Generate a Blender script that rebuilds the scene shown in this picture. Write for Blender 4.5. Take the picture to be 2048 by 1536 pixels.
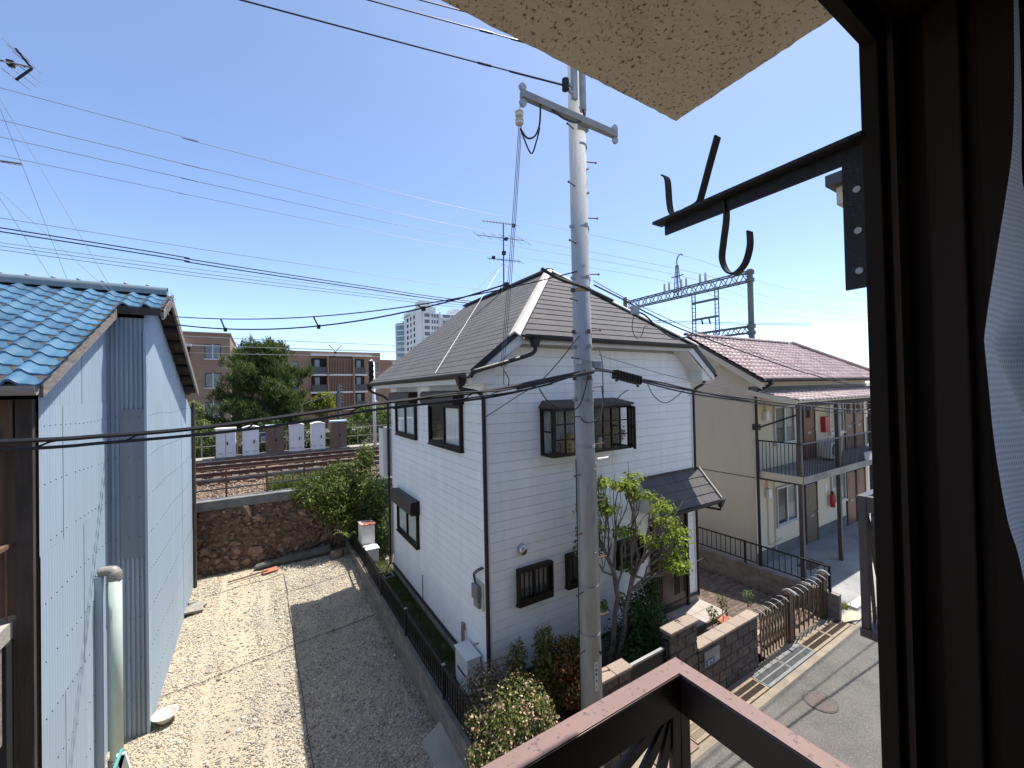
import bpy, math, random
import numpy as np
from mathutils import Vector, Matrix
random.seed(7)
RNG = np.random.default_rng(11)
S = bpy.context.scene
COL = S.collection
for o in list(bpy.data.objects): bpy.data.objects.remove(o)

# ------------------------------------------------------------------ camera
def cam_axes(yaw, pitch, roll):
    R = Matrix.Rotation(yaw, 3, 'Z'); P = Matrix.Rotation(pitch, 3, 'X'); Q = Matrix.Rotation(roll, 3, 'Y')
    return R @ P @ Q
cd = bpy.data.cameras.new('camera'); cam = bpy.data.objects.new('camera', cd); COL.objects.link(cam)
A = cam_axes(-0.554113, 0.012369, 0.021318)
rt, fw, up = A.col[0], A.col[1], A.col[2]
Mw = Matrix(((rt[0], up[0], -fw[0], 0), (rt[1], up[1], -fw[1], 0), (rt[2], up[2], -fw[2], 5.2), (0, 0, 0, 1)))
cam.matrix_world = Mw
cd.sensor_width = 36; cd.lens = 815.13 / 2048 * 36; cd.clip_start = 0.02; cd.clip_end = 5000
S.camera = cam
S.render.resolution_x, S.render.resolution_y = 1024, 768

# ------------------------------------------------------------------ light
SUN = Vector((0.365, 0.084, 1.0)).normalized()
w = bpy.data.worlds.new('World'); S.world = w; w.use_nodes = True
nt = w.node_tree; bg = nt.nodes['Background']; sky = nt.nodes.new('ShaderNodeTexSky'); sky.sky_type = 'NISHITA'
sky.sun_disc = False; sky.sun_elevation = math.asin(SUN.z); sky.sun_rotation = math.atan2(SUN.x, SUN.y)
sky.air_density = 0.6; sky.dust_density = 0.6; sky.ozone_density = 1.3; sky.altitude = 20
nt.links.new(sky.outputs[0], bg.inputs[0]); bg.inputs[1].default_value = 0.14
sd = bpy.data.lights.new('sun', 'SUN'); sd.energy = 3.7; sd.angle = math.radians(0.5); sd.color = (1.0, 0.95, 0.87)
so = bpy.data.objects.new('sun', sd); COL.objects.link(so)
so.rotation_euler = (-SUN).to_track_quat('-Z', 'Y').to_euler(); so.location = (10, 3, 30)
vs = S.view_settings; vs.view_transform = 'Standard'; vs.look = 'None'; vs.exposure = 1.12; vs.gamma = 1.0; vs.use_curve_mapping = False
S.cycles.max_bounces = 8; S.cycles.transparent_max_bounces = 12; S.cycles.diffuse_bounces = 6

# ------------------------------------------------------------------ materials
MATS = {}
def mat(name, c, c2=None, sc=3.0, rough=0.7, metal=0.0, bump=0.0, bsc=60.0, rnd=0.0, island=0.0, detail=5.0, coat=0.0,
        c3=None, sc3=20.0, t3=(0.55, 0.7), stretch=None, spec=0.5, lo=0.35, hi=0.65):
    if name in MATS: return MATS[name]
    m = bpy.data.materials.new(name); m.use_nodes = True; n = m.node_tree.nodes; L = m.node_tree.links
    b = n['Principled BSDF']; b.inputs['Roughness'].default_value = rough; b.inputs['Metallic'].default_value = metal
    b.inputs['Specular IOR Level'].default_value = spec
    b.inputs['Coat Weight'].default_value = coat
    geo = n.new('ShaderNodeNewGeometry'); pos = geo.outputs['Position']
    if stretch:
        vm = n.new('ShaderNodeVectorMath'); vm.operation = 'MULTIPLY'; vm.inputs[1].default_value = stretch
        L.new(pos, vm.inputs[0]); pos = vm.outputs[0]
    def noise(s, d=detail):
        t = n.new('ShaderNodeTexNoise'); t.inputs['Scale'].default_value = s; t.inputs['Detail'].default_value = d
        t.inputs['Roughness'].default_value = 0.62
        L.new(pos, t.inputs['Vector']); return t.outputs['Fac']
    def ramp(fac, a, z):
        r = n.new('ShaderNodeMapRange'); r.inputs[1].default_value = a; r.inputs[2].default_value = z; L.new(fac, r.inputs[0]); return r.outputs[0]
    def mix(fac, a, z):
        x = n.new('ShaderNodeMix'); x.data_type = 'RGBA'
        L.new(fac, x.inputs['Factor'])
        for v, i in ((a, 6), (z, 7)):
            if isinstance(v, tuple): x.inputs[i].default_value = v + (1,) if len(v) == 3 else v
            else: L.new(v, x.inputs[i])
        return x.outputs[2]
    col = tuple(c)
    if c2 is not None: col = mix(ramp(noise(sc), lo, hi), tuple(c), tuple(c2))
    if c3 is not None: col = mix(ramp(noise(sc3, 3.0), t3[0], t3[1]), col, tuple(c3))
    if rnd or island:
        hs = n.new('ShaderNodeHueSaturation')
        if isinstance(col, tuple): hs.inputs['Color'].default_value = col + (1,)
        else: L.new(col, hs.inputs['Color'])
        if rnd:
            oi = n.new('ShaderNodeObjectInfo'); src = oi.outputs['Random']; k = rnd
        else: src = geo.outputs['Random Per Island']; k = island
        r = n.new('ShaderNodeMapRange'); r.inputs[3].default_value = 1 - k; r.inputs[4].default_value = 1 + k
        L.new(src, r.inputs[0]); L.new(r.outputs[0], hs.inputs['Value']); col = hs.outputs[0]
    if isinstance(col, tuple): b.inputs['Base Color'].default_value = col + (1,)
    else: L.new(col, b.inputs['Base Color'])
    if bump:
        bp = n.new('ShaderNodeBump'); bp.inputs['Strength'].default_value = bump; bp.inputs['Distance'].default_value = 0.02
        L.new(noise(bsc), bp.inputs['Height']); L.new(bp.outputs[0], b.inputs['Normal'])
    MATS[name] = m; return m

def leaf_mat(name, cols, rough=0.5, trans=0.35):
    if name in MATS: return MATS[name]
    m = bpy.data.materials.new(name); m.use_nodes = True; n = m.node_tree.nodes; L = m.node_tree.links
    b = n['Principled BSDF']; out = n['Material Output']; b.inputs['Roughness'].default_value = max(rough, 0.6); b.inputs['Specular IOR Level'].default_value = 0.2
    geo = n.new('ShaderNodeNewGeometry'); cr = n.new('ShaderNodeValToRGB')
    e = cr.color_ramp.elements
    while len(e) < len(cols): e.new(0.5)
    for i, cc in enumerate(cols):
        e[i].position = i / max(1, len(cols) - 1); e[i].color = tuple(cc) + (1,)
    L.new(geo.outputs['Random Per Island'], cr.inputs[0]); L.new(cr.outputs[0], b.inputs['Base Color'])
    tr = n.new('ShaderNodeBsdfTranslucent'); L.new(cr.outputs[0], tr.inputs[0])
    mx = n.new('ShaderNodeMixShader'); mx.inputs[0].default_value = trans
    L.new(b.outputs[0], mx.inputs[1]); L.new(tr.outputs[0], mx.inputs[2]); L.new(mx.outputs[0], out.inputs[0])
    MATS[name] = m; return m

def glass_mat(name, tint=(0.93, 0.95, 0.95), f=0.12):
    if name in MATS: return MATS[name]
    m = bpy.data.materials.new(name); m.use_nodes = True; n = m.node_tree.nodes; L = m.node_tree.links
    n.remove(n['Principled BSDF']); out = n['Material Output']
    t = n.new('ShaderNodeBsdfTransparent'); t.inputs[0].default_value = tint + (1,)
    g = n.new('ShaderNodeBsdfGlossy'); g.inputs['Roughness'].default_value = 0.03
    fr = n.new('ShaderNodeFresnel'); fr.inputs[0].default_value = 1.5
    ge = n.new('ShaderNodeNewGeometry'); iv = n.new('ShaderNodeMath'); iv.operation = 'SUBTRACT'; iv.inputs[0].default_value = 1.0; L.new(ge.outputs['Backfacing'], iv.inputs[1])
    ml_ = n.new('ShaderNodeMath'); ml_.operation = 'MULTIPLY'; L.new(fr.outputs[0], ml_.inputs[0]); L.new(iv.outputs[0], ml_.inputs[1])
    mx = n.new('ShaderNodeMixShader'); L.new(ml_.outputs[0], mx.inputs[0]); L.new(t.outputs[0], mx.inputs[1]); L.new(g.outputs[0], mx.inputs[2])
    L.new(mx.outputs[0], out.inputs[0]); MATS[name] = m; return m

# ------------------------------------------------------------------ mesh building
ORG = {}
class MB:
    def __init__(s): s.v = []; s.f = []
    def add(s, vs, fs):
        k = len(s.v); s.v.extend([tuple(p) for p in vs]); s.f.extend([tuple(i + k for i in q) for q in fs]); return s
    def box(s, x0, x1, y0, y1, z0, z1):
        x0, x1 = min(x0, x1), max(x0, x1); y0, y1 = min(y0, y1), max(y0, y1); z0, z1 = min(z0, z1), max(z0, z1)
        return s.add([(x0,y0,z0),(x1,y0,z0),(x1,y1,z0),(x0,y1,z0),(x0,y0,z1),(x1,y0,z1),(x1,y1,z1),(x0,y1,z1)],
                     [(0,3,2,1),(4,5,6,7),(0,1,5,4),(1,2,6,5),(2,3,7,6),(3,0,4,7)])
    def hexa(s, p): return s.add(p, [(0,3,2,1),(4,5,6,7),(0,1,5,4),(1,2,6,5),(2,3,7,6),(3,0,4,7)])
    def prism(s, poly, d):
        n = len(poly); a = [Vector(p) for p in poly]; b = [p + Vector(d) for p in a]
        nrm = Vector((0, 0, 0))
        for i in range(n): nrm += a[i].cross(a[(i + 1) % n])
        fs = [tuple(range(n)), tuple(range(2 * n - 1, n - 1, -1))] + [((i + 1) % n, i, i + n, (i + 1) % n + n) for i in range(n)]
        if nrm.dot(Vector(d)) > 0: fs = [tuple(reversed(q)) for q in fs]
        return s.add(a + b, fs)
    def bar(s, p, q, w, h, upv=(0, 0, 1)):
        p, q = Vector(p), Vector(q); t = (q - p).normalized(); u = Vector(upv)
        if abs(t.dot(u)) > 0.98: u = Vector((0, 1, 0))
        sd_ = t.cross(u).normalized(); u = sd_.cross(t).normalized()
        a, b = sd_ * (w / 2), u * (h / 2)
        return s.hexa([p - a - b, p + a - b, q + a - b, q - a - b, p - a + b, p + a + b, q + a + b, q - a + b])
    def tube(s, pts, r, n=6, caps=True):
        pts = [Vector(p) for p in pts]; m = len(pts)
        rr = r if isinstance(r, (list, tuple)) else [r] * m
        vs, fs = [], []; prev = None
        for i in range(m):
            t = (pts[min(i + 1, m - 1)] - pts[max(i - 1, 0)])
            t = t.normalized() if t.length > 1e-9 else Vector((0, 0, 1))
            if prev is None:
                a = t.cross(Vector((0, 0, 1)))
                if a.length < 0.05: a = t.cross(Vector((1, 0, 0)))
            else:
                a = prev - t * prev.dot(t)
                if a.length < 1e-6: a = t.cross(Vector((1, 0, 0)))
            a.normalize(); prev = a; b = t.cross(a)
            for k in range(n):
                g = 2 * math.pi * k / n; vs.append(pts[i] + (a * math.cos(g) + b * math.sin(g)) * rr[i])
        for i in range(m - 1):
            for k in range(n):
                k2 = (k + 1) % n; fs.append((i * n + k, i * n + k2, (i + 1) * n + k2, (i + 1) * n + k))
        if caps: fs.append(tuple(range(n - 1, -1, -1))); fs.append(tuple((m - 1) * n + k for k in range(n)))
        return s.add(vs, fs)
    def cyl(s, p, q, r0, r1=None, n=12): return s.tube([p, q], [r0, r0 if r1 is None else r1], n)
    def lathe(s, c, prof, n=16):
        vs, fs = [], []
        for r, z in prof:
            for k in range(n):
                g = 2 * math.pi * k / n; vs.append((c[0] + r * math.cos(g), c[1] + r * math.sin(g), c[2] + z))
        for i in range(len(prof) - 1):
            for k in range(n): k2 = (k + 1) % n; fs.append((i * n + k, i * n + k2, (i + 1) * n + k2, (i + 1) * n + k))
        fs.append(tuple(range(n - 1, -1, -1))); fs.append(tuple((len(prof) - 1) * n + k for k in range(n)))
        return s.add(vs, fs)
    def grid(s, rows):
        R, Cn = len(rows), len(rows[0]); vs = [p for r in rows for p in r]
        return s.add(vs, [(i * Cn + j, i * Cn + j + 1, (i + 1) * Cn + j + 1, (i + 1) * Cn + j) for i in range(R - 1) for j in range(Cn - 1)])
    def build(s, name, m, parent=None, smooth=False, bevel=0.0, seg=2):
        v = np.array(s.v, float); org = np.array([(v[:, 0].min() + v[:, 0].max()) / 2, (v[:, 1].min() + v[:, 1].max()) / 2, v[:, 2].min()])
        me = bpy.data.meshes.new(name); me.from_pydata((v - org).tolist(), [], s.f)
        return link(name, me, m, org, parent, smooth, bevel, seg)

def link(name, me, m, org, parent=None, smooth=False, bevel=0.0, seg=2):
    me.materials.append(m)
    if smooth: me.shade_smooth()
    me.update()
    o = bpy.data.objects.new(name, me); COL.objects.link(o); place(o, org, parent)
    if bevel:
        b = o.modifiers.new('bevel', 'BEVEL'); b.width = bevel; b.segments = seg; b.limit_method = 'ANGLE'
    return o
def place(o, org, parent):
    org = np.array(org, float); p0 = np.zeros(3)
    if parent is not None: o.parent = parent; p0 = ORG[parent.name]
    o.location = (org - p0).tolist(); ORG[o.name] = org
def inst(name, me, org, parent=None, rot=None, scale=None):
    o = bpy.data.objects.new(name, me); COL.objects.link(o); place(o, org, parent)
    if rot is not None: o.rotation_euler = rot
    if scale is not None: o.scale = scale
    return o
def mesh_only(mb, name, m, smooth=False):
    me = bpy.data.meshes.new(name); me.from_pydata([tuple(p) for p in mb.v], [], mb.f); me.materials.append(m)
    if smooth: me.shade_smooth()
    me.update(); return me
def thing(name, label, cat, loc, group=None):
    o = bpy.data.objects.new(name, None); COL.objects.link(o); o.empty_display_size = 0.2; o.location = loc; ORG[o.name] = np.array(loc, float)
    return tag(o, label, cat, group)
def tag(o, label, cat, group=None):
    o['label'] = label; o['category'] = cat
    if group: o['group'] = group
    return o
def struct(o): o['kind'] = 'structure'; return o
def stuff(o): o['kind'] = 'stuff'; return o
def big_mesh(name, verts, faces, m, parent=None, smooth=False):
    """numpy arrays: verts (N,3), faces (F,k)"""
    org = np.array([verts[:, 0].mean(), verts[:, 1].mean(), verts[:, 2].min()])
    me = bpy.data.meshes.new(name); F, k = faces.shape
    me.vertices.add(len(verts)); me.vertices.foreach_set('co', (verts - org).astype(np.float32).ravel())
    me.loops.add(F * k); me.loops.foreach_set('vertex_index', faces.astype(np.int32).ravel())
    me.polygons.add(F); me.polygons.foreach_set('loop_start', np.arange(0, F * k, k, dtype=np.int32))
    me.polygons.foreach_set('loop_total', np.full(F, k, dtype=np.int32)); me.update(calc_edges=True)
    return link(name, me, m, org, parent, smooth)
def spline(pts, n=8):
    pts = [Vector(p) for p in pts]; out = []
    for i in range(len(pts) - 1):
        p0 = pts[max(i - 1, 0)]; p1 = pts[i]; p2 = pts[i + 1]; p3 = pts[min(i + 2, len(pts) - 1)]
        for k in range(n):
            t = k / n
            out.append(0.5 * ((2 * p1) + (p2 - p0) * t + (2 * p0 - 5 * p1 + 4 * p2 - p3) * t * t + (3 * p1 - p0 - 3 * p2 + p3) * t ** 3))
    out.append(pts[-1]); return out
def sagline(p, q, sag, n=14):
    p, q = Vector(p), Vector(q)
    return [p.lerp(q, i / n) - Vector((0, 0, 4 * sag * (i / n) * (1 - i / n))) for i in range(n + 1)]

# foliage -----------------------------------------------------------
def leaves_arrays(pts, nrm, size, rng, aspect=0.5, jit=0.5, droop=0.0):
    N = len(pts); d = nrm + rng.normal(0, jit, (N, 3)); d /= np.linalg.norm(d, axis=1, keepdims=True) + 1e-9
    a = rng.normal(0, 1, (N, 3)); a -= d * (a * d).sum(1, keepdims=True); a /= np.linalg.norm(a, axis=1, keepdims=True) + 1e-9
    a[:, 2] -= droop; a /= np.linalg.norm(a, axis=1, keepdims=True)
    b = np.cross(d, a); b /= np.linalg.norm(b, axis=1, keepdims=True) + 1e-9
    s = size * rng.uniform(0.6, 1.35, (N, 1))
    p0 = pts; p1 = pts + a * s * 0.45 + b * s * aspect * 0.5 + d * s * 0.08; p2 = pts + a * s; p3 = pts + a * s * 0.45 - b * s * aspect * 0.5 + d * s * 0.08
    V = np.stack([p0, p1, p2, p3], 1).reshape(-1, 3); F = np.arange(4 * N).reshape(N, 4)
    return V, F
def blob_points(blobs, n, rng, shell=0.55):
    w_ = np.array([b[3] * b[4] + b[4] * b[5] + b[3] * b[5] for b in blobs]); w_ = w_ / w_.sum()
    idx = rng.choice(len(blobs), n, p=w_); B = np.array(blobs)[idx]
    u = rng.normal(0, 1, (n, 3)); u /= np.linalg.norm(u, axis=1, keepdims=True)
    r = shell + (1.06 - shell) * rng.random((n, 1)) ** 0.6
    k = 1 + 0.16 * np.sin(u[:, :1] * 5 + idx[:, None]) * np.cos(u[:, 1:2] * 4 + 2 * idx[:, None]) + 0.12 * rng.normal(0, 1, (n, 1)) * 0.6
    P = B[:, :3] + u * r * k * B[:, 3:6]
    return P, u
def foliage(name, blobs, n, size, m, parent, seed=1, aspect=0.55, jit=0.6, upb=0.35, zmin=None, shell=0.55, droop=0.0):
    rng = np.random.default_rng(seed); P, u = blob_points(blobs, n, rng, shell)
    u = u + np.array([0, 0, upb])
    if zmin is not None: k = P[:, 2] > zmin; P, u = P[k], u[k]
    V, F = leaves_arrays(P, u, size, rng, aspect, jit, droop)
    return big_mesh(name, V, F, m, parent)
def rand_blobs(c, R, n, r, rng, flat=0.8):
    out = []
    for _ in range(n):
        u = rng.normal(0, 1, 3); u /= np.linalg.norm(u); k = rng.random() ** 0.4
        out.append((c[0] + u[0] * R[0] * k, c[1] + u[1] * R[1] * k, c[2] + u[2] * R[2] * k, r * rng.uniform(0.7, 1.3), r * rng.uniform(0.7, 1.3), r * rng.uniform(0.6, 1.1) * flat))
    return out
def pebbles(name, P, size, m, parent=None, seed=3, flat=0.7):
    rng = np.random.default_rng(seed); N = len(P)
    base = np.array([(1,0,0),(-1,0,0),(0,1,0),(0,-1,0),(0,0,1),(0,0,-1)], float)
    fc = np.array([(0,2,4),(2,1,4),(1,3,4),(3,0,4),(2,0,5),(1,2,5),(3,1,5),(0,3,5)])
    V = base[None] * rng.uniform(0.55, 1.3, (N, 6, 1)) * size * rng.uniform(0.55, 1.5, (N, 1, 1))
    th = rng.uniform(0, 6.28, N); c, s_ = np.cos(th), np.sin(th)
    x = V[:, :, 0] * c[:, None] - V[:, :, 1] * s_[:, None]; y = V[:, :, 0] * s_[:, None] + V[:, :, 1] * c[:, None]
    V = np.stack([x, y, V[:, :, 2] * flat], 2)
    tl = rng.normal(0, 0.25, (N, 1)); V[:, :, 2] += V[:, :, 0] * tl
    V = V + P[:, None, :]
    F = (fc[None] + (np.arange(N) * 6)[:, None, None]).reshape(-1, 3)
    return big_mesh(name, V.reshape(-1, 3), F, m, parent)
def rock_mesh(name, m, seed, amp=0.22):
    rng = np.random.default_rng(seed); mb = MB(); n = 3; vs = {}
    # subdivided cube pushed towards a sphere, jittered: 48 triangles
    def key(p): return tuple(np.round(p, 3))
    verts, faces, idx = [], [], {}
    for ax in range(3):
        for sg in (-1, 1):
            for i in range(2):
                for j in range(2):
                    q = []
                    for a, b in ((i, j), (i + 1, j), (i + 1, j + 1), (i, j + 1)):
                        p = [0, 0, 0]; p[ax] = sg; p[(ax + 1) % 3] = a - 1; p[(ax + 2) % 3] = b - 1
                        k = key(np.array(p, float))
                        if k not in idx:
                            idx[k] = len(verts); v = np.array(p, float); v = v / np.linalg.norm(v) ** 0.65
                            verts.append(v * (1 + rng.normal(0, amp)))
                        q.append(idx[k])
                    faces.append(tuple(q) if sg > 0 else tuple(reversed(q)))
    mb.add(verts, faces); return mesh_only(mb, name, m)

# ------------------------------------------------------------------ palette
def rgb(r, g, b): return tuple(((x / 255) / 12.92 if x / 255 <= 0.04045 else ((x / 255 + 0.055) / 1.055) ** 2.4) for x in (r, g, b))
M_asph = mat('asphalt', (0.085, 0.080, 0.073), (0.135, 0.126, 0.113), 1.3, 0.9, bump=0.8, bsc=90, c3=(0.21, 0.20, 0.18), sc3=75, t3=(0.53, 0.66))
M_conc = mat('concrete', (0.33, 0.295, 0.245), (0.22, 0.20, 0.17), 1.6, 0.9, bump=0.3, bsc=90)
M_concd = mat('old_concrete', (0.18, 0.165, 0.145), (0.10, 0.095, 0.088), 2.5, 0.92, bump=0.5, bsc=70, stretch=(1, 1, 0.35))
M_forec = mat('forecourt_concrete', (0.32, 0.315, 0.30), (0.22, 0.22, 0.212), 0.8, 0.88, bump=0.2, bsc=80, c3=(0.20, 0.20, 0.195), sc3=1.7, t3=(0.6, 0.75))
M_gravel = mat('gravel_bed', (0.52, 0.43, 0.295), (0.40, 0.345, 0.26), 0.8, 0.95, bump=0.9, bsc=120, c3=(0.18, 0.16, 0.135), sc3=70, t3=(0.55, 0.68))
M_pebble = mat('gravel_pebble', (0.48, 0.425, 0.345), (0.34, 0.31, 0.265), 0.9, 0.85, island=0.55, c3=(0.25, 0.22, 0.18), sc3=2.5, t3=(0.56, 0.75))
M_ballast = mat('ballast_stone', (0.24, 0.165, 0.115), (0.14, 0.10, 0.075), 0.8, 0.92, island=0.6)
M_ballbed = mat('ballast_bed', (0.17, 0.115, 0.08), (0.08, 0.055, 0.04), 9, 0.95, bump=1.0, bsc=40)
M_soil = mat('soil', (0.11, 0.085, 0.06), (0.06, 0.05, 0.04), 5, 0.95, bump=0.8, bsc=60)
M_sand = mat('sandy_soil', (0.36, 0.28, 0.19), (0.26, 0.20, 0.14), 4, 0.95, bump=0.5, bsc=90)
M_grassg = mat('lawn_soil', (0.075, 0.085, 0.035), (0.11, 0.10, 0.05), 6, 0.95, bump=0.8, bsc=90)
M_ground = mat('ground_far', (0.30, 0.28, 0.24), (0.20, 0.20, 0.16), 0.08, 0.95)
M_white = mat('white_siding', (0.85, 0.85, 0.85), (0.79, 0.785, 0.775), 1.1, 0.55, rnd=0.018, bump=0.05, bsc=90, stretch=(2.5, 2.5, 0.3), c3=(0.70, 0.685, 0.66), sc3=2.6, t3=(0.60, 0.88))
M_groove = mat('siding_joint', (0.40, 0.40, 0.40), rough=0.8)
M_trimw = mat('white_trim', (0.74, 0.72, 0.68), (0.66, 0.64, 0.60), 2, 0.6)
M_shing = mat('roof_slate', (0.105, 0.098, 0.098), (0.078, 0.073, 0.074), 1.2, 0.85, rnd=0.03, bump=0.5, bsc=70, c3=(0.14, 0.131, 0.127), sc3=14, t3=(0.55, 0.75), stretch=(1, 1, 1))
M_hip = mat('hip_cap_cream', (0.50, 0.445, 0.365), (0.43, 0.38, 0.31), 3, 0.5)
M_gutter = mat('gutter_dark', (0.018, 0.017, 0.019), (0.032, 0.029, 0.028), 4, 0.45, spec=0.3)
M_brownm = mat('brown_aluminium', (0.015, 0.010, 0.008), (0.021, 0.014, 0.011), 6, 0.45, spec=0.2)
M_shut = mat('shutter_brown', (0.07, 0.053, 0.045), rough=0.55, spec=0.25)
M_glass = glass_mat('window_glass')
M_dark = mat('dark_interior', (0.010, 0.010, 0.011), rough=0.8)
M_curt = mat('lace_curtain', (0.85, 0.84, 0.80), (0.66, 0.65, 0.62), 14, 0.9, stretch=(1, 1, 0.08))
M_frost = mat('frosted_pane', (0.20, 0.205, 0.205), (0.12, 0.125, 0.125), 3, 0.25)
M_pole = mat('pole_concrete', (0.40, 0.41, 0.415), (0.31, 0.32, 0.325), 4.0, 0.8, bump=0.25, bsc=60, c3=(0.20, 0.20, 0.20), sc3=7, t3=(0.55, 0.8), stretch=(1.6, 1.6, 0.25))
M_galv = mat('galvanised_steel', (0.36, 0.365, 0.37), (0.25, 0.255, 0.26), 6, 0.5, metal=0.35)
M_rust = mat('rusty_steel', (0.19, 0.10, 0.06), (0.10, 0.06, 0.045), 12, 0.85, bump=0.3, bsc=90)
M_black = mat('black_cable', (0.012, 0.012, 0.013), rough=0.55)
M_wire = mat('grey_wire', (0.16, 0.17, 0.19), rough=0.5)
M_iron = mat('black_iron', (0.012, 0.012, 0.013), (0.022, 0.02, 0.02), 10, 0.5, spec=0.25)
M_blue = mat('blue_corrugated', (0.365, 0.455, 0.535), (0.335, 0.42, 0.50), 2.0, 0.55, rnd=0.04, stretch=(3, 3, 0.12), c3=(0.40, 0.48, 0.545), sc3=9, t3=(0.55, 0.8))
M_bluef = mat('blue_ribbed_shaded', (0.30, 0.36, 0.43), (0.24, 0.285, 0.34), 2.0, 0.55, stretch=(3, 3, 0.12))  # darker copy of the blue sheet: the facet's shade put into the colour
M_blued = mat('blue_sheet_dark', (0.22, 0.245, 0.29), (0.17, 0.19, 0.225), 2, 0.5, stretch=(3, 3, 0.15))
M_btile = mat('blue_glazed_tile', (0.04, 0.105, 0.19), (0.065, 0.155, 0.23), 2.2, 0.30, rnd=0.22, spec=0.5, c3=(0.14, 0.17, 0.19), sc3=6, t3=(0.62, 0.8))
M_wood = mat('weathered_wood', (0.30, 0.265, 0.235), (0.17, 0.15, 0.135), 7, 0.9, bump=0.6, bsc=60, stretch=(1, 1, 4), rnd=0.1)
M_woodd = mat('dark_wood', (0.075, 0.055, 0.045), (0.035, 0.028, 0.025), 5, 0.85, bump=0.4, bsc=50, stretch=(3, 3, 0.3))
M_cream = mat('cream_render', (0.66, 0.56, 0.41), (0.60, 0.51, 0.375), 0.7, 0.9, bump=0.12, bsc=110, c3=(0.54, 0.46, 0.345), sc3=1.4, t3=(0.62, 0.85), stretch=(1, 1, 0.4))
M_base = mat('grey_plinth', (0.14, 0.135, 0.125), (0.10, 0.095, 0.09), 3, 0.9)
M_rtile = mat('red_brown_tile', (0.27, 0.18, 0.16), (0.38, 0.28, 0.255), 5, 0.42, island=0.2, c3=(0.40, 0.32, 0.30), sc3=16, t3=(0.55, 0.75))
M_brick = mat('brown_brick', (0.29, 0.185, 0.13), (0.23, 0.148, 0.105), 2.2, 0.9, bump=0.3, bsc=30, stretch=(0.5, 0.5, 3))
M_tower = mat('tower_white', (0.62, 0.63, 0.64), (0.55, 0.56, 0.58), 0.1, 0.7)
M_teal = mat('tower_glass', (0.10, 0.17, 0.215), (0.16, 0.25, 0.30), 0.25, 0.12)
M_stone = mat('brown_stone', (0.24, 0.155, 0.105), (0.13, 0.085, 0.058), 5, 0.95, rnd=0.3, bump=1.0, bsc=22, c3=(0.36, 0.26, 0.18), sc3=9, t3=(0.58, 0.75))
M_mort = mat('dark_mortar', (0.12, 0.078, 0.052), (0.20, 0.135, 0.09), 7, 0.98, bump=1.0, bsc=26)
M_block = mat('rough_block', (0.15, 0.12, 0.10), (0.055, 0.046, 0.04), 14, 0.95, rnd=0.18, bump=1.0, bsc=70)
M_coping = mat('pebbled_coping', (0.40, 0.32, 0.26), (0.27, 0.21, 0.17), 55, 0.95, bump=0.9, bsc=90, rnd=0.06)
M_wblock = mat('grey_block', (0.25, 0.215, 0.18), (0.14, 0.125, 0.11), 3.5, 0.95, rnd=0.1, bump=0.5, bsc=60, stretch=(1, 1, 2))
M_pink = mat('sunlit_faded_rail_paint', (0.19, 0.115, 0.10), (0.17, 0.10, 0.088), 9, 0.55, c3=(0.085, 0.058, 0.058), sc3=85, t3=(0.605, 0.64), spec=0.5)  # faded paint, with sun and sky sheen painted in as paler pink
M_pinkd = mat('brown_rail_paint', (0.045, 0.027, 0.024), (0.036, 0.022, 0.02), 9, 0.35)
M_stucco = mat('cream_stucco', (0.80, 0.67, 0.50), (0.72, 0.60, 0.45), 6, 0.95, bump=0.35, bsc=110, c3=(0.22, 0.175, 0.13), sc3=115, t3=(0.575, 0.64))
M_cabw = mat('cabinet_white', (0.80, 0.80, 0.80), (0.70, 0.67, 0.63), 1.2, 0.55, stretch=(1, 1, 0.6))
M_cabb = mat('cabinet_brown', (0.185, 0.125, 0.085), (0.145, 0.10, 0.07), 3, 0.6)
M_cabt = mat('cabinet_top_grey', (0.42, 0.52, 0.60), rough=0.5)
M_terra = mat('terracotta', (0.40, 0.15, 0.085), (0.29, 0.10, 0.06), 6, 0.85, rnd=0.12, bump=0.3)
M_pave = mat('paving_brick', (0.135, 0.095, 0.07), (0.09, 0.066, 0.05), 4, 0.92, rnd=0.25, bump=0.5, bsc=60)
M_porch = mat('porch_tile', (0.36, 0.31, 0.27), (0.30, 0.255, 0.225), 3, 0.75, rnd=0.04)
M_doorb = mat('door_brown', (0.19, 0.068, 0.028), (0.145, 0.05, 0.022), 4, 0.5, stretch=(4, 4, 0.4))
M_mint = mat('mint_pipe', (0.46, 0.55, 0.50), (0.39, 0.47, 0.43), 2, 0.4)
M_greyp = mat('grey_pvc', (0.24, 0.22, 0.20), rough=0.5)
M_plast = mat('white_plastic', (0.72, 0.72, 0.70), (0.66, 0.66, 0.65), 3, 0.45)
M_red = mat('red_paint', (0.42, 0.02, 0.02), rough=0.4)
M_gate = mat('bronze_gate', (0.085, 0.05, 0.032), (0.06, 0.037, 0.025), 8, 0.4, metal=0.2)
M_gatet = mat('gate_tan_face', (0.14, 0.096, 0.06), rough=0.45)
M_brass = mat('brass', (0.55, 0.38, 0.12), rough=0.3, metal=0.9)
M_steel = mat('stainless', (0.55, 0.55, 0.55), rough=0.25, metal=0.9)
M_bark = mat('bark_grey', (0.21, 0.175, 0.145), (0.12, 0.10, 0.085), 12, 0.9, bump=0.6, bsc=40)
M_insul = mat('porcelain', (0.55, 0.50, 0.42), rough=0.3)
M_orange = mat('orange_band', (0.50, 0.25, 0.05), (0.30, 0.2, 0.08), 12, 0.6)
M_sign = mat('plate_white', (0.68, 0.68, 0.66), (0.55, 0.54, 0.50), 8, 0.5)
M_ink = mat('plate_ink', (0.03, 0.03, 0.035), rough=0.6)
M_signb = mat('sign_blue', (0.03, 0.10, 0.25), rough=0.4)
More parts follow.
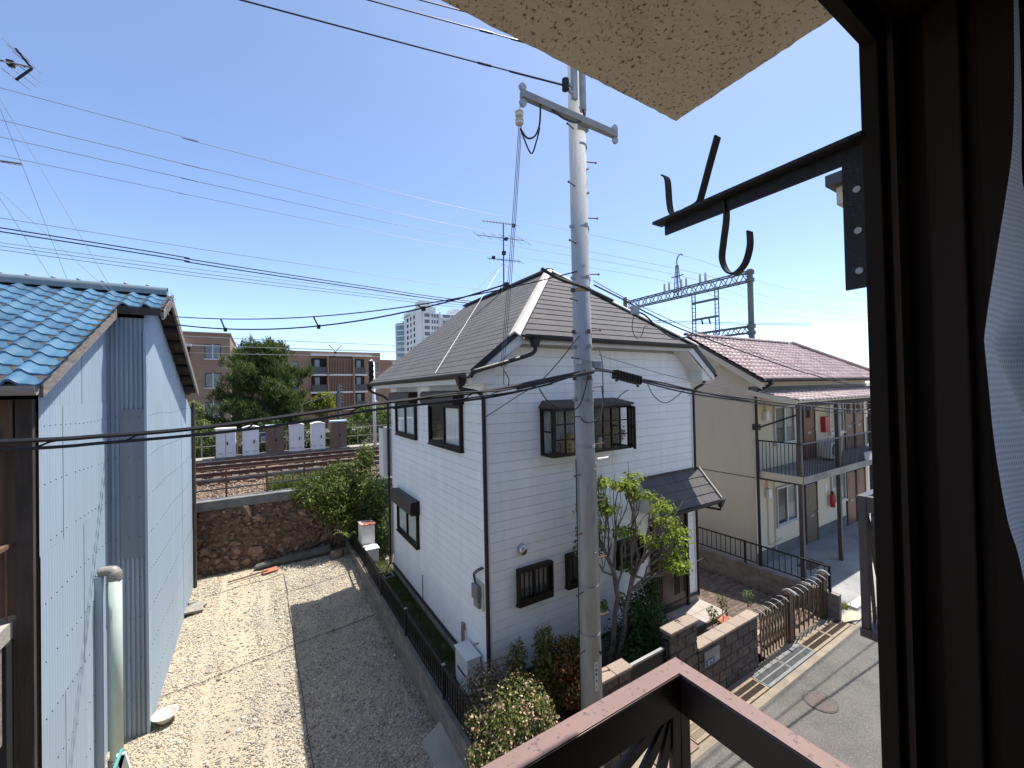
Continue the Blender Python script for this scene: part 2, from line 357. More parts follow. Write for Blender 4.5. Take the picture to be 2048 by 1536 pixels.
M_gantry = mat('gantry_grey', (0.13, 0.135, 0.145), (0.09, 0.09, 0.095), 4, 0.6)
M_gpole = mat('gantry_pole', (0.17, 0.17, 0.16), (0.12, 0.12, 0.115), 2, 0.8)

# ------------------------------------------------------------------ ground, road, railway bed
def sheet(name, x0, x1, y0, y1, z, m, nx=1, ny=1, fz=None):
    mb = MB(); rows = []
    for j in range(ny + 1):
        y = y0 + (y1 - y0) * j / ny
        rows.append([(x0 + (x1 - x0) * i / nx, y, (fz(x0 + (x1 - x0) * i / nx, y) if fz else z)) for i in range(nx + 1)])
    mb.grid(rows); return struct(mb.build(name, m, smooth=True))
sheet('ground', -2500, 2500, -2500, 2500, -0.62, M_ground)
sheet('road', -60, 90, 0.32, 4.0, -0.405, M_asph)
sheet('road_edge_concrete', -60, 12.6, 3.86, 4.46, -0.401, mat('road_edge', (0.30, 0.25, 0.185), (0.20, 0.17, 0.13), 3, 0.92, bump=0.6, bsc=60, c3=(0.14, 0.12, 0.10), sc3=30, t3=(0.58, 0.7)))
def gz(x, y):
    t = min(max((y - 8.7) / 6.3, 0), 1); rut = math.exp(-((x + .95 - .06 * math.sin(y)) / .16) ** 2) + math.exp(-((x - .12 - .08 * math.sin(y * .8)) / .16) ** 2)
    return -0.4 + 0.3 * t - 0.022 * rut + 0.012 * math.sin(x * 2.1 + y * 0.7) + 0.008 * math.sin(y * 3.1 - x)
sheet('gravel_lot', -2.16, 2.5, 4.46, 15.3, -0.4, M_gravel, 24, 60, gz)
# loose gravel; two worn sandy wheel tracks stay thinner in stones
N = 62000
gx = RNG.uniform(-2.1, 2.42, N); gy = 4.7 + 10.3 * RNG.random(N) ** 1.25
dens = 1.05 - 0.80 * np.exp(-((gx + 0.55 - 0.12 * np.sin(gy * .7)) / 0.42) ** 2) - 0.25 * np.exp(-((gx - 0.25 - 0.08 * np.sin(gy * 0.8)) / 0.2) ** 2) - 0.35 * np.exp(-((gx + 1.45) / 0.3) ** 2)
keep = RNG.random(N) < np.clip(dens + 0.12 * np.sin(gx * 5 + gy * 2.3), 0.1, 1); gx, gy = gx[keep], gy[keep]
gzv = np.array([gz(a, b) for a, b in zip(gx, gy)])
stuff(tag(pebbles('gravel', np.stack([gx, gy, gzv + 0.003], 1), 0.0165, M_pebble, seed=5), 'pale loose gravel covering the empty lot between the houses', 'gravel'))
n = 900; P = np.stack([RNG.uniform(-1.6, 2.4, n), 5.2 + 9.6 * RNG.random(n), np.zeros(n)], 1); P[:, 2] = [gz(a, b) + .006 for a, b in P[:, :2]]
stuff(tag(pebbles('larger_stones', P, 0.034, M_pebble, seed=6), 'scattered larger stones lying on the gravel lot', 'stones'))
# string lines dividing the parking lot
for i, (p, q) in enumerate((((0.62, 6.0, 0), (0.55, 14.0, 0)), ((-1.6, 9.9, 0), (2.4, 10.5, 0)), ((0.6, 12.75, 0), (2.3, 13.0, 0)), ((-1.3, 13.6, 0), (0.5, 14.0, 0)))):
    pts = [Vector(p).lerp(Vector(q), k / 24) for k in range(25)]
    mb = MB(); mb.tube([(v.x + 0.008 * math.sin(k), v.y, gz(v.x, v.y) + 0.022) for k, v in enumerate(pts)], 0.006, 4)
    tag(mb.build('parking_rope', M_black), ['dark rope line running lengthwise up the gravel lot', 'dark rope line across the gravel halfway up the lot', 'short dark rope line on the gravel near the lot wall', 'short dark rope line on the gravel nearest the stone wall'][i], 'rope')
# garden, carport, forecourt
sheet('garden', 2.5, 8.8, 4.5, 12.9, 0.0, M_soil, 20, 24, lambda x, y: 0.0 + 0.02 * math.sin(3 * x) * math.sin(2.3 * y))
sheet('lawn', 2.58, 3.24, 6.9, 14.8, 0.03, M_grassg, 4, 40, lambda x, y: 0.035 + 0.015 * math.sin(7 * y + 5 * x))
sheet('carport_bed', 8.72, 11.5, 4.46, 15.2, -0.4, mat('carport_ground', (0.20, 0.15, 0.105), (0.13, 0.10, 0.075), 4, .95, bump=.6, bsc=50))
sheet('apartment_forecourt', 11.6, 40, 3.95, 6.9, -0.38, M_forec)
sheet('apartment_yard', 11.6, 40, 6.7, 15.2, -0.41, M_concd)
# railway embankment
mb = MB(); mb.box(-120, 160, 15.3, 27.4, -0.7, 1.84); struct(mb.build('railway_embankment', M_ballbed))
N = 15000
bx = RNG.uniform(-4.2, 6.5, N); by = RNG.uniform(15.45, 24.9, N)
stuff(tag(pebbles('ballast', np.stack([bx, by, np.full(N, 1.85)], 1), 0.05, M_ballast, seed=9), 'rust stained ballast stones of the railway bed', 'ballast'))
# grass tufts
def grass(name, label, P, h, m, seed, k=6):
    rng = np.random.default_rng(seed); P = np.repeat(P, k, 0); n = len(P)
    th = rng.uniform(0, 6.28, n); ln = h * rng.uniform(0.5, 1.4, n); wd = h * 0.05
    dx, dy = np.cos(th), np.sin(th); lean = rng.uniform(0.1, 0.7, n)
    base = P + np.stack([rng.normal(0, h * 0.15, n), rng.normal(0, h * 0.15, n), np.zeros(n)], 1)
    tip = base + np.stack([dx * lean * ln, dy * lean * ln, ln], 1)
    sdv = np.stack([-dy * wd, dx * wd, np.zeros(n)], 1)
    V = np.stack([base - sdv, base + sdv, tip], 1).reshape(-1, 3)
    return stuff(tag(big_mesh(name, V, np.arange(3 * n).reshape(n, 3), m), label, 'grass'))
M_lawn = leaf_mat('lawn_blade', [(0.06, 0.09, 0.02), (0.10, 0.13, 0.03), (0.17, 0.17, 0.06)])
n = 4200; P = np.stack([RNG.uniform(2.6, 3.2, n), RNG.uniform(7.0, 14.6, n), np.full(n, 0.03)], 1)
grass('lawn_grass', 'mown green lawn in the strip beside the white house', P, 0.07, M_lawn, 4)
n = 900; t = RNG.random(n); P = np.stack([np.where(t < 0.5, RNG.uniform(2.28, 2.43, n), RNG.uniform(0.5, 2.4, n)), np.where(t < 0.5, RNG.uniform(5.5, 12, n), 6.0 + 8 * RNG.random(n)), np.zeros(n)], 1)
P = P[(RNG.random(n) < 0.6)]; P[:, 2] = [gz(a, b) for a, b in P[:, :2]]
grass('weeds', 'small sparse weeds growing along the foot of the lot wall', P, 0.06, M_lawn, 8, 4)
n = 300; P = np.stack([RNG.uniform(0.2, 2.6, n), 15.5 + RNG.random(n) * 1.2, np.full(n, 1.85)], 1)
grass('trackside_grass', 'tall grass growing on the ballast behind the trackside fence', P, 0.5, M_lawn, 12, 5)
# railway tracks: two, rails along X
M_sleep = mat('sleeper', (0.13, 0.10, 0.08), (0.08, 0.06, 0.05), 6, 0.95)
M_railst = mat('rail_steel', (0.13, 0.062, 0.045), (0.09, 0.045, 0.035), 3, 0.6)
M_railtop = mat('rail_head', (0.35, 0.32, 0.30), rough=0.35, metal=0.6)
slp = MB(); slp.box(-0.11, 0.11, -1.1, 1.1, 0, 0.12); slp_me = mesh_only(slp, 'sleeper', M_sleep)
for ti, (ya, yb) in enumerate(((19.0, 20.45), (22.4, 23.85))):
    t = thing('railway_track', ['rusty railway track nearest the stone wall', 'rusty railway track nearest the trackside cabinets'][ti], 'railway track', (2, (ya + yb) / 2, 1.84), 'railway tracks')
    for y in (ya, yb):
        mb = MB(); mb.box(-110, 150, y - 0.065, y + 0.065, 1.90, 1.93).box(-110, 150, y - 0.012, y + 0.012, 1.93, 2.03).box(-110, 150, y - 0.034, y + 0.034, 2.03, 2.07)
        r = mb.build('rail', M_railst, t)
        mb = MB(); mb.box(-110, 150, y - 0.028, y + 0.028, 2.07, 2.074); mb.build('rail_head', M_railtop, r)
    for k in range(34): inst('sleeper', slp_me, (-7.5 + k * 0.6, (ya + yb) / 2, 1.80), t)
# brick paving of the carport (each brick a piece), soil where it ends
pv = MB(); pv.box(-0.098, 0.098, -0.048, 0.048, 0, 0.05); pv_me = mesh_only(pv, 'paving_brick', M_pave)
cp = struct(MB().box(9.0, 11.44, 4.62, 9.0, -0.42, -0.392).build('carport_paving', M_soil))
k = 0
for j in range(26):
    for i in range(11):
        x = 9.12 + i * 0.205 + (0.1 if j % 2 else 0); y = 4.68 + j * 0.105
        if x < 11.36: inst('paving_brick', pv_me, (x, y, -0.40 + random.uniform(0, 0.006)), cp, rot=(0, 0, random.uniform(-0.02, 0.02))); k += 1

# ================================================================== white house
HX0, HX1, HY0, HY1 = 3.22, 8.78, 6.05, 11.87
house = thing('white_house', 'white clapboard two-storey house with dark shingle hip roof behind the utility pole', 'house', (6, 9, 0))
def fb(mb, F, u0, u1, z0, z1, o0, o1):
    k, c = F
    if k == 'F': mb.box(u0, u1, c - o1, c - o0, z0, z1)      # faces -Y
    elif k == 'L': mb.box(c - o1, c - o0, u0, u1, z0, z1)    # faces -X
    elif k == 'R': mb.box(c + o0, c + o1, u0, u1, z0, z1)    # faces +X
    return mb
FF, FL = ('F', HY0), ('L', HX0)
MB().box(HX0 - 0.02, HX1 + 0.02, HY0 - 0.02, HY1, -0.3, 0.27).build('foundation', M_conc, house)
mb = MB(); mb.box(HX0 - 0.05, HX1 + 0.05, HY0 - 0.05, HY0 - 0.021, 0.255, 0.30).box(HX0 - 0.05, HX0 - 0.021, HY0 - 0.05, HY1, 0.255, 0.30)
mb.build('flashing', M_gutter, house)
SL, RX, RZ = 0.806, 5.95, 8.02
def roofz(x): return 5.47 + SL * (min(x, 2 * RX - x) - 2.785)
# walls: solid core + individual boards
core = MB(); zt = 5.28
core.box(HX0 + 0.012, HX1 - 0.012, HY0 + 0.012, HY1, 0.27, 5.45)
core.prism([(HX0 + 0.03, HY0 + 0.012, 5.44), (HX1 - 0.03, HY0 + 0.012, 5.44), (8.1, HY0 + 0.012, 6.06), (3.8, HY0 + 0.012, 6.06)], (0, 0.2, 0))
core.prism([(HX0 + 0.03, HY1 - 0.2, 5.44), (HX1 - 0.03, HY1 - 0.2, 5.44), (RX, HY1 - 0.2, 7.75)], (0, 0.2, 0))
wall = core.build('wall', M_groove, house)
P_ = 0.166
z = 0.30; k = 0
while z < 5.98:
    z1 = min(z + P_ - 0.006, 5.99)
    xl = HX0
    if z1 > 5.42: xl = max(HX0, 2.785 + (z1 - 5.42) / SL)
    xr = 2 * RX - xl if xl > HX0 else HX1
    if z < 5.9: MB().box(xl, 6.12, HY0 - 0.004, HY0 + 0.012, z, z1).build('siding_board', M_white, wall); MB().box(6.128, xr, HY0 - 0.004, HY0 + 0.012, z, z1).build('siding_board', M_white, wall)
    if z < 5.3:
        MB().box(HX0 - 0.004, HX0 + 0.012, HY0, 8.97, z, min(z1, 5.36)).build('siding_board', M_white, wall)
        MB().box(HX0 - 0.004, HX0 + 0.012, 8.978, HY1, z, min(z1, 5.36)).build('siding_board', M_white, wall)
    z += P_
mb = MB(); mb.box(HX0 - 0.016, HX0 + 0.02, HY0 - 0.016, HY0 + 0.0, 0.3, 5.4).box(HX0 - 0.0155, HX0 - 0.0045, HY0, HY0 + 0.06, 0.3, 5.3); mb.build('corner_trim', M_trimw, house)
MB().box(HX1 - 0.03, HX1 + 0.016, HY0 - 0.016, HY0 + 0.0, 0.3, 5.4).build('corner_trim', M_trimw, house)

# roof
roof_b = MB(); yf0 = 5.66; yf1 = 12.5; ya = 7.81
def P3(x, y): return (x, y, roofz(x) - 0.002)
xl = 3.57; xr = 2 * RX - xl
roof_b.prism([P3(2.785, yf0), P3(2.785, yf1), P3(RX, yf1), P3(RX, ya), P3(xl, yf0)], (0, 0, -0.10))
roof_b.prism([P3(2 * RX - 2.785, yf0), P3(xr, yf0), P3(RX, ya), P3(RX, yf1), P3(2 * RX - 2.785, yf1)], (0, 0, -0.10))
roof_b.prism([(xl, yf0, roofz(xl) - 0.004), (RX, ya, RZ - 0.006), (xr, yf0, roofz(xr) - 0.004)], (0, 0, -0.10))
roof = roof_b.build('roof', M_trimw, house)
nrow = 23; x_e = 2.70
for i in range(nrow):
    x0 = x_e + (RX - x_e) * i / nrow; x1 = x_e + (RX - x_e) * (i + 1) / nrow
    def yfr(x): return yf0 - 0.03 if x < xl else yf0 - 0.03 + (x - xl) * (ya - yf0) / (RX - xl)
    zb0, zb1 = roofz(x0), roofz(x1); mb = MB()
    mb.hexa([(x0, yfr(x0), zb0), (x0, yf1 + 0.02, zb0), (x1, yf1 + 0.02, zb1), (x1, yfr(x1), zb1),
             (x0 - 0.005, yfr(x0), zb0 + 0.006), (x0 - 0.005, yf1 + 0.02, zb0 + 0.006), (x1, yf1 + 0.02, zb1 + 0.004), (x1, yfr(x1), zb1 + 0.004)][::1])
    mb.f = [tuple(reversed(q)) for q in mb.f]
    mb.build('shingle_row', M_shing, roof)
    X0, X1 = 2 * RX - x0, 2 * RX - x1; mb = MB()
    mb.hexa([(X0, yfr(x0), zb0), (X0, yf1 + 0.02, zb0), (X1, yf1 + 0.02, zb1), (X1, yfr(x1), zb1),
             (X0 + 0.012, yfr(x0), zb0 + 0.006), (X0 + 0.012, yf1 + 0.02, zb0 + 0.006), (X1, yf1 + 0.02, zb1 + 0.008), (X1, yfr(x1), zb1 + 0.008)])
    mb.build('shingle_row', M_shing, roof)
nf = 15; ze = roofz(xl) - 0.02; y_e = yf0 - 0.03
for i in range(nf):
    t0, t1 = i / nf, (i + 1) / nf
    y0, y1 = y_e + (ya - y_e) * t0, y_e + (ya - y_e) * t1; z0, z1 = ze + (RZ - ze) * t0, ze + (RZ - ze) * t1
    a0, a1 = xl + (RX - xl) * t0, xl + (RX - xl) * t1
    mb = MB(); mb.hexa([(a0, y0, z0), (2 * RX - a0, y0, z0), (2 * RX - a1, y1, z1), (a1, y1, z1),
                        (a0, y0 - 0.012, z0 + 0.014), (2 * RX - a0, y0 - 0.012, z0 + 0.014), (2 * RX - a1, y1, z1 + 0.008), (a1, y1, z1 + 0.008)])
    mb.build('shingle_row', M_shing, roof)
for s in (-1, 1):
    e0 = Vector((RX + s * (RX - xl + 0.03), y_e - 0.03, ze + 0.03)); e1 = Vector((RX, ya + 0.02, RZ + 0.045)); mb = MB()
    cr = Vector((s * -0.5, 0.42, 0)).normalized()  # two folded wings either side of the hip line
    for w1, dz, kk in ((0.115, -0.055, 1), (0.115, -0.055, -1)):
        side = Vector((s * 0.75, 0.15, -0.5)) if kk == 1 else Vector((-s * 0.25, -0.75, -0.5))
        side = side.normalized() * 0.13
        mb.hexa([e0 + side, e0, e1, e1 + side, e0 + side + Vector((0, 0, 0.03)), e0 + Vector((0, 0, 0.035)), e1 + Vector((0, 0, 0.035)), e1 + side + Vector((0, 0, 0.03))])
    mb.build('hip_cap', M_hip, roof)
MB().box(RX - 0.09, RX + 0.09, ya - 0.05, yf1 + 0.03, RZ + 0.0, RZ + 0.05).build('ridge_cap', M_shing, roof)
# barge boards, soffit boxes, fascias
for s in (-1, 1):
    def q(x): return RX + s * (RX - x)
    mb = MB(); mb.prism([(q(2.80), yf0 - 0.005, 5.30), (q(2.80), yf0 - 0.005, 5.45), (q(3.57), yf0 - 0.005, 6.07), (q(3.86), yf0 - 0.005, 6.07), (q(3.86), yf0 - 0.005, 5.99), (q(3.72), yf0 - 0.005, 5.97)] if True else [], (0, 0.03, 0)); mb.build('barge_board', M_trimw, house)
    mb = MB(); mb.prism([(q(2.81), yf0 + 0.03, 5.30), (q(3.21), yf0 + 0.03, 5.30), (q(3.21), yf0 + 0.03, 5.68), (q(2.81), yf0 + 0.03, 5.42)], (0, HY0 - yf0 - 0.036, 0)); mb.build('eave_box', M_trimw, house)
    mb = MB(); mb.prism([(q(3.21), yf0 + 0.03, 5.52), (q(3.80), yf0 + 0.03, 6.0), (q(3.80), yf0 + 0.03, 6.03), (q(3.21), yf0 + 0.03, 5.56)], (0, HY0 - yf0 - 0.036, 0)); mb.build('soffit', M_trimw, house)
    MB().bar((q(2.77), yf0 - 0.02, 5.47), (q(3.60), yf0 - 0.02, 6.12), 0.02, 0.10).build('verge_trim', M_gutter, house)
MB().box(3.82, 8.08, yf0 + 0.03, HY0 - 0.006, 5.995, 6.02).build('soffit', M_trimw, house)
MB().box(3.86, 8.04, yf0 - 0.005, yf0 + 0.025, 5.965, 6.07).build('fascia', M_trimw, house)
MB().box(2.80, 2.83, yf0 + 0.04, 12.48, 5.30, 5.46).build('fascia', M_trimw, house)
MB().box(2.83, HX0 - 0.006, HY0, 12.4, 5.30, 5.33).build('soffit', M_trimw, house)
def gutter(p, q, parent, m=M_gutter, w=0.105, h=0.085):
    """half round gutter along p->q"""
    p, q = Vector(p), Vector(q); t = (q - p).normalized(); sdv = t.cross(Vector((0, 0, 1))); mb = MB(); ra, rb = [], []
    for k in range(9):
        g = math.pi * k / 8; off = sdv * math.cos(g) * w / 2 - Vector((0, 0, math.sin(g) * h)); ra.append(p + off); rb.append(q + off)
    for k in range(8, -1, -1):
        g = math.pi * k / 8; off = sdv * math.cos(g) * (w / 2 - 0.006) - Vector((0, 0, math.sin(g) * (h - 0.006))); ra.append(p + off); rb.append(q + off)
    n_ = len(ra); mb.add(ra + rb, [(i, (i + 1) % n_, n_ + (i + 1) % n_, n_ + i) for i in range(n_)] + [tuple(range(n_ - 1, -1, -1)), tuple(range(n_, 2 * n_))])
    return mb.build('gutter', m, parent)
gutter((2.72, 5.66, 5.47), (2.72, 12.5, 5.45), house)
gutter((2 * RX - 2.72, 5.66, 5.46), (2 * RX - 2.72, 12.5, 5.45), house)
gutter((3.70, 5.575, 6.10), (2 * RX - 3.68, 5.575, 6.10), house)
def pipe(pts, r, m, parent, name='downpipe', n=10): return MB().tube(spline(pts, 5), r, n).build(name, m, parent, smooth=False)
def hopper(c, parent):
    mb = MB(); x, y, z = c
    mb.hexa([(x - .045, y - .045, z - .14), (x + .045, y - .045, z - .14), (x + .045, y + .045, z - .14), (x - .045, y + .045, z - .14),
             (x - .075, y - .07, z), (x + .075, y - .07, z), (x + .075, y + .07, z), (x - .075, y + .07, z)]); mb.build('gutter_hopper', M_gutter, parent)
hopper((3.92, 5.575, 6.04), house); pipe([(3.92, 5.575, 5.90), (3.92, 5.575, 5.84), (3.80, 5.57, 5.76), (3.3, 5.565, 5.62), (2.84, 5.56, 5.50), (2.76, 5.58, 5.47), (2.74, 5.62, 5.40)], 0.034, M_gutter, house)
hopper((2.72, 5.95, 5.41), house); pipe([(2.72, 5.95, 5.28), (2.74, 5.96, 5.22), (3.0, 5.99, 5.17), (3.12, 6.02, 5.12), (3.165, 6.03, 5.0)], 0.034, M_gutter, house)
MB().cyl((3.165, 6.03, 5.05), (3.165, 6.03, 0.1), 0.036, n=12).build('downpipe', M_gutter, house)
hopper((2.72, 12.35, 5.40), house); pipe([(2.72, 12.35, 5.27), (2.76, 12.2, 5.2), (3.05, 11.95, 5.05), (3.14, 11.9, 4.95)], 0.034, M_gutter, house)
MB().cyl((3.14, 11.92, 5.0), (3.14, 11.92, 0.25), 0.036, n=10).build('downpipe', M_gutter, house)
MB().tube([(3.17, 11.8, 2.5), (3.17, 11.8, 0.6), (3.13, 11.86, 0.35), (3.1, 12.0, 0.15)], 0.024, 8).build('drain_hose', M_greyp, house)
pipe([(9.12, 5.9, 5.36), (9.10, 5.95, 5.22), (8.9, 6.0, 5.12), (8.84, 6.03, 5.0)], 0.034, M_gutter, house)
MB().cyl((8.835, 6.03, 5.02), (8.835, 6.03, 0.2), 0.03, n=10).build('downpipe', M_gutter, house)
MB().box(2.99, 3.3, 11.95, 12.42, 2.75, 4.15).build('balcony', M_trimw, house)
MB().bar((2.98, 11.95, 4.18), (2.98, 12.42, 4.18), 0.06, 0.05).build('balcony_rail', M_gutter, house)

# windows ---------------------------------------------------------------
def slider(parent, F, u0, u1, z0, z1, out=0.075, shutter=0.0, curtain=0, name='window', flip=False):
    fr = MB(); b = 0.055
    fb(fr, F, u0, u1, z0, z0 + b, 0.0045, out); fb(fr, F, u0, u1, z1 - b, z1, 0.0045, out)
    fb(fr, F, u0, u0 + b, z0 + b, z1 - b, 0.0045, out); fb(fr, F, u1 - b, u1, z0 + b, z1 - b, 0.0045, out)
    w_ = fr.build(name, M_brownm, parent)
    um = (u0 + u1) / 2
    mb = MB(); fb(mb, F, um - 0.03, um + 0.03, z0 + b, z1 - b, 0.03, out - 0.012); mb.build('mullion', M_brownm, w_)
    for (p, q) in ((u0 + b, um - 0.03), (um + 0.03, u1 - b)):
        for za, zb_ in ((z0 + b, z0 + b + 0.03), (z1 - b - 0.025, z1 - b)):
            mb = MB(); fb(mb, F, p, q, za, zb_, 0.03, out - 0.02); mb.build('sash_rail', M_brownm, w_)
    mb = MB(); fb(mb, F, u0 + b, u1 - b, z0 + b, z1 - b, 0.0045, 0.008); mb.build('dark_room', M_dark, w_)
    for i, (p, q) in enumerate(((u0 + b, um - 0.03), (um + 0.03, u1 - b))):
        if curtain & (1 << i):
            rows = []; n_ = 28
            for zz in (z0 + b + 0.01, z1 - b - 0.01):
                r = []
                for k in range(n_ + 1):
                    u = p + (q - p) * k / n_; o_ = 0.016 + 0.006 * math.sin(k * 1.9)
                    r.append((u, F[1] - o_, zz) if F[0] == 'F' else (F[1] - o_, u, zz))
                rows.append(r)
            MB().grid(rows).build('curtain', M_curt, w_)
        mb = MB(); fb(mb, F, p, q, z0 + b + 0.03, z1 - b - 0.025, 0.034, 0.037); mb.build('pane', M_glass, w_)
    mb = MB(); fb(mb, F, u0 - 0.02, u1 + 0.02, z0 - 0.03, z0 - 0.001, 0.0045, out + 0.02); mb.build('sill', M_brownm, w_)
    if shutter:
        c = F[1]; s0 = out + 0.015; prof = [(0.0045, z1 + 0.001), (s0 + 0.13, z1 + 0.001), (s0 + 0.15, z1 + 0.06), (s0 + 0.13, z1 + shutter - 0.02), (s0 + 0.08, z1 + shutter), (0.0045, z1 + shutter)]
        mb = MB(); mb.prism([(c - o_, u0 - 0.04, zz) for o_, zz in prof], (0, u1 - u0 + 0.08, 0)); mb.build('shutter_box', M_shut, w_)
        for uu in (u0 - 0.041, u1 + 0.0405): mb = MB(); mb.prism([(c - o_, uu, zz) for o_, zz in prof], (0, 0.012 if uu > u0 else -0.012, 0)); mb.build('shutter_end', M_brownm, w_)
    return w_
slider(house, FL, 9.57, 11.22, 4.05, 4.92, shutter=0.26, curtain=3)
slider(house, FL, 6.95, 8.64, 4.06, 4.93, shutter=0.26, curtain=1)
slider(house, FL, 9.55, 11.22, 1.44, 2.24, shutter=0.32, curtain=3)
def grille_window(u0, u1, z0, z1, nb):
    w_ = slider(house, FF, u0, u1, z0, z1, out=0.06, name='window')
    mb = MB(); fb(mb, FF, u0 + 0.05, u1 - 0.05, z0 + 0.05, z1 - 0.05, 0.012, 0.02); mb.build('frosted_glass', M_frost, w_)
    mb = MB(); fb(mb, FF, u0 - 0.01, u1 + 0.01, z1 - 0.05, z1 + 0.01, 0.061, 0.13); fb(mb, FF, u0 - 0.01, u1 + 0.01, z0 - 0.02, z0 + 0.1, 0.061, 0.125)
    fb(mb, FF, u0 - 0.01, u0 + 0.02, z0 + 0.1, z1 - 0.05, 0.061, 0.13); fb(mb, FF, u1 - 0.02, u1 + 0.01, z0 + 0.1, z1 - 0.05, 0.061, 0.13); mb.build('grille_frame', M_brownm, w_)
    for k in range(nb):
        u = u0 + (u1 - u0) * (k + 1) / (nb + 1); mb = MB(); fb(mb, FF, u - 0.009, u + 0.009, z0 + 0.1, z1 - 0.05, 0.1, 0.122); mb.build('grille_bar', M_brownm, w_)
grille_window(3.74, 4.45, 1.47, 2.08, 6)
grille_window(4.82, 5.55, 1.48, 2.09, 6)
grille_window(6.15, 6.85, 1.50, 2.05, 5)
# bay window
BX0, BX1, BY, BZ0, BZ1 = 4.32, 6.28, 5.66, 3.98, 4.84
bay = MB(); c = 0.05
for x in (BX0, BX1 - 0.07): bay.box(x, x + 0.07, BY, BY + 0.06, BZ0, BZ1)
for x in (BX0, BX1 - 0.05): bay.box(x, x + 0.05, HY0 - 0.055, HY0 - 0.0045, BZ0, BZ1)
bay.box(BX0 + 0.07, BX1 - 0.07, BY, BY + 0.06, BZ0, BZ0 + c).box(BX0 + 0.07, BX1 - 0.07, BY, BY + 0.06, BZ1 - c, BZ1)
for x in (BX0, BX1 - 0.05): bay.box(x, x + 0.05, BY + 0.06, HY0 - 0.055, BZ0, BZ0 + c).box(x, x + 0.05, BY + 0.06, HY0 - 0.055, BZ1 - c, BZ1)
bay = bay.build('bay_window', M_brownm, house)
MB().box(BX0 + 0.051, BX1 - 0.051, BY + 0.061, HY0 - 0.0046, BZ0 + 0.005, BZ0 + 0.03).build('sill', M_woodd, bay)
mb = MB(); mb.hexa([(BX0 - .04, BY - .04, BZ1 + .002), (BX1 + .04, BY - .04, BZ1 + .002), (BX1 + .04, HY0 - .005, BZ1 + .002), (BX0 - .04, HY0 - .005, BZ1 + .002),
                    (BX0 - .04, BY - .04, BZ1 + .045), (BX1 + .04, BY - .04, BZ1 + .045), (BX1 - .06, HY0 - .005, BZ1 + .14), (BX0 + .06, HY0 - .005, BZ1 + .14)]); mb.build('bay_roof', M_shut, bay)
MB().box(BX0 + 0.051, BX1 - 0.051, HY0 - 0.02, HY0 - 0.0047, BZ0 + 0.031, BZ1 - 0.01).build('dark_room', M_dark, bay)
rows = [[(BX0 + 0.06 + 0.0125 * k, HY0 - 0.045 + 0.012 * math.sin(k * 1.3), zz) for k in range(72)] for zz in (BZ0 + 0.035, BZ1 - 0.01)]
MB().grid(rows).build('curtain', mat('grey_lace', (0.62, 0.62, 0.60), (0.30, 0.30, 0.30), 9, 0.9, stretch=(3, 1, 0.3)), bay)
xs = [BX0 + 0.07 + (BX1 - BX0 - 0.14) * k / 8 for k in range(9)]
for k in range(1, 8): MB().box(xs[k] - (0.028 if k == 4 else 0.011), xs[k] + (0.028 if k == 4 else 0.011), BY + 0.012, BY + 0.045, BZ0 + c, BZ1 - c).build('muntin', M_brownm, bay)
for zz in (BZ0 + 0.30, BZ0 + 0.57):
    for a in (0, 4): MB().box(xs[a] + 0.0, xs[a + 4] - 0.03, BY + 0.016, BY + 0.041, zz - 0.011, zz + 0.011).build('muntin', M_brownm, bay)
MB().box(BX0 + 0.012, BX0 + 0.038, BY + 0.061, HY0 - 0.056, BZ0 + 0.43, BZ0 + 0.455).build('muntin', M_brownm, bay)
for a in range(8): MB().box(xs[a] + 0.012, xs[a + 1] - 0.012, BY + 0.027, BY + 0.030, BZ0 + c, BZ1 - c).build('pane', M_glass, bay)
MB().box(BX0 + 0.022, BX0 + 0.026, BY + 0.061, HY0 - 0.056, BZ0 + c, BZ1 - c).build('pane', M_glass, bay)
cs = MB(); d0 = Vector((BX1 + 0.01, BY - 0.0, 0)); d1 = d0 + Vector((-0.235, -0.275, 0))   # casement swung open at the right
for za, zb in ((BZ0 + .03, BZ0 + .08), (BZ1 - .07, BZ1 - .02), (BZ0 + 0.42, BZ0 + 0.45)): cs.bar((d0.x, d0.y, (za + zb) / 2), (d1.x, d1.y, (za + zb) / 2), 0.03, zb - za)
for d in (d0, d1): cs.bar((d.x, d.y, BZ0 + .03), (d.x, d.y, BZ1 - .02), 0.035, 0.035)
cs.build('casement', M_brownm, bay)
# things standing in the bay
bh = thing('toy_house', 'small wooden toy house standing inside the bay window', 'toy house', (4.87, 5.85, BZ0 + 0.03))
M_toy = mat('toy_wood', (0.46, 0.30, 0.14), (0.40, 0.26, 0.12), 8, 0.8)
mb = MB(); zb = BZ0 + 0.03; mb.prism([(4.70, 5.79, zb), (5.05, 5.79, zb), (5.05, 5.79, zb + .2), (4.875, 5.79, zb + .33), (4.70, 5.79, zb + .2)], (0, 0.13, 0)); mb.build('toy_wall', M_toy, bh)
mb = MB(); mb.bar((4.66, 5.855, zb + .18), (4.875, 5.855, zb + .345), 0.17, 0.015).bar((5.09, 5.855, zb + .18), (4.875, 5.855, zb + .345), 0.17, 0.015); mb.build('toy_roof', M_toy, bh)
for x, zz in ((4.79, .07), (4.79, .15), (4.95, .07), (4.95, .15), (4.875, .23)): MB().box(x - .02, x + .02, 5.786, 5.7895, zb + zz - .02, zb + zz + .02).build('toy_window', M_dark, bh)
vz = thing('vase', 'pale round vase standing on the bay window sill', 'vase', (5.62, 5.86, zb)); MB().lathe((5.62, 5.86, zb), [(.03, 0), (.055, .05), (.06, .12), (.03, .2), (.028, .22)], 14).build('vase_body', M_plast, vz, smooth=True)
df = thing('dried_flowers', 'brown dried flower bunches filling the right of the bay window', 'flowers', (5.95, 5.86, zb))
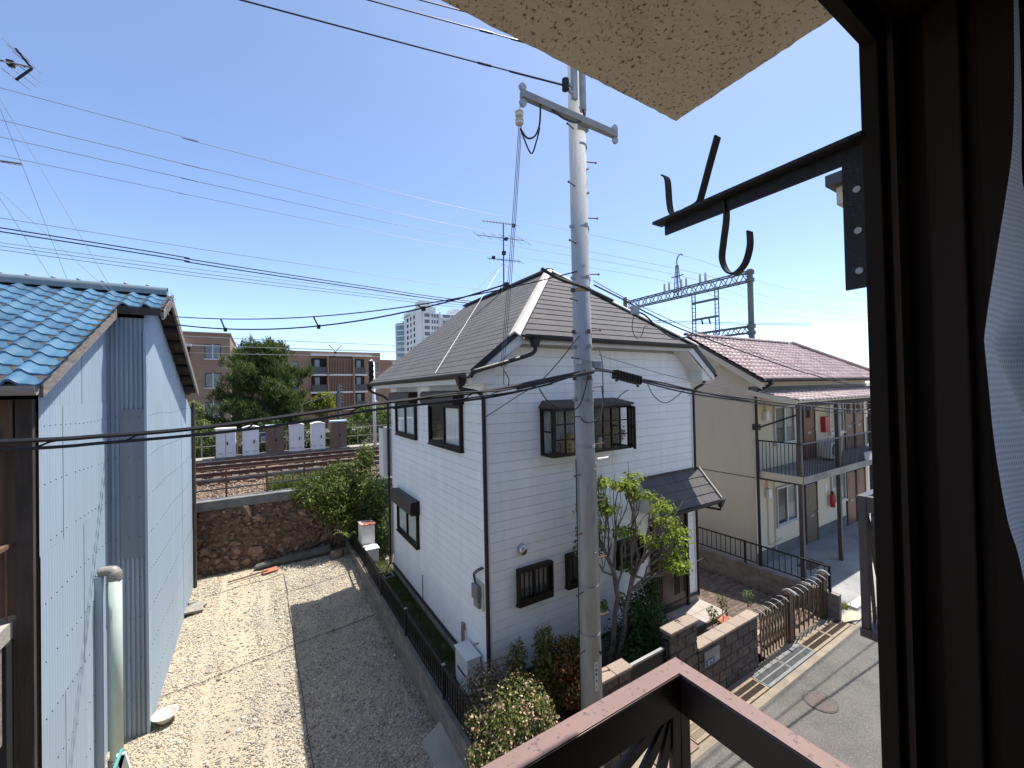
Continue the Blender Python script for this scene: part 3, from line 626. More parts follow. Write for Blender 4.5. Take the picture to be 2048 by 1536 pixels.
M_dry = leaf_mat('dry_petal', [(0.16, 0.09, 0.05), (0.26, 0.16, 0.10), (0.30, 0.14, 0.12)])
foliage('flower_heads', [(5.75, 5.86, zb + .33, .14, .09, .14), (6.0, 5.86, zb + .38, .15, .09, .15), (6.18, 5.87, zb + .26, .1, .08, .14), (5.2, 5.87, zb + .35, .1, .08, .12)], 900, 0.045, M_dry, df, 3)
mb = MB()
for k in range(14): mb.cyl((5.8 + random.uniform(-.1, .3), 5.86, zb), (5.75 + random.uniform(-.1, .45), 5.86, zb + .32), .004, .003, 4)
mb.build('stems', M_bark, df)
pot = tag(MB().lathe((5.86, 5.86, zb), [(.06, 0), (.085, .12), (.08, .13)], 14).build('flower_pot', M_dark, smooth=True), 'dark round pot holding dried flowers in the bay window', 'pot')

# entrance door
door = MB(); D0, D1, DZ0, DZ1 = 7.18, 8.44, 0.11, 2.3
fb(door, FF, D0, D0 + .06, DZ0, DZ1, .0045, .07); fb(door, FF, D1 - .06, D1, DZ0, DZ1, .0045, .07); fb(door, FF, D0 + .06, D1 - .06, DZ1 - .06, DZ1, .0045, .07)
door = door.build('door', M_brownm, house)
M_doord = mat('door_dark', (0.035, 0.027, 0.022), (0.025, 0.02, 0.017), 5, 0.4)
for (a, b) in ((D0 + .061, 7.60), (7.604, D1 - .061)):
    mb = MB(); fb(mb, FF, a, b, DZ0 + .02, DZ1 - .061, .0046, .035); mb.build('door_leaf', M_doord, door)
for a in (7.29, 7.36, 7.43, 7.50, 7.95, 8.02, 8.09, 8.28):
    mb = MB(); fb(mb, FF, a, a + .03, .45, 1.9, .0352, .046); mb.build('door_slat', M_brownm, door)
mb = MB(); mb.tube([(7.66, 5.985, .95), (7.66, 5.95, .97), (7.66, 5.95, 1.36), (7.66, 5.985, 1.38)], .012, 8); mb.build('handle', M_brass, door)
mb = MB(); fb(mb, FF, 7.54, 7.57, 1.0, 1.12, .0352, .05); fb(mb, FF, 7.54, 7.57, 1.2, 1.3, .0352, .05); mb.build('lock', M_brass, door)
# canopy over the door
can = thing('tmp', '', '', (0, 0, 0)); bpy.data.objects.remove(can)
CX0, CX1, CY, CZ0, CZ1 = 6.90, 8.93, 5.52, 2.58, 3.19
mb = MB(); mb.hexa([(CX0, CY, CZ0 - .09), (CX1, CY, CZ0 - .09), (CX1, HY0 - .005, CZ0 - .09), (CX0, HY0 - .005, CZ0 - .09), (CX0, CY, CZ0 - .01), (CX1, CY, CZ0 - .01), (CX1, HY0 - .005, CZ1 - .01), (CX0, HY0 - .005, CZ1 - .01)])
canopy = mb.build('door_canopy', M_trimw, house)
M_shingd = mat('canopy_slate', (0.085, 0.082, 0.086), (0.055, 0.054, 0.058), 2, 0.7, rnd=0.12, bump=0.3)
for r in range(4):
    t0, t1 = r / 4 - .02, (r + 1) / 4; y0, y1 = CY - .03 + (HY0 - .006 - CY + .03) * t0, CY - .03 + (HY0 - .006 - CY + .03) * t1; z0, z1 = CZ0 - .012 + (CZ1 - CZ0 + .012) * t0, CZ0 - .012 + (CZ1 - CZ0 + .012) * t1
    n_ = 7
    for k in range(n_ + 1):
        a = CX0 - .03 + (CX1 - CX0 + .06) / n_ * (k - (.5 if r % 2 else 0)); b = a + (CX1 - CX0 + .06) / n_ - .006
        a, b = max(a, CX0 - .03), min(b, CX1 + .03)
        if b - a < .04: continue
        mb = MB(); mb.hexa([(a, y0, z0), (b, y0, z0), (b, y1, z1), (a, y1, z1), (a, y0 - .008, z0 + .024), (b, y0 - .008, z0 + .024), (b, y1, z1 + .008), (a, y1, z1 + .008)]); mb.build('shingle', M_shing, canopy)
MB().bar((CX1 + .035, CY - .04, CZ0 + .02), (CX1 + .035, HY0 - .01, CZ1 + .03), .03, .06).build('verge_cap', M_hip, canopy)
MB().box(CX0, CX1 + .02, HY0 - .03, HY0 - .0048, CZ1 + .0, CZ1 + .05).build('apron_flashing', M_gutter, canopy)
gutter((CX0 - .02, CY - .075, CZ0 + .01), (CX1 + .06, CY - .075, CZ0 + .01), canopy)
mb = MB(); mb.hexa([(8.84, 5.41, 2.42), (8.90, 5.41, 2.42), (8.90, 5.47, 2.42), (8.84, 5.47, 2.42), (8.81, 5.38, 2.53), (8.93, 5.38, 2.53), (8.93, 5.50, 2.53), (8.81, 5.50, 2.53)]); mb.build('gutter_hopper', M_gutter, canopy)
MB().tube([(8.87, 5.44, 2.44), (8.87, 5.45, 2.36), (8.85, 5.8, 2.34), (8.82, 6.0, 2.36)], .026, 8).build('downpipe', M_gutter, canopy)
# small fittings on the house
mb = MB(); mb.lathe((0, 0, 0), [(.085, 0), (.085, .04), (.08, .08), (.055, .115), (.0, .13)], 16); mb.v = [(3.86 + x, HY0 - .005 - max(z, 0) * 0.9, 2.40 + y * 1.15) for x, y, z in mb.v]; mb.f = [tuple(reversed(q)) for q in mb.f]
mb.build('vent_hood', M_steel, house, smooth=True)
em = MB(); fb(em, FL, 6.24, 6.58, 1.42, 1.88, .0045, .035); em = em.build('electric_meter', mat('meter_board', (0.52, 0.50, 0.42), rough=0.6), house)
mb = MB(); fb(mb, FL, 6.29, 6.52, 1.58, 1.83, .0352, .12); mb.build('meter_body', mat('meter_grey', (0.16, 0.17, 0.18), rough=0.3), em, bevel=.02)
mb = MB(); fb(mb, FL, 6.31, 6.5, 1.44, 1.56, .0352, .09); mb.build('meter_box', M_greyp, em, bevel=.01)
mb = MB()
for d in (0, .05): mb.tube(spline([(3.14, 6.4 + d, 1.86), (3.12, 6.4 + d, 2.0), (3.14, 6.3 + d, 2.1), (3.2, 6.22 + d, 2.16)], 4), .012, 6)
mb.build('conduit', M_black, em)
mb = MB(); mb.tube([(3.18, 7.12, .75), (3.18, 7.12, .32)], .018, 6).tube([(3.19, 7.05, .7), (3.17, 7.02, .75), (3.16, 6.98, .32)], .016, 6); fb(mb, FL, 7.03, 7.11, .72, .84, .0045, .06); mb.build('gas_pipe', M_greyp, house)
MB().tube([(3.18, 9.3, .9), (3.18, 9.3, .3)], .01, 6).build('earth_wire', M_black, house)
# antenna on the ridge
ant = thing('television_antenna', 'tall television antenna mast with three booms on the white house ridge', 'antenna', (RX, 9.95, 8.0))
MB().cyl((RX, 9.95, 7.98), (RX + .03, 9.95, 9.95), .022, .018, 8).build('mast', M_gantry, ant)
for zz, x0, x1, tz, nel, L_ in ((9.94, 5.31, 6.43, .10, 12, .16), (9.52, 5.13, 6.66, .11, 6, .42), (8.90, 5.47, 6.54, .07, 9, .18)):
    mb = MB(); mb.tube([(x0, 9.95, zz - tz / 2), (x1, 9.95, zz + tz / 2)], .013, 6); mb.build('boom', M_gantry, ant)
    for k in range(nel):
        t = k / (nel - 1); x = x0 + (x1 - x0) * t; z = zz - tz / 2 + tz * t; l = L_ * (.7 + .5 * t)
        MB().tube([(x, 9.95 - l * .8, z - l * .55), (x, 9.95 + l * .8, z + l * .55)], .006, 4).build('element', M_gantry, ant)
mb = MB(); mb.box(6.28, 6.36, 9.91, 9.99, 9.9, 9.99).box(6.02, 6.1, 9.91, 9.99, 9.47, 9.55).box(5.93, 6.02, 9.9, 9.99, 9.04, 9.14).box(5.6, 5.67, 9.91, 9.99, 8.88, 8.95); mb.build('connector_box', M_iron, ant)
mb = MB()
for dx, dy in ((-.18, -.18), (.18, -.18), (-.18, .18), (.18, .18)): mb.cyl((RX + dx, 9.95 + dy, 7.88), (RX, 9.95, 8.22), .012, n=5)
mb.build('mast_foot', M_gantry, ant)
MB().tube([(RX, 9.95, 8.8), (2.83, 7.345, 5.53)], .007, 4).build('guy_wire', M_plast, ant)
MB().tube([(RX, 9.95, 8.8), (RX - 1.5, 11.9, roofz(RX - 1.5) + .04)], .004, 4).build('guy_wire', M_plast, ant)
MB().tube([(RX, 9.95, 8.8), (RX + 1.5, 8.6, roofz(RX + 1.5) + .04)], .004, 4).build('guy_wire', M_wire, ant)
# porch
pr = struct(MB().box(7.0, 8.86, 5.36, HY0 - .022, -.38, .085).build('porch', M_conc))
for j in range(2):
    for i in range(6): MB().box(7.005 + i * .3085, 7.005 + i * .3085 + .303, 5.365 + j * .332, 5.365 + j * .332 + .326, .0852, .105).build('porch_tile', M_porch, pr)
MB().box(7.0, 8.86, 5.335, 5.3595, -.38, .10).build('porch_riser', mat('porch_riser', (0.10, 0.075, 0.065), rough=.8), pr)

# ================================================================== blue corrugated house
blue = thing('blue_house', 'pale blue corrugated iron house with glazed blue tile roof on the left', 'house', (-5, 10, -0.4))
XN, XF, YS, YN, YE = -2.12, -1.65, 9.10, 6.72, 14.32
RYb, RZb = 9.85, 7.10
def bz(y): return RZb - 0.478 * abs(y - RYb)          # roof plane
def gtop(y): return bz(y) - 0.16
MB().box(-9.5, XN - .05, YN + .02, YE - .05, -.6, 5.05).build('wall', M_cream, blue)
mb = MB(); mb.prism([(-9.4, YN + .2, 5.05), (-9.4, YE - .2, 5.05), (-9.4, RYb, RZb - .3)], (9.4 + XN - .05, 0, 0)); mb.build('gable_core', M_dark, blue)
MB().box(XN - .05, XF - .03, YS + .03, YE - .05, -.6, 5.0).build('wing_core', M_dark, blue)
def corr(u0, u1, z0, zt, fixed, axis, m, parent, pitch=.076, amp=.009, name='corrugated_sheet', spp=6):
    n_ = max(4, int((u1 - u0) / pitch * spp)); r0, r1 = [], []
    for k in range(n_ + 1):
        u = u0 + (u1 - u0) * k / n_; o_ = amp * math.cos(2 * math.pi * u / pitch); zz = zt(u) if callable(zt) else zt
        zz = max(zz, z0 + .02)
        if axis == 'Y': r0.append((fixed + o_, u, z0)); r1.append((fixed + o_, u, zz))
        else: r0.append((u, fixed - o_, z0)); r1.append((u, fixed - o_, zz))
    return MB().grid([r0, r1]).build(name, m, parent, smooth=True)
def ribs(u0, u1, z0, z1, y, pitch=.058, d=.02):
    r0, r1 = [], []; u = u0
    while u < u1 - .001:
        for f_, o_ in ((0, 0), (.5, 0), (.62, d), (.88, d)):
            q_ = min(u + f_ * pitch, u1); r0.append((q_, y + o_ - d, z0)); r1.append((q_, y + o_ - d, z1))
        u += pitch
    return MB().grid([r0, r1]).build('ribbed_sheet', M_bluef, blue)
wpan = thing('tmp', '', '', (0, 0, 0)); bpy.data.objects.remove(wpan)
levels = [(-.45, 1.55), (1.50, 3.45), (3.40, 5.12), (5.07, 99)]
y = YN; i = 0
while y < YS - .05:
    y1 = min(y + .63, YS)
    for j, (a, b) in enumerate(levels):
        if a < gtop((y + y1) / 2) - .1: corr(y, y1 + .0, a, (lambda u, b=b: min(b, gtop(u))), XN + .012 * ((i + j) % 2) * .3 + .004 * (3 - j), 'Y', M_blue, blue)
    y = y1; i += 1
y = YS; i = 0
while y < YE - .05:
    y1 = min(y + .72, YE)
    for j, (a, b) in enumerate(levels):
        if a < gtop((y + y1) / 2) - .1: corr(y, y1, a, (lambda u, b=b: min(b, gtop(u))), XF + .003 * (i % 2) + .004 * (3 - j), 'Y', M_blue, blue)
    y = y1; i += 1
for j, (a, b) in enumerate(levels[:3] + [(5.07, 6.52)]): ribs(XN, XF, a, min(b, 6.52), YS - .004 * (3 - j))
corr(-1.93, XF + .02, 2.55, 5.0, YS - .045, 'X', M_blued, blue, pitch=.094, amp=.004, name='patch_sheet')
mb = MB(); mb.box(XF - .005, XF + .03, YS - .05, YS + .06, -.45, 6.3); mb.build('corner_flashing', M_blue, blue)
# nail rows
nl = MB()
def nail(p, ax):
    x, y, z = p; s = .0055
    if ax == 'Y': nl.box(x, x + .008, y - s, y + s, z - s, z + s)
    else: nl.box(x - s, x + s, y - .008, y, z - s, z + s)
for r in range(8):
    z = .25 + r * .66
    y = YN + .06
    while y < YE - .1:
        if z + .04 * math.sin(r) < gtop(y) - .05 and random.random() < .93: nail(((XN if y < YS else XF) + .018, y, z + .02 * math.sin(y * 2 + r)), 'Y')
        y += .152
    for x in (-2.0, -1.85, -1.72): nail((x, YS - .05, z), 'X')
stuff(nl.build('roofing_nails', M_iron, blue))
# timber barge boards and rafters
def barge(pts, x0, x1, h, name='barge_board'):
    a, b = pts; mb = MB(); mb.hexa([(x0, a, bz(a) - .02 - h), (x1, a, bz(a) - .02 - h), (x1, b, bz(b) - .02 - h), (x0, b, bz(b) - .02 - h), (x0, a, bz(a) - .02), (x1, a, bz(a) - .02), (x1, b, bz(b) - .02), (x0, b, bz(b) - .02)]); mb.build(name, M_wood, blue)
barge((6.30, 9.0), XN + .13, XN + .165, .17)
barge((9.0, RYb), XF + .24, XF + .275, .17); barge((RYb, 13.5), XF + .24, XF + .275, .17)
for k in range(9):
    yy = 9.3 + k * .48; MB().box(XF, XF + .24, yy - .04, yy + .04, bz(yy) - .19, bz(yy) - .08).build('purlin', M_woodd, blue)
for k in range(5):
    yy = 6.6 + k * .5; MB().box(XN, XN + .13, yy - .04, yy + .04, bz(yy) - .19, bz(yy) - .08).build('purlin', M_woodd, blue)
MB().box(XN + .166, XF + .24, 8.96, 8.99, bz(9) - .13, bz(9) - .01).build('eave_board', M_woodd, blue)
# roof deck + tiles (each tile a piece)
dk = MB()
for (ya_, yb_, x1_) in ((6.26, 9.0, XN + .16), (9.0, RYb, XF + .27), (RYb, 13.55, XF + .27)):
    dk.hexa([(-9.5, ya_, bz(ya_) - .06), (x1_, ya_, bz(ya_) - .06), (x1_, yb_, bz(yb_) - .06), (-9.5, yb_, bz(yb_) - .06), (-9.5, ya_, bz(ya_) - .02), (x1_, ya_, bz(ya_) - .02), (x1_, yb_, bz(yb_) - .02), (-9.5, yb_, bz(yb_) - .02)])
roofb = dk.build('roof', M_woodd, blue)
TW, TL = .275, .262
def tile_mesh():
    mb = MB(); n_ = 10; sl = math.atan(.478); top, lip = [], []
    def hgt(u): return .028 * math.sin(2 * math.pi * (u + .08)) + .012 * math.sin(4 * math.pi * u)
    rows = []
    for v, dz in ((0, .030), (.02, .034), (TL + .05, .004)): rows.append([(TW * 1.06 * (k / n_) , v * math.cos(sl), v * math.sin(sl) + hgt(k / n_) + dz) for k in range(n_ + 1)])
    mb.grid(rows); mb.grid([[(TW * 1.06 * (k / n_), 0, hgt(k / n_) + .004) for k in range(n_ + 1)], rows[0]])
    return mesh_only(mb, 'roof_tile', M_btile, smooth=False)
tm = tile_mesh()
for p in tm.polygons: p.use_smooth = p.index < 20
rr = 0; yy = 6.22
while yy < RYb - .1:
    xr_ = (XN + .17) if yy < 8.88 else (XF + .28)
    nmax = 13 if yy > 7.4 else 9
    for k in range(nmax):
        x = XN + .17 - TW * (k + 1) if yy < 8.88 else XN + .17 + TW * 1 - TW * k
        inst('roof_tile', tm, (x, yy, bz(yy) - .015 + random.uniform(-.003, .003)), roofb, rot=(0, 0, random.uniform(-.012, .012)))
    yy += TL * math.cos(math.atan(.478)); rr += 1
M_ridge = mat('ridge_tile', (0.13, 0.20, 0.235), (0.19, 0.22, 0.23), 4, 0.3, rnd=.15)
MB().box(-9.5, XF + .2, RYb - .10, RYb + .10, RZb - .02, RZb + .06).build('ridge_bed', M_ridge, roofb)
rt_ = MB(); n_ = 8; rt_.grid([[(0 if a == 0 else .3, -.085 * math.cos(math.pi * k / n_), .075 * math.sin(math.pi * k / n_)) for k in range(n_ + 1)] for a in (1, 0)])
rt_.tube([(.0, 0, .07), (.04, 0, .085)], .03, 8)
rme = mesh_only(rt_, 'ridge_tile', M_ridge, smooth=True)
for k in range(24): inst('ridge_tile', rme, (XF + .2 - .3 - .3 * k, RYb, RZb + .06), roofb)
# bundled thatch-like fraying at the verge top
tn = MB(); rg = np.random.default_rng(2)
for k in range(90):
    yy = RYb + rg.uniform(-.75, .15); p = Vector((XF + .24 + rg.uniform(-.02, .06), yy, bz(yy) + rg.uniform(-.12, .04)))
    tn.tube([p, p + Vector((rg.uniform(-.05, .05), rg.uniform(-.10, .02), rg.uniform(-.12, .03)))], .006, 3)
stuff(tn.build('splintered_wood', M_wood, blue))
gutter((-9.5, 6.2, 5.34), (XN + .15, 6.2, 5.34), blue, M_greyp, .12, .1)
MB().cyl((XF + .06, YE + .04, 5.0), (XF + .06, YE + .04, -.2), .045, n=8).build('downpipe', M_woodd, blue)
# front facade (faces the road): cream wall, timber post, dark boarded bay, balcony
MB().box(-9.4, -2.62, YN - .02, YN + .019, 4.7, 5.15).build('rendered_wall', M_cream, blue)
MB().box(-2.52, -2.3, YN - .06, YN + .019, 4.75, 5.2).build('wood_panel', mat('brown_ply', (0.16, 0.085, 0.05), (0.05, 0.035, 0.028), 3, .8, stretch=(2, 2, .5)), blue)
MB().box(-2.28, XN - .03, YN - .07, YN + .019, -.45, 5.2).build('corner_post', M_woodd, blue)
corr(-4.2, -2.28, 2.85, 4.7, YN - .03, 'X', mat('dark_corrugated', (0.055, 0.04, 0.036), (0.10, 0.05, 0.035), 2, .7, stretch=(3, 3, .2)), blue, pitch=.12, amp=.018)
mb = MB(); mb.hexa([(-6, 5.9, 4.60), (-2.35, 5.9, 4.60), (-2.35, YN - .05, 4.74), (-6, YN - .05, 4.74), (-6, 5.9, 4.63), (-2.35, 5.9, 4.63), (-2.35, YN - .05, 4.77), (-6, YN - .05, 4.77)]); mb.build('awning', M_rust, blue)
MB().box(-6, -2.31, 5.75, YN - .051, 2.62, 2.80).build('balcony_slab', mat('balcony_concrete', (0.42, 0.39, 0.34), (0.33, 0.30, 0.26), 4, .9, bump=.5), blue)
MB().bar((-2.34, 5.8, 3.62), (-2.34, YN - .06, 3.62), .045, .045).build('balcony_rail', M_rust, blue)
MB().bar((-6, 5.8, 3.62), (-2.36, 5.8, 3.62), .045, .045).build('balcony_rail', M_rust, blue)
for k in range(6): MB().cyl((-2.34, 5.82 + k * .16, 2.8), (-2.34, 5.82 + k * .16, 3.6), .009, n=6).build('baluster', M_rust, blue)
for k in range(12): MB().cyl((-2.5 - k * .16, 5.8, 2.8), (-2.5 - k * .16, 5.8, 3.6), .009, n=6).build('baluster', M_rust, blue)
for k in range(5): MB().box(-6, -2.42, 6.42, 6.47, 1.55 + k * .215, 1.755 + k * .215).build('weatherboard', mat('old_board', (0.33, 0.29, 0.23), (0.24, 0.21, 0.17), 5, .9, rnd=.1), blue)
MB().box(-2.40, -2.33, 6.40, 6.5, 1.6, 2.6).build('post', M_wood, blue)
MB().box(-6, -2.3, 6.5, YN - .071, -.45, 2.61).build('dark_store', M_dark, blue)
# mint standpipe with grey elbow
dp = thing('tmp', '', '', (0, 0, 0)); bpy.data.objects.remove(dp)
vp = thing('vent_pipe', 'pale mint green upright pipe with grey elbow beside the blue wall', 'pipe', (-1.93, 8.45, -.4))
MB().cyl((-1.885, 8.42, -.25), (-1.885, 8.42, 2.52), .077, n=20).build('pipe_body', M_mint, vp, smooth=True)
MB().tube(spline([(-1.885, 8.42, 2.46), (-1.885, 8.42, 2.54), (-1.905, 8.43, 2.585), (-1.96, 8.45, 2.60), (-2.06, 8.48, 2.59)], 5), [.083] * 8 + [.076] * 5 + [.07] * 8, 18).build('elbow', M_greyp, vp, smooth=True)
MB().cyl((-1.885, 8.42, -.4), (-1.885, 8.42, -.2), .1, n=18).build('collar', M_greyp, vp)
MB().box(-2.105, -2.03, 8.40, 8.52, -.4, 2.55).build('cover_strip', M_blue, vp)
# bowl, rubble, trestle by the blue house
bw = MB(); bw.lathe((-1.45, 9.2, gz(-1.45, 9.2) + .02), [(.08, 0), (.10, .02), (.17, .12), (.185, .125), (.185, .135), (.165, .13), (.10, .04), (.0, .035)], 22)
tag(bw.build('bowl', mat('old_white_plastic', (0.58, 0.54, 0.49), rough=.5), smooth=False), 'weathered white plastic bowl lying on the gravel by the blue corner', 'bowl')
for i, (x, y, sx, sy, sz, r) in enumerate(((-1.52, 13.2, .16, .1, .05, .4), (-1.43, 13.05, .2, .12, .045, 1.0), (-1.5, 12.9, .22, .12, .05, .2), (-1.56, 13.4, .14, .1, .06, 2.0))):
    mb = MB(); mb.box(-sx, sx, -sy, sy, 0, sz); b_ = mb.build('broken_slab', mat('slab_grey', (0.27, 0.25, 0.225), (0.18, 0.17, 0.15), 5, .9, rnd=.1)); b_.location = (x, y, gz(x, y) + .01 + .035 * (i % 3)); b_.rotation_euler = (.18, .12 * (i - 1), r)
    tag(b_, ['small broken concrete slab on top of the rubble by the blue wall', 'broad broken concrete slab in the rubble by the blue wall', 'long broken concrete slab at the near edge of the rubble', 'thick broken concrete lump at the back of the rubble'][i], 'rubble')
tr = thing('trestle', 'white A-shaped trestle with teal edge at the bottom of the picture', 'trestle', (-1.55, 7.0, -.4))
M_teal2 = mat('teal_paint', (0.06, 0.30, 0.28), rough=.6)
for s in (-1, 1):
    MB().bar((-1.66 + s * .16, 7.05, -.39), (-1.66, 7.05, .36), .05, .09).build('leg', M_plast, tr); MB().bar((-1.66 + s * .16, 7.6, -.39), (-1.66, 7.6, .36), .05, .09).build('leg', M_plast, tr)
MB().bar((-1.66, 7.0, .385), (-1.66, 7.65, .385), .03, .03).build('top_rail', M_teal2, tr)

# ================================================================== stone retaining wall under the railway
rw = thing('retaining_wall', 'rough brown stone retaining wall with grey concrete coping below the railway', 'wall', (2, 15.2, -.2))
MB().box(-14, 30, 15.12, 15.31, -.6, 1.86).build('backing', M_mort, rw)
MB().box(-14, 30, 14.98, 15.42, 1.80, 2.08).build('coping', mat('coping_concrete', (0.20, 0.20, 0.195), (0.13, 0.13, 0.125), 2.5, .9, bump=.4, bsc=50), rw, bevel=.015)
rocks = [rock_mesh('stone', M_stone, s, .2) for s in range(10)]
rg = np.random.default_rng(21); cnt = 0
placed = []
er = np.random.default_rng(4); rowsE = []
for jj in range(34):
    zE = -.4 + 2.2 * jj / 33; rowsE.append([(-2.2 + .075 * ii, 15.05 + er.normal(0, .028) - .06 * (1 - jj / 33), zE) for ii in range(75)])
stuff(MB().grid(rowsE).build('earth_face', M_mort, rw))
tries = 0
while cnt < 296 and tries < 60000:
    tries += 1; sx = .05 + .17 * rg.random() ** 2.2 * (1.0 if tries < 20000 else .55); sz = sx * rg.uniform(.6, .95); x = rg.uniform(-2.05, 2.75); z = rg.uniform(-.2, 1.78)
    if any(((x - a) / (sx + c_)) ** 2 + ((z - b) / (sz + d_)) ** 2 < .74 for a, b, c_, d_ in placed): continue
    placed.append((x, z, sx, sz)); cnt += 1
    inst('stone', rocks[rg.integers(10)], (x, 15.075 + rg.uniform(-.03, .04) - .05 * (1 - z / 1.9), z), rw, rot=(rg.uniform(-.5, .5), rg.uniform(-.7, .7), rg.uniform(-.5, .5)), scale=(sx * 1.0, .12, sz * 1.0))
for j in range(0):
    x = 0
    while False:
        sx = rg.uniform(.07, .155); sz = rg.uniform(.065, .115)
        inst('stone', rocks[rg.integers(10)], (x + sx, 15.03 + rg.uniform(-.03, .08) + .02 * j * .3, z + rg.uniform(-.05, .05)), rw, rot=(rg.uniform(-.4, .4), rg.uniform(-.8, .8), rg.uniform(-.5, .5)), scale=(sx * 1.0, .10, sz * 1.0)); cnt += 1
        x += 2 * sx * .96
# fence on the wall
tf = thing('trackside_fence', 'low rusty post and rail fence on top of the stone wall', 'fence', (2, 15.3, 2.08))
for k in range(14): MB().box(-5.2 + k * 1.067, -5.15 + k * 1.067, 15.25, 15.3, 2.06, 2.96).build('post', M_rust, tf)
for z in (2.93, 2.62, 2.34): MB().bar((-6, 15.32, z), (9, 15.32, z), .025, .045).build('rail', M_rust if z > 2.9 else M_gantry, tf)
# rubbish at the wall foot
tag(MB().hexa([(-.2, 14.6, -.06), (1.9, 14.55, .0), (1.95, 14.75, .0), (-.15, 14.85, -.06), (-.2, 14.62, .0), (1.9, 14.57, .25), (1.95, 14.72, .25), (-.15, 14.83, .02)]).build('old_plank', mat('grey_plank', (0.10, 0.10, 0.10), (0.06, 0.06, 0.06), 4, .8)), 'dark grey plank lying at the foot of the stone wall', 'plank')
b_ = tag(MB().box(-.2, .2, -.1, .1, 0, .03).build('broken_board', M_terra), 'broken red board lying on the gravel before the stone wall', 'board'); b_.location = (.2, 14.35, gz(.2, 14.35) + .05); b_.rotation_euler = (.2, 0, .25)
b_ = tag(MB().tube([(-.5, 0, 0), (.5, 0, .02)], .02, 6).build('pole_offcut', M_rust), 'thin red-brown stick lying in front of the stone wall', 'stick'); b_.location = (-.35, 14.2, gz(-.35, 14.2) + .04); b_.rotation_euler = (0, 0, .22)
b_ = tag(inst('boulder', rock_mesh('boulder', mat('boulder', (0.2, 0.17, 0.13), (0.14, 0.12, 0.1), 4, .95, bump=.6), 31, .12), (2.05, 14.3, 0), scale=(.2, .17, .16)), 'round boulder lying beside the end of the lot wall', 'boulder')

# ================================================================== block wall and railing between lot and house
lw = thing('lot_wall', 'low grey block wall with black railing between gravel lot and lawn', 'wall', (2.5, 9, -.4))
MB().box(2.45, 2.55, 3.96, 15.0, -.6, .14).build('mortar', M_concd, lw)
for j in range(3):
    z0 = -.42 + j * .19; y = 3.96 - (.2 if j % 2 else 0)
    while y < 14.95:
        a, b = max(y, 3.965), min(y + .393, 14.99)
        if b - a > .05: MB().box(2.438, 2.562, a, b, z0, z0 + .184).build('block', M_wblock, lw)
        y += .40
MB().box(2.43, 2.57, 3.955, 15.0, .151, .175).build('coping', M_wblock, lw)
lf = thing('lot_railing', 'black iron railing standing on the lot wall', 'railing', (2.5, 9, .175))
y = 4.30
posts = [4.30, 6.35, 8.4, 10.4, 12.35, 14.4]
for yp in posts: MB().box(2.475, 2.525, yp - .025, yp + .025, .17, .72).build('post', M_iron, lf); MB().box(2.47, 2.53, yp - .03, yp + .03, .72, .73).build('post_cap', M_galv, lf)
MB().box(2.485, 2.515, 4.0, 14.9, .66, .70).build('top_rail', M_iron, lf); MB().box(2.487, 2.513, 4.0, 14.9, .215, .24).build('bottom_rail', M_iron, lf)
bar = MB(); bar.box(-.008, .008, -.009, .009, 0, .42); bme = mesh_only(bar, 'bar', M_iron); y = 4.05
while y < 14.85:
    if min(abs(y - p) for p in posts) > .04: inst('bar', bme, (2.5, y, .24), lf)
    y += .098
# leaning slabs at the near end of the wall
for i, (p, w_) in enumerate((((2.20, 5.9), .5), ((2.40, 5.75), .14))):
    b_ = MB().box(-.26 if i == 0 else -.06, .26 if i == 0 else .06, -.75, .45, 0, .05).build('paving_slab', M_conc); b_.location = (p[0] + .1, p[1] - .1, -.36); b_.rotation_euler = (0, -.55, .05)
    tag(b_, ['wide grey concrete slab leaning on the near end of the lot wall', 'narrow concrete strip beside the leaning slab at the lot wall'][i], 'slab')
# water heater, white lockers, drain box on the lawn side
wh = thing('water_heater', 'grey-white box water heater standing at the corner of the white house', 'water heater', (3.08, 6.6, 0))
MB().box(2.92, 3.16, 6.34, 6.84, .04, .62).build('casing', M_plast, wh, bevel=.012); MB().box(2.915, 2.919, 6.42, 6.76, .30, .34).build('vent_slot', M_gutter, wh)
MB().box(2.90, 3.18, 6.32, 6.86, .621, .645).build('lid', M_plast, wh, bevel=.008); MB().tube([(3.0, 6.88, .55), (2.98, 6.93, .45), (2.98, 6.92, .05)], .03, 8).build('hose', M_galv, wh)
MB().tube([(3.12, 6.5, .75), (3.21, 6.5, .75)], .015, 6).build('pipe_stub', M_galv, wh)
lk = thing('garden_locker', 'tall white metal locker with rust-stained lid behind the railing', 'locker', (2.83, 13.3, .03))
MB().box(2.62, 3.02, 13.25, 13.75, .03, 1.05).build('casing', M_cabw, lk, bevel=.01); MB().box(2.60, 3.04, 13.23, 13.77, 1.051, 1.09).build('lid', mat('rust_lid', (0.62, 0.58, 0.5), (0.45, 0.16, 0.09), 2.6, .7, lo=.45, hi=.56), lk, bevel=.01)
lk2 = thing('garden_box', 'low white lidded box in front of the tall locker', 'box', (2.85, 12.95, .03))
MB().box(2.64, 3.02, 12.8, 13.2, .03, .42).build('casing', M_cabw, lk2, bevel=.01); MB().box(2.61, 3.05, 12.77, 13.22, .421, .47).build('lid', M_plast, lk2, bevel=.012)
dr = thing('drain_box', 'square concrete drain box set in the lawn at the back corner', 'drain', (2.98, 11.55, .03))
mb = MB(); mb.box(2.84, 3.12, 11.42, 11.46, .0, .10).box(2.84, 3.12, 11.68, 11.72, .0, .10).box(2.84, 2.88, 11.46, 11.68, .0, .10).box(3.08, 3.12, 11.46, 11.68, .0, .10); mb.build('rim', M_conc, dr); MB().box(2.88, 3.08, 11.46, 11.68, .0, .05).build('cover', M_soil, dr)

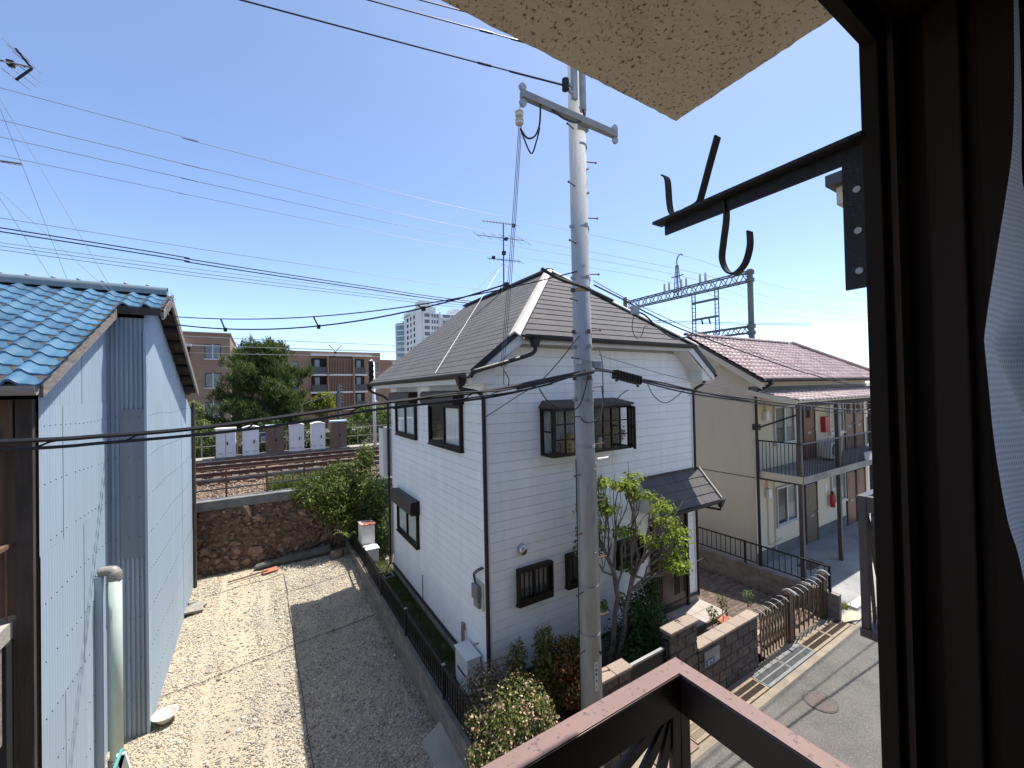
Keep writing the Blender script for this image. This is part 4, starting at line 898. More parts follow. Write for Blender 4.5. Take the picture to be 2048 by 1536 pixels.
# ================================================================== utility pole and cables
PX, PY = 3.915, 4.40
pole = thing('utility_pole', 'tall grey concrete utility pole in front of the white house', 'utility pole', (PX, PY, -.4))
MB().cyl((PX + .02, PY, -.5), (PX - .01, PY, 10.9), .152, .113, 28).build('shaft', M_pole, pole, smooth=True)
def prad(z): return .152 - .039 * (z + .5) / 11.4
def band(z, h=.05, m=M_galv, ex=.006):
    r = prad(z) + ex; MB().cyl((PX + .008, PY, z), (PX + .008, PY, z + h), r, n=24).build('band', m, pole)
for z in (1.75, 2.42, 4.35, 5.0, 5.02 + .28, 5.75, 5.95, 7.45, 8.62, 9.12): band(z, .012 if z < 4 else .035)
band(6.55, .05, M_orange, .012); band(6.72, .04); band(5.55, .03)
stepm = MB(); stepm.cyl((0, 0, 0), (0, -.15, .008), .0085, n=6).cyl((0, -.145, .008), (0, -.16, .008), .016, n=6)
sm = mesh_only(stepm, 'step_bolt', M_rust)
zz = 1.15; s = 1
while zz < 9.0:
    a = math.radians(118 if s > 0 else -62) ; r = prad(zz)
    inst('step_bolt', sm, (PX + s * r * .92, PY - .05, zz), pole, rot=(0, 0, math.radians(75) * s)); zz += .405; s = -s
for k, (z, a) in enumerate(((7.95, .5), (5.15, .5), (5.2, -.3), (4.05, .4), (1.5, .3), (8.3, .6), (6.9, -.4), (2.9, .1))):
    r = prad(z); MB().cyl((PX + math.sin(a) * r * .9, PY - math.cos(a) * r * .9, z), (PX + math.sin(a) * (r + .03), PY - math.cos(a) * (r + .03), z), .016, n=6).build('bolt', M_galv, pole)
# crossarm
arm = MB(); arm.box(2.84, 4.50, 4.18, 4.255, 8.86, 8.95); arm = arm.build('crossarm', mat('arm_grey', (0.25, 0.25, 0.24), (0.18, 0.18, 0.175), 5, .6), pole)
for x, z in ((2.86, 9.0), (2.86, 8.80), (4.48, 9.0), (4.48, 8.82)):
    mb = MB(); mb.cyl((x, 4.20, z), (x, 4.235, z), .05, n=12); mb.build('arm_ring', M_galv, arm)
mb = MB(); mb.box(3.83, 4.0, 4.256, 4.30, 8.82, 8.99); mb.build('arm_bracket', M_galv, arm)
for i, z in enumerate((8.60, 8.50)):
    MB().lathe((2.80, 4.215, z), [(.02, 0), (.05, .01), (.055, .035), (.035, .05), (.055, .06), (.03, .085)], 10).build('insulator', M_insul, arm)
MB().cyl((2.82, 4.215, 8.80), (2.80, 4.215, 8.58), .006, n=5).build('link', M_galv, arm)
MB().tube(spline([(3.12, 4.2, 8.86), (3.1, 4.2, 8.6), (3.02, 4.2, 8.42), (2.9, 4.2, 8.36), (2.8, 4.2, 8.45)], 5), .012, 6).build('lead', M_black, arm)
MB().tube(spline([(2.8, 4.2, 8.45), (2.95, 4.2, 8.18), (3.04, 4.2, 8.35), (3.1, 4.2, 8.55)], 5), .01, 6).build('lead', M_black, arm)
# upper fittings
MB().box(3.70, 3.78, 4.22, 4.27, 9.18, 10.2).build('arm_post', M_galv, pole)
MB().cyl((3.87, 4.22, 9.05), (3.87, 4.22, 9.75), .048, n=12).build('conduit', M_galv, pole)
pts = spline([(3.87, 4.22, 9.06), (3.86, 4.2, 8.93), (3.72, 4.19, 8.82), (3.5, 4.19, 8.80), (3.3, 4.2, 8.86)], 5); MB().tube(pts, .014, 6).build('lead', M_black, pole)
mb = MB(); mb.bar((3.72, 4.24, 9.33), (3.58, 4.24, 9.36), .03, .03).bar((3.72, 4.24, 9.24), (3.58, 4.24, 9.28), .03, .03); mb.build('bracket', M_galv, pole); MB().cyl((3.58, 4.24, 9.25), (3.58, 4.24, 9.39), .05, n=10).build('insulator', M_iron, pole)
for a_, b_, w_, h_ in (((4.0, 4.28, 5.52), (4.11, 4.24, 5.52), .04, .09), ((3.78, 4.3, 5.55), (3.68, 4.26, 5.55), .06, .05)): MB().bar(a_, b_, w_, h_).build('clamp', M_galv, pole)
MB().tube(spline([(4.10, 4.26, 5.75), (4.12, 4.22, 5.55), (4.1, 4.2, 5.3), (4.12, 4.22, 5.05), (4.09, 4.26, 4.7)], 5), .008, 6).build('loose_wire', M_wire, pole)
MB().tube([(4.04, 4.28, 4.18), (4.18, 4.2, 4.2), (4.20, 4.19, 4.25)], .022, 8).build('hook', M_plast, pole)
MB().tube(spline([(3.75, 4.28, 4.78), (3.8, 4.22, 4.72), (4.0, 4.23, 4.75), (4.09, 4.28, 4.9)], 5), .01, 5).build('tie_wire', M_black, pole)
MB().tube([(PX + .165, PY - .03, 4.1), (PX + .178, PY - .03, 0.2)], .017, 8).build('earth_pipe', M_galv, pole)
MB().tube([(PX - .152, PY + .02, 4.2), (PX - .17, PY + .02, 0.2)], .008, 6).build('earth_wire', M_black, pole)
# number plates: curved plates with rows of small printed characters
def plate(z0, z1, a0, rows):
    pts0, pts1 = [], []
    for k in range(5):
        a = a0 + (k - 2) * .085; r = prad((z0 + z1) / 2) + .006; pts0.append((PX + .015 + math.sin(a) * r, PY - math.cos(a) * r, z0)); pts1.append((PX + .015 + math.sin(a) * r, PY - math.cos(a) * r, z1))
    p_ = MB().grid([pts0, pts1]).build('number_plate', M_sign, pole); mb = MB(); r = prad(z0) + .0085
    for zr, ns in rows:
        for k in range(ns):
            a = a0 + (k - (ns - 1) / 2) * .07
            for q in range(3): 
                aa = a + random.uniform(-.018, .018); zq = zr + random.uniform(-.014, .014); d = Vector((math.cos(aa), math.sin(aa), 0)) * .010 * random.uniform(.5, 1)
                c_ = Vector((PX + .015 + math.sin(aa) * r, PY - math.cos(aa) * r, zq))
                if q % 2: mb.bar(c_ - d, c_ + d, .002, .004)
                else: mb.bar(c_ - Vector((0, 0, .013)), c_ + Vector((0, 0, .013)), .004, .002)
    mb.build('printing', M_ink, p_)
plate(1.02, 1.42, -.22, [(1.36, 1), (1.30, 3), (1.25, 3), (1.15, 2), (1.07, 1)])
plate(.45, .82, -.24, [(.77, 1), (.66, 2), (.58, 2), (.49, 1)])
MB().cyl((PX + .05, PY - .155, 1.53), (PX + .05, PY - .175, 1.53), .022, n=10).build('bolt', M_iron, pole)
def wire(name, label, pts, r, m=M_black, n=6, cat='cable', group=None, smooth=8):
    return tag(MB().tube(spline(pts, smooth) if smooth else pts, r, n).build(name, m), label, cat, group)
# three insulated lines leaving the pole top to the left
for i, (p, q, lab) in enumerate((((3.60, 4.26, 9.33), (-16, 4.9, 7.0), 'lowest of the three cables running left from the pole top'),
                           ((3.66, 4.3, 9.83), (-16, 4.9, 6.6), 'middle of the three cables running left from the pole top'),
                           ((3.7, 4.35, 10.1), (-16, 5.0, 6.4), 'topmost of the three cables running left from the pole top'))):
    c_ = tag(MB().tube(sagline(p, q, .15 if i < 1 else .1, 40), .0075, 6).build('power_cable', M_black), lab, 'cable', 'power cables from the pole top')
    pts = sagline(p, q, .15 if i < 1 else .1, 40)
    MB().tube([Vector(p).lerp(pts[3], t) + Vector((0, 0, -.004)) for t in (.02, .35, .36, .6)], .012, 6).build('strain_clamp', M_iron, c_)
    MB().tube([Vector(p).lerp(pts[3], t) for t in (.78, .9)], .013, 6).build('strain_clamp', M_iron, c_)
# service drop: three thin wires down to the house eave
for i in range(3):
    tag(MB().tube(sagline((2.79 + i * .02, 4.215, 8.5), (3.28 + .03 * i, 5.63, 5.6), .12 + .03 * i, 16), .005, 5).build('service_wire', M_wire), ['left', 'middle', 'right'][i] + ' one of three thin service wires from the crossarm to the white house eave', 'cable', 'service wires to the white house')
sb = thing('service_bracket', 'small white insulator bracket under the front eave of the white house', 'bracket', (3.33, 5.6, 5.2))
for k in range(2): MB().lathe((3.30 + .06 * k, 5.62, 5.55), [(.02, 0), (.035, .01), (.035, .05), (.02, .06)], 8).build('insulator', M_insul, sb)
MB().cyl((3.33, 5.64, 5.28), (3.33, 5.62, 5.58), .012, n=6).build('rod', M_galv, sb)
MB().tube(spline([(3.33, 5.62, 5.5), (3.42, 5.62, 5.35), (3.38, 5.64, 5.2), (3.22, 5.66, 5.16), (3.19, 5.9, 5.1)], 5), .008, 5).build('lead', M_black, sb)
# drop from pole to the blue house, two strands with spacers
a = sagline((3.78, 4.32, 6.82), (-1.42, 9.3, 6.62), .28, 24); b = sagline((3.05, 5.02, 6.72), (-1.42, 9.35, 6.50), .33, 24)
c1 = tag(MB().tube(a, .009, 6).build('drop_cable', M_black), 'upper strand of the cable pair from the pole to the blue house', 'cable')
c2 = tag(MB().tube(b, .012, 6).build('drop_cable', M_black), 'lower strand of the cable pair from the pole to the blue house', 'cable')
for k in (0, 5, 12, 19):
    p = Vector(b[k]); q_ = min(a, key=lambda v: (Vector(v).xy - p.xy).length); MB().bar(p - Vector((0, 0, .02)), Vector(q_), .015, .02).build('spacer', M_iron, c2); MB().box(p.x - .025, p.x + .025, p.y - .025, p.y + .025, p.z - .045, p.z + .02).build('spacer_clamp', M_iron, c2)
# heavy black telecom bundle to the left
main = [(PX - .02, 4.22, 5.44), (3.1, 4.26, 5.31), (2.265, 4.30, 5.18), (1.156, 4.34, 5.09), (.324, 4.38, 5.0), (-.476, 4.4, 4.92), (-1.064, 4.42, 4.90), (-1.58, 4.42, 4.90), (-4, 4.5, 4.95), (-9, 4.7, 5.15), (-16, 4.9, 5.5)]
low = [(3.24, 4.24, 5.26), (2.263, 4.28, 5.10), (1.155, 4.34, 5.03), (.156, 4.38, 4.91), (-.476, 4.4, 4.865), (-1.065, 4.42, 4.845), (-1.58, 4.42, 4.84), (-4, 4.5, 4.88), (-9, 4.7, 5.08), (-16, 4.9, 5.43)]
cm = wire('telecom_cable', 'upper thick black telecom cable crossing low before the blue house', main, .019)
cl_ = wire('telecom_cable', 'lower thick black telecom cable crossing low before the blue house', low, .014)
sp = spline(main, 8); sl_ = spline(low, 8); lace = MB()
lace.tube(spline([(3.6, 4.22, 5.36), (2.9, 4.24, 5.20), (2.0, 4.28, 5.10), (1.2, 4.33, 5.02)], 6), .010, 5)
for k in range(8, 62, 9):
    p = sp[k]; q_ = min(sl_, key=lambda v: abs(v.x - (p.x - .16))); lace.tube([p, p.lerp(q_, .5) + Vector((0, 0, .012)), q_], .007, 4)
stuff(tag(lace.build('lacing_wire', M_black), 'thin lashing wire zigzagging between the two thick telecom cables', 'cable'))
wire('telecom_cable', 'black cable wrapping across the pole front to the splice box', [(2.7, 4.25, 5.20), (3.3, 4.21, 5.31), (3.72, 4.17, 5.40), (3.95, 4.15, 5.43), (4.15, 4.17, 5.42), (4.34, 4.19, 5.40)], .017)
wire('telecom_cable', 'twisted black cable lying on the telecom bundle left of the pole', [(1.3, 4.31, 5.10), (1.9, 4.28, 5.17), (2.5, 4.24, 5.19), (3.1, 4.22, 5.30), (3.5, 4.18, 5.34), (3.9, 4.16, 5.40)], .012)
wire('telecom_cable', 'thin black cable lying on the telecom bundle right of the splice box', [(4.84, 4.16, 5.31), (5.3, 4.11, 5.24), (5.9, 4.07, 5.13), (6.6, 4.02, 5.01), (7.4, 3.95, 4.90)], .012)
for k, (z, w_, h_) in enumerate(((5.02, .07, .05), (5.32, .05, .06), (5.76, .06, .05), (5.97, .05, .05), (7.46, .06, .04), (6.56, .07, .05), (6.73, .05, .04))):
    for a_ in (-1.6, -.1):
        r = prad(z) + .012; MB().bar((PX + math.sin(a_) * r, PY - math.cos(a_) * r, z + .015), (PX + math.sin(a_) * (r + .035), PY - math.cos(a_) * (r + .035), z + .015), w_ * .6, h_).build('band_clamp', M_rust if k % 2 else M_galv, pole)
wire('loose_loop', 'thin loop of cable sagging left of the pole below the telecom bundle', [(3.0, 4.2, 5.2), (3.15, 4.2, 5.02), (3.4, 4.2, 4.9), (3.62, 4.2, 4.93), (3.74, 4.2, 5.1), (3.84, 4.2, 5.4)], .008)
wire('stay_wire', 'thin wire rising from the house corner pipe to the pole', [(3.16, 5.95, 4.75), (3.3, 5.3, 5.05), (3.45, 4.7, 5.35), (3.78, 4.3, 5.92)], .007)
# telecom to the right with splice box and spiral hangers
mr = [(3.979, 4.222, 5.462), (4.247, 4.201, 5.427), (4.767, 4.162, 5.309), (5.893, 4.078, 5.115), (7.445, 3.962, 4.93), (9.021, 3.843, 4.765), (11.85, 3.631, 4.55), (20, 3.02, 4.3), (30, 2.3, 4.5)]
mr2 = [(4.292, 4.198, 5.392), (4.816, 4.159, 5.275), (5.891, 4.078, 5.07), (7.442, 3.962, 4.88), (9.018, 3.844, 4.70), (11.845, 3.632, 4.47), (20, 3.02, 4.2), (30, 2.3, 4.4)]
wire('telecom_cable', 'upper telecom cable running right from the pole past the apartment', mr, .014); c3 = wire('telecom_cable', 'lower telecom cable running right from the pole past the apartment', mr2, .012)
s3 = spline(mr, 8)
hg = MB(); tprev = 0
for i in range(24, len(s3) - 10):
    p = s3[i]
    for off in ((0, .5) if i < 56 else (0, .2, .4, .6, .8)):
        q_ = p.lerp(s3[i + 1], off); rr_ = .045
        hg.tube([q_ + Vector((.03 * math.cos(g) * .5, rr_ * math.sin(g), -.03 + rr_ * math.cos(g))) for g in (-.4, .4, 1.2, 2.0, 2.8, 3.6)], .004, 4)
stuff(tag(hg.build('cable_hangers', M_galv), 'row of pale hanger hooks along the telecom cables near the apartment', 'cable hooks'))
wire('loose_loop', 'thin loop of cable sagging right of the splice box', [(5.05, 4.22, 5.24), (5.2, 4.22, 5.04), (5.45, 4.22, 4.93), (5.7, 4.22, 5.0), (5.95, 4.22, 5.13)], .007)
wire('loose_loop', 'thin loop of cable under the splice box beside the pole', [(4.08, 4.2, 5.2), (4.12, 4.2, 5.0), (4.3, 4.2, 4.97), (4.45, 4.2, 5.08), (4.62, 4.22, 5.15)], .007)
wire('guy_strand', 'thin steel strand running right from the pole above the splice box', [(4.06, 4.24, 5.66), (6, 4.25, 5.3), (9, 4.27, 4.95), (14, 4.3, 4.6), (24, 4.4, 4.6)], .006, M_wire)
sbx = thing('splice_box', 'black finned cable splice box hanging right of the pole', 'cable box', (4.55, 4.2, 5.2)); ang = -.19
bb = MB(); bb.bar((4.32, 4.19, 5.385), (4.84, 4.19, 5.285), .11, .13); bb.build('case', M_black, sbx, bevel=.012)
for k in range(9):
    t = (k + .5) / 9; MB().bar((4.32 + .52 * t, 4.128, 5.33 - .1 * t), (4.32 + .52 * t, 4.128, 5.44 - .1 * t), .012, .014).build('fin', M_iron, sbx)
mb = MB(); mb.bar((4.36, 4.19, 5.30), (4.36, 4.19, 5.275), .04, .02); mb.bar((4.8, 4.19, 5.22), (4.8, 4.19, 5.19), .04, .02); mb.build('foot', M_iron, sbx)
# wire from the pole across the apartment roof
wire('service_cable', 'black cable from the pole dropping across the apartment roof', [(4.069, 4.297, 6.66), (4.645, 4.274, 6.495), (5.19, 4.252, 6.32), (6.007, 4.22, 6.11), (7.837, 4.147, 5.76), (10.016, 4.059, 5.385), (12.918, 3.943, 5.08), (22, 3.58, 4.8), (30, 3.3, 4.9)], .011)
wire('service_cable', 'second thinner cable just above the one crossing the apartment roof', [(4.06, 4.3, 6.72), (4.9, 4.3, 6.48), (6.3, 4.3, 6.16), (8.4, 4.3, 5.80), (11, 4.3, 5.42), (14.5, 4.3, 5.10), (24, 4.4, 4.9)], .006, M_wire)
wire('cable_sleeve', 'thick black protective sleeve passing in front of the pole below its orange band', [(3.02, 4.12, 6.70), (3.3, 4.1, 6.60), (3.7, 4.1, 6.54), (4.23, 4.1, 6.41)], .022)
ds = thing('drop_splice', 'small clamp with hanging lead on the cable right of the pole', 'clamp', (4.88, 4.28, 6.3)); MB().box(4.82, 4.95, 4.25, 4.31, 6.30, 6.42).build('clamp_body', M_galv, ds)
MB().tube(spline([(4.9, 4.27, 6.34), (5.1, 4.27, 6.30), (5.4, 4.27, 6.12), (5.8, 4.28, 5.98), (6.15, 4.29, 6.02), (6.3, 4.3, 6.08)], 5), .013, 6).build('lead', M_black, ds)
MB().tube(spline([(4.86, 4.27, 6.32), (4.80, 4.27, 6.1), (4.88, 4.27, 5.94), (5.0, 4.27, 5.98), (5.08, 4.27, 6.12), (5.15, 4.27, 6.13)], 5), .006, 5).build('lead', M_black, ds)

# ================================================================== cream apartment building
apt = thing('apartment_building', 'two-storey cream apartment building with reddish tile roof and outdoor walkway', 'building', (16, 9, -.4))
AX, AY, AXE = 12.85, 6.75, 21.6
MB().box(AX, AXE, AY, 10.75, -.42, 5.36).build('wall', M_cream, apt)
mb = MB(); mb.prism([(AX, 6.75, 5.36), (AX, 10.75, 5.36), (AX, 8.75, 6.62)], (.2, 0, 0)); mb.build('gable', M_cream, apt)
MB().box(AX - .006, AX - .0005, AY, 10.75, 2.31, 2.34).build('wall_joint', M_base, apt)
MB().box(AX + .0, AXE, AY - .02, AY - .0005, -.4, 0.02).build('plinth', M_base, apt)
# roof: slab + tile field
def az(y): return 6.92 - .635 * abs(y - 8.75)
mb = MB(); ye0, ye1 = 6.30, 11.2; xv = 12.50
mb.prism([(xv, ye0, az(ye0) - .03), (xv, 8.75, az(8.75) - .03), (xv, ye1, az(ye1) - .03), (xv, ye1, az(ye1) - .12), (xv, 8.75, az(8.75) - .12), (xv, ye0, az(ye0) - .12)], (AXE - xv - 1.2, 0, 0)); roofa = mb.build('roof', M_woodd, apt)
def tilefield(x0, x1, y0, y1, zf, name, parent, cw=.255, rl=.205, hipx=None):
    cols = int((x1 - x0) / cw); rws = int((y1 - y0) / rl); V = []; Fc = []
    for r in range(rws):
        for c_ in range(cols):
            xa = x0 + c_ * cw; ya_ = y0 + r * rl
            if hipx and xa + cw > hipx(ya_ + rl): continue
            k0 = len(V); jz = random.uniform(-.004, .004)
            for vv, dz in ((0, 0.0), (0, .034), (rl * 1.05, .006)):
                for k in range(6):
                    u = k / 5; V.append((xa + u * cw, ya_ + vv, zf(ya_ + vv) + jz + dz + (.022 * math.sin(2 * math.pi * (u + .1))) * (1 if dz else 1)))
            for a in range(2):
                for k in range(5): Fc.append((k0 + a * 6 + k, k0 + a * 6 + k + 1, k0 + (a + 1) * 6 + k + 1, k0 + (a + 1) * 6 + k))
    o = big_mesh(name, np.array(V), np.array(Fc), M_rtile, parent); return stuff(o)
tilefield(xv - .02, 22.4, ye0 - .06, 8.75, az, 'roof_tiles', roofa, hipx=lambda y: 22.4 - max(0, (y - 6.3)) * 1.05)
mb = MB(); mb.hexa([(22.35, 6.28, az(6.3)), (22.4, 11.2, az(11.2)), (19.85, 8.80, 6.9), (19.80, 8.70, 6.9), (22.4, 6.3, az(6.3) + .03), (22.45, 11.2, az(11.2) + .03), (19.9, 8.8, 6.95), (19.85, 8.7, 6.95)]); mb.build('hip_face', M_rtile, roofa)
rd = MB(); rd.lathe((0, 0, 0), [(.0, 0)], 3); rb = MB(); n_ = 6
rb.grid([[(a, -.1 * math.cos(math.pi * k / n_), .09 * math.sin(math.pi * k / n_)) for k in range(n_ + 1)] for a in (.27, 0)]); rb.grid([[(0, -.1 * math.cos(math.pi * k / n_), .09 * math.sin(math.pi * k / n_)) for k in range(n_ + 1)], [(0, -.06 * math.cos(math.pi * k / n_), .05 * math.sin(math.pi * k / n_)) for k in range(n_ + 1)]])
rme2 = mesh_only(rb, 'ridge_tile', M_rtile, smooth=True)
for k in range(28): inst('ridge_tile', rme2, (12.48 + k * .265, 8.75, 6.93), roofa)
MB().tube([(19.85, 8.72, 6.98), (22.42, 6.28, 5.42)], .07, 6).build('hip_tiles', M_rtile, roofa)
mb = MB(); mb.hexa([(xv + .01, 6.32, az(6.32) - .34), (xv + .05, 6.32, az(6.32) - .34), (xv + .05, 8.75, az(8.75) - .30), (xv + .01, 8.75, az(8.75) - .30), (xv + .01, 6.32, az(6.32) - .125), (xv + .05, 6.32, az(6.32) - .125), (xv + .05, 8.75, az(8.75) - .125), (xv + .01, 8.75, az(8.75) - .125)]); mb.build('barge_board', M_cream, apt)
mb = MB(); mb.hexa([(xv + .051, 6.34, az(6.34) - .28), (AX - .001, 6.34, az(6.34) - .28), (AX - .001, 8.75, az(8.75) - .28), (xv + .051, 8.75, az(8.75) - .28), (xv + .051, 6.34, az(6.34) - .125), (AX - .001, 6.34, az(6.34) - .125), (AX - .001, 8.75, az(8.75) - .125), (xv + .051, 8.75, az(8.75) - .125)]); mb.build('soffit', M_cream, apt)
for yy in (6.62, 7.72): MB().box(xv + .08, AX - .0015, yy - .09, yy + .09, az(yy) - .44, az(yy) - .281).build('corbel', M_cream, apt)
MB().box(AX - .3, AXE, 6.40, AY - .001, 5.22, 5.30).build('soffit', M_cream, apt)
gutter((12.5, 6.2, 5.36), (22.4, 6.2, 5.36), apt)
hopper((12.82, 6.2, 5.30), apt); pipe([(12.82, 6.22, 5.18), (12.82, 6.35, 5.10), (12.79, 6.55, 5.0), (12.78, 6.62, 4.85)], .04, M_gutter, apt)
MB().cyl((12.78, 6.63, 4.95), (12.78, 6.63, -.3), .042, n=10).build('downpipe', M_gutter, apt); MB().box(12.70, 12.86, 6.55, 6.72, 3.80, 3.98).build('pipe_box', M_gutter, apt)
# lower canopy over the walkway
def cz(y): return 4.72 + (y - 5.42) * .22
mb = MB(); mb.hexa([(12.55, 5.42, cz(5.42) - .07), (21.6, 5.42, cz(5.42) - .07), (21.6, AY - .001, cz(AY) - .07), (12.55, AY - .001, cz(AY) - .07), (12.55, 5.42, cz(5.42) - .02), (21.6, 5.42, cz(5.42) - .02), (21.6, AY - .001, cz(AY) - .02), (12.55, AY - .001, cz(AY) - .02)])
cnp = mb.build('walkway_canopy', M_cream, apt)
tilefield(12.53, 21.6, 5.38, AY - .02, cz, 'canopy_tiles', cnp)
MB().bar((12.54, 5.42, cz(5.42) - .06), (12.54, AY, cz(AY) - .06), .05, .14).build('canopy_barge', M_cream, cnp)
MB().bar((12.85, 5.55, 4.58), (21.6, 5.55, 4.58), .08, .14).build('beam', M_woodd, cnp)
MB().bar((12.6, AY - .02, cz(AY) + .05), (21.6, AY - .02, cz(AY) + .05), .03, .10).build('flashing', M_gutter, cnp)
for x in (12.94, 15.42, 18.1, 20.9): MB().box(x - .055, x + .055, 5.50, 5.60, -.38, 4.55).build('post', mat('post_brown', (0.07, 0.055, 0.05), (0.05, 0.04, 0.036), 4, .5), apt)
MB().bar((12.80, 6.62, 3.86), (13.0, 5.6, 4.3), .05, .05).build('brace_pipe', M_gutter, apt)
# walkway slab, railing
wk = MB(); wk.box(12.88, 21.6, 5.46, AY - .001, 2.40, 2.53); wk = wk.build('walkway', M_forec, apt)
MB().box(12.86, 21.6, 5.43, 5.459, 2.36, 2.56).build('walkway_edge', M_conc, wk); MB().box(12.85, 12.879, 5.46, AY - .002, 2.36, 2.56).build('walkway_edge', M_cream, wk)
MB().box(12.9, 21.6, 5.6, 6.7, 2.30, 2.399).build('walkway_joist', M_woodd, wk)
MB().bar((12.95, 5.5, 3.47), (21.5, 5.5, 3.47), .04, .035).build('handrail', M_gantry, wk); MB().bar((12.9, 5.5, 3.475), (12.9, AY - .03, 3.475), .04, .035).build('handrail', M_iron, wk)
bb = MB(); bb.box(-.007, .007, -.007, .007, 0, .93); bme2 = mesh_only(bb, 'baluster', M_iron)
for k in range(82): inst('baluster', bme2, (13.05 + k * .102, 5.5, 2.53), wk)
for k in range(11): inst('baluster', bme2, (12.9, 5.62 + k * .102, 2.53), wk)
# doors, windows on both floors
AF = ('F', AY)
M_alu = mat('aluminium', (0.50, 0.51, 0.52), rough=.4, metal=.5)
def apt_window(u0, u1, z0, z1, cur):
    fr = MB(); b = .04
    for (a, c_, d, e) in ((u0, u1, z0, z0 + b), (u0, u1, z1 - b, z1), (u0, u0 + b, z0 + b, z1 - b), (u1 - b, u1, z0 + b, z1 - b), ((u0 + u1) / 2 - .03, (u0 + u1) / 2 + .03, z0 + b, z1 - b)): fb(fr, AF, a, c_, d, e, .001, .07)
    w_ = fr.build('window', M_alu, apt)
    mb = MB(); fb(mb, AF, u0 + b, u1 - b, z0 + b, z1 - b, .001, .006); mb.build('dark_room', M_dark, w_)
    for i, (p, q_) in enumerate(((u0 + b, (u0 + u1) / 2 - .03), ((u0 + u1) / 2 + .03, u1 - b))):
        if cur & (1 << i): mb = MB(); fb(mb, AF, p, q_, z0 + b, z1 - b, .008, .012); mb.build('curtain', M_frost, w_)
        mb = MB(); fb(mb, AF, p, q_, z0 + b, z1 - b, .03, .034); mb.build('pane', M_glass, w_)
    mb = MB(); fb(mb, AF, u0 - .05, u1 + .05, z0 - .06, z0 - .001, .001, .1); mb.build('sill', M_alu, w_)
def apt_door(u0, u1, z0, z1, m=M_doorb, trans=False):
    fr = MB(); b = .035
    for (a, c_, d, e) in ((u0, u0 + b, z0, z1), (u1 - b, u1, z0, z1), (u0 + b, u1 - b, z1 - b, z1)): fb(fr, AF, a, c_, d, e, .001, .05)
    d_ = fr.build('door', M_woodd, apt); zt_ = z1 - b if not trans else z1 - .35
    mb = MB(); fb(mb, AF, u0 + b, u1 - b, z0 + .01, zt_, .001, .03); mb.build('door_leaf', m, d_)
    if trans: mb = MB(); fb(mb, AF, u0 + b, u1 - b, zt_ + .03, z1 - b, .001, .02); mb.build('transom', M_dark, d_)
    mb = MB(); fb(mb, AF, (u0 + u1) / 2 - .22, (u0 + u1) / 2 + .1, zt_ - .50, zt_ - .12, .031, .036); mb.build('door_pane', M_dark if not trans else m, d_)
    mb = MB(); fb(mb, AF, (u0 + u1) / 2 - .12, (u0 + u1) / 2 + .12, z0 + .88, z0 + .95, .031, .04); mb.build('letter_slot', M_galv, d_)
    mb = MB(); mb.cyl((u1 - .12, AY - .03, z0 + 1.02), (u1 - .12, AY - .08, z0 + 1.02), .025, n=8); mb.build('handle', M_galv, d_)
for (zw0, zw1, zd0, zd1, tr_) in ((3.25, 4.45, 2.53, 4.50, False), (.65, 1.85, -.38, 1.95, True)):
    apt_window(14.0, 15.3, zw0, zw1, 2); apt_window(18.0, 19.2, zw0 + .05, zw1, 3)
    apt_door(15.95, 16.85, zd0, zd1, M_doorb if not tr_ else mat('door_olive', (0.12, 0.085, 0.05), rough=.5), tr_); apt_door(19.35, 20.25, zd0, zd1, M_doorb, tr_); apt_door(20.3, 21.2, zd0, zd1, M_doorb, tr_)
    ex = MB(); fb(ex, AF, 17.25, 17.62, zd0 + 1.15, zd0 + 1.75, .001, .12)
for i, (x, z) in enumerate(((17.5, 3.55), )):
    e_ = MB(); fb(e_, AF, 17.35, 17.75, 3.40, 3.95, .001, .16); tag(e_.build('extinguisher_box', M_red), 'red fire extinguisher box on the upper floor wall of the apartment', 'fire box')
fe = thing('fire_extinguisher', 'red fire extinguisher hanging on the ground floor wall of the apartment', 'fire extinguisher', (17.8, 6.6, .6))
MB().lathe((17.8, 6.62, .62), [(.0, 0), (.08, .01), (.085, .4), (.06, .48), (.025, .52)], 12).build('cylinder', M_red, fe, smooth=True); MB().box(17.77, 17.83, 6.58, 6.66, 1.14, 1.2).build('valve', M_iron, fe); MB().tube([(17.8, 6.58, 1.15), (17.9, 6.55, 1.0), (17.88, 6.57, .75)], .012, 6).build('hose', M_black, fe)
mb = MB(); fb(mb, AF, 17.55, 17.72, 1.15, 1.45, .001, .01); tag(mb.build('notice', M_sign), 'small white notice above the ground floor fire extinguisher', 'sign')
for i, z in enumerate((4.05, 1.62)):
    g = MB(); fb(g, AF, 13.38, 13.56, z, z + .30, .001, .13); g = g.build('electric_meter', M_plast, apt, bevel=.02); mb = MB(); mb.tube([(13.47, AY - .04, z + .3), (13.47, AY - .04, z + .62), (13.3, AY - .04, z + .68)], .02, 6); mb.build('conduit', M_cream, g)
MB().tube([(13.5, AY - .03, 1.62), (13.5, AY - .03, .15), (13.85, AY - .03, .12), (14.3, AY - .03, .2)], .016, 6).build('pipe', M_cream, apt)
MB().tube([(13.92, AY - .03, 2.3), (13.92, AY - .03, -.1)], .018, 6).build('pipe', M_cream, apt)
ac = thing('air_conditioner', 'white outdoor air conditioner unit on the upper walkway of the apartment', 'air conditioner', (16.9, 6.3, 2.53))
MB().box(16.45, 17.25, 6.1, 6.4, 2.60, 3.15).build('casing', M_plast, ac, bevel=.01); mb = MB(); mb.cyl((16.72, 6.095, 2.87), (16.72, 6.06, 2.87), .22, n=20); mb.build('fan_grille', M_gantry, ac)
for x in (16.55, 17.15): MB().box(x - .04, x + .04, 6.08, 6.42, 2.53, 2.60).build('foot', M_iron, ac)
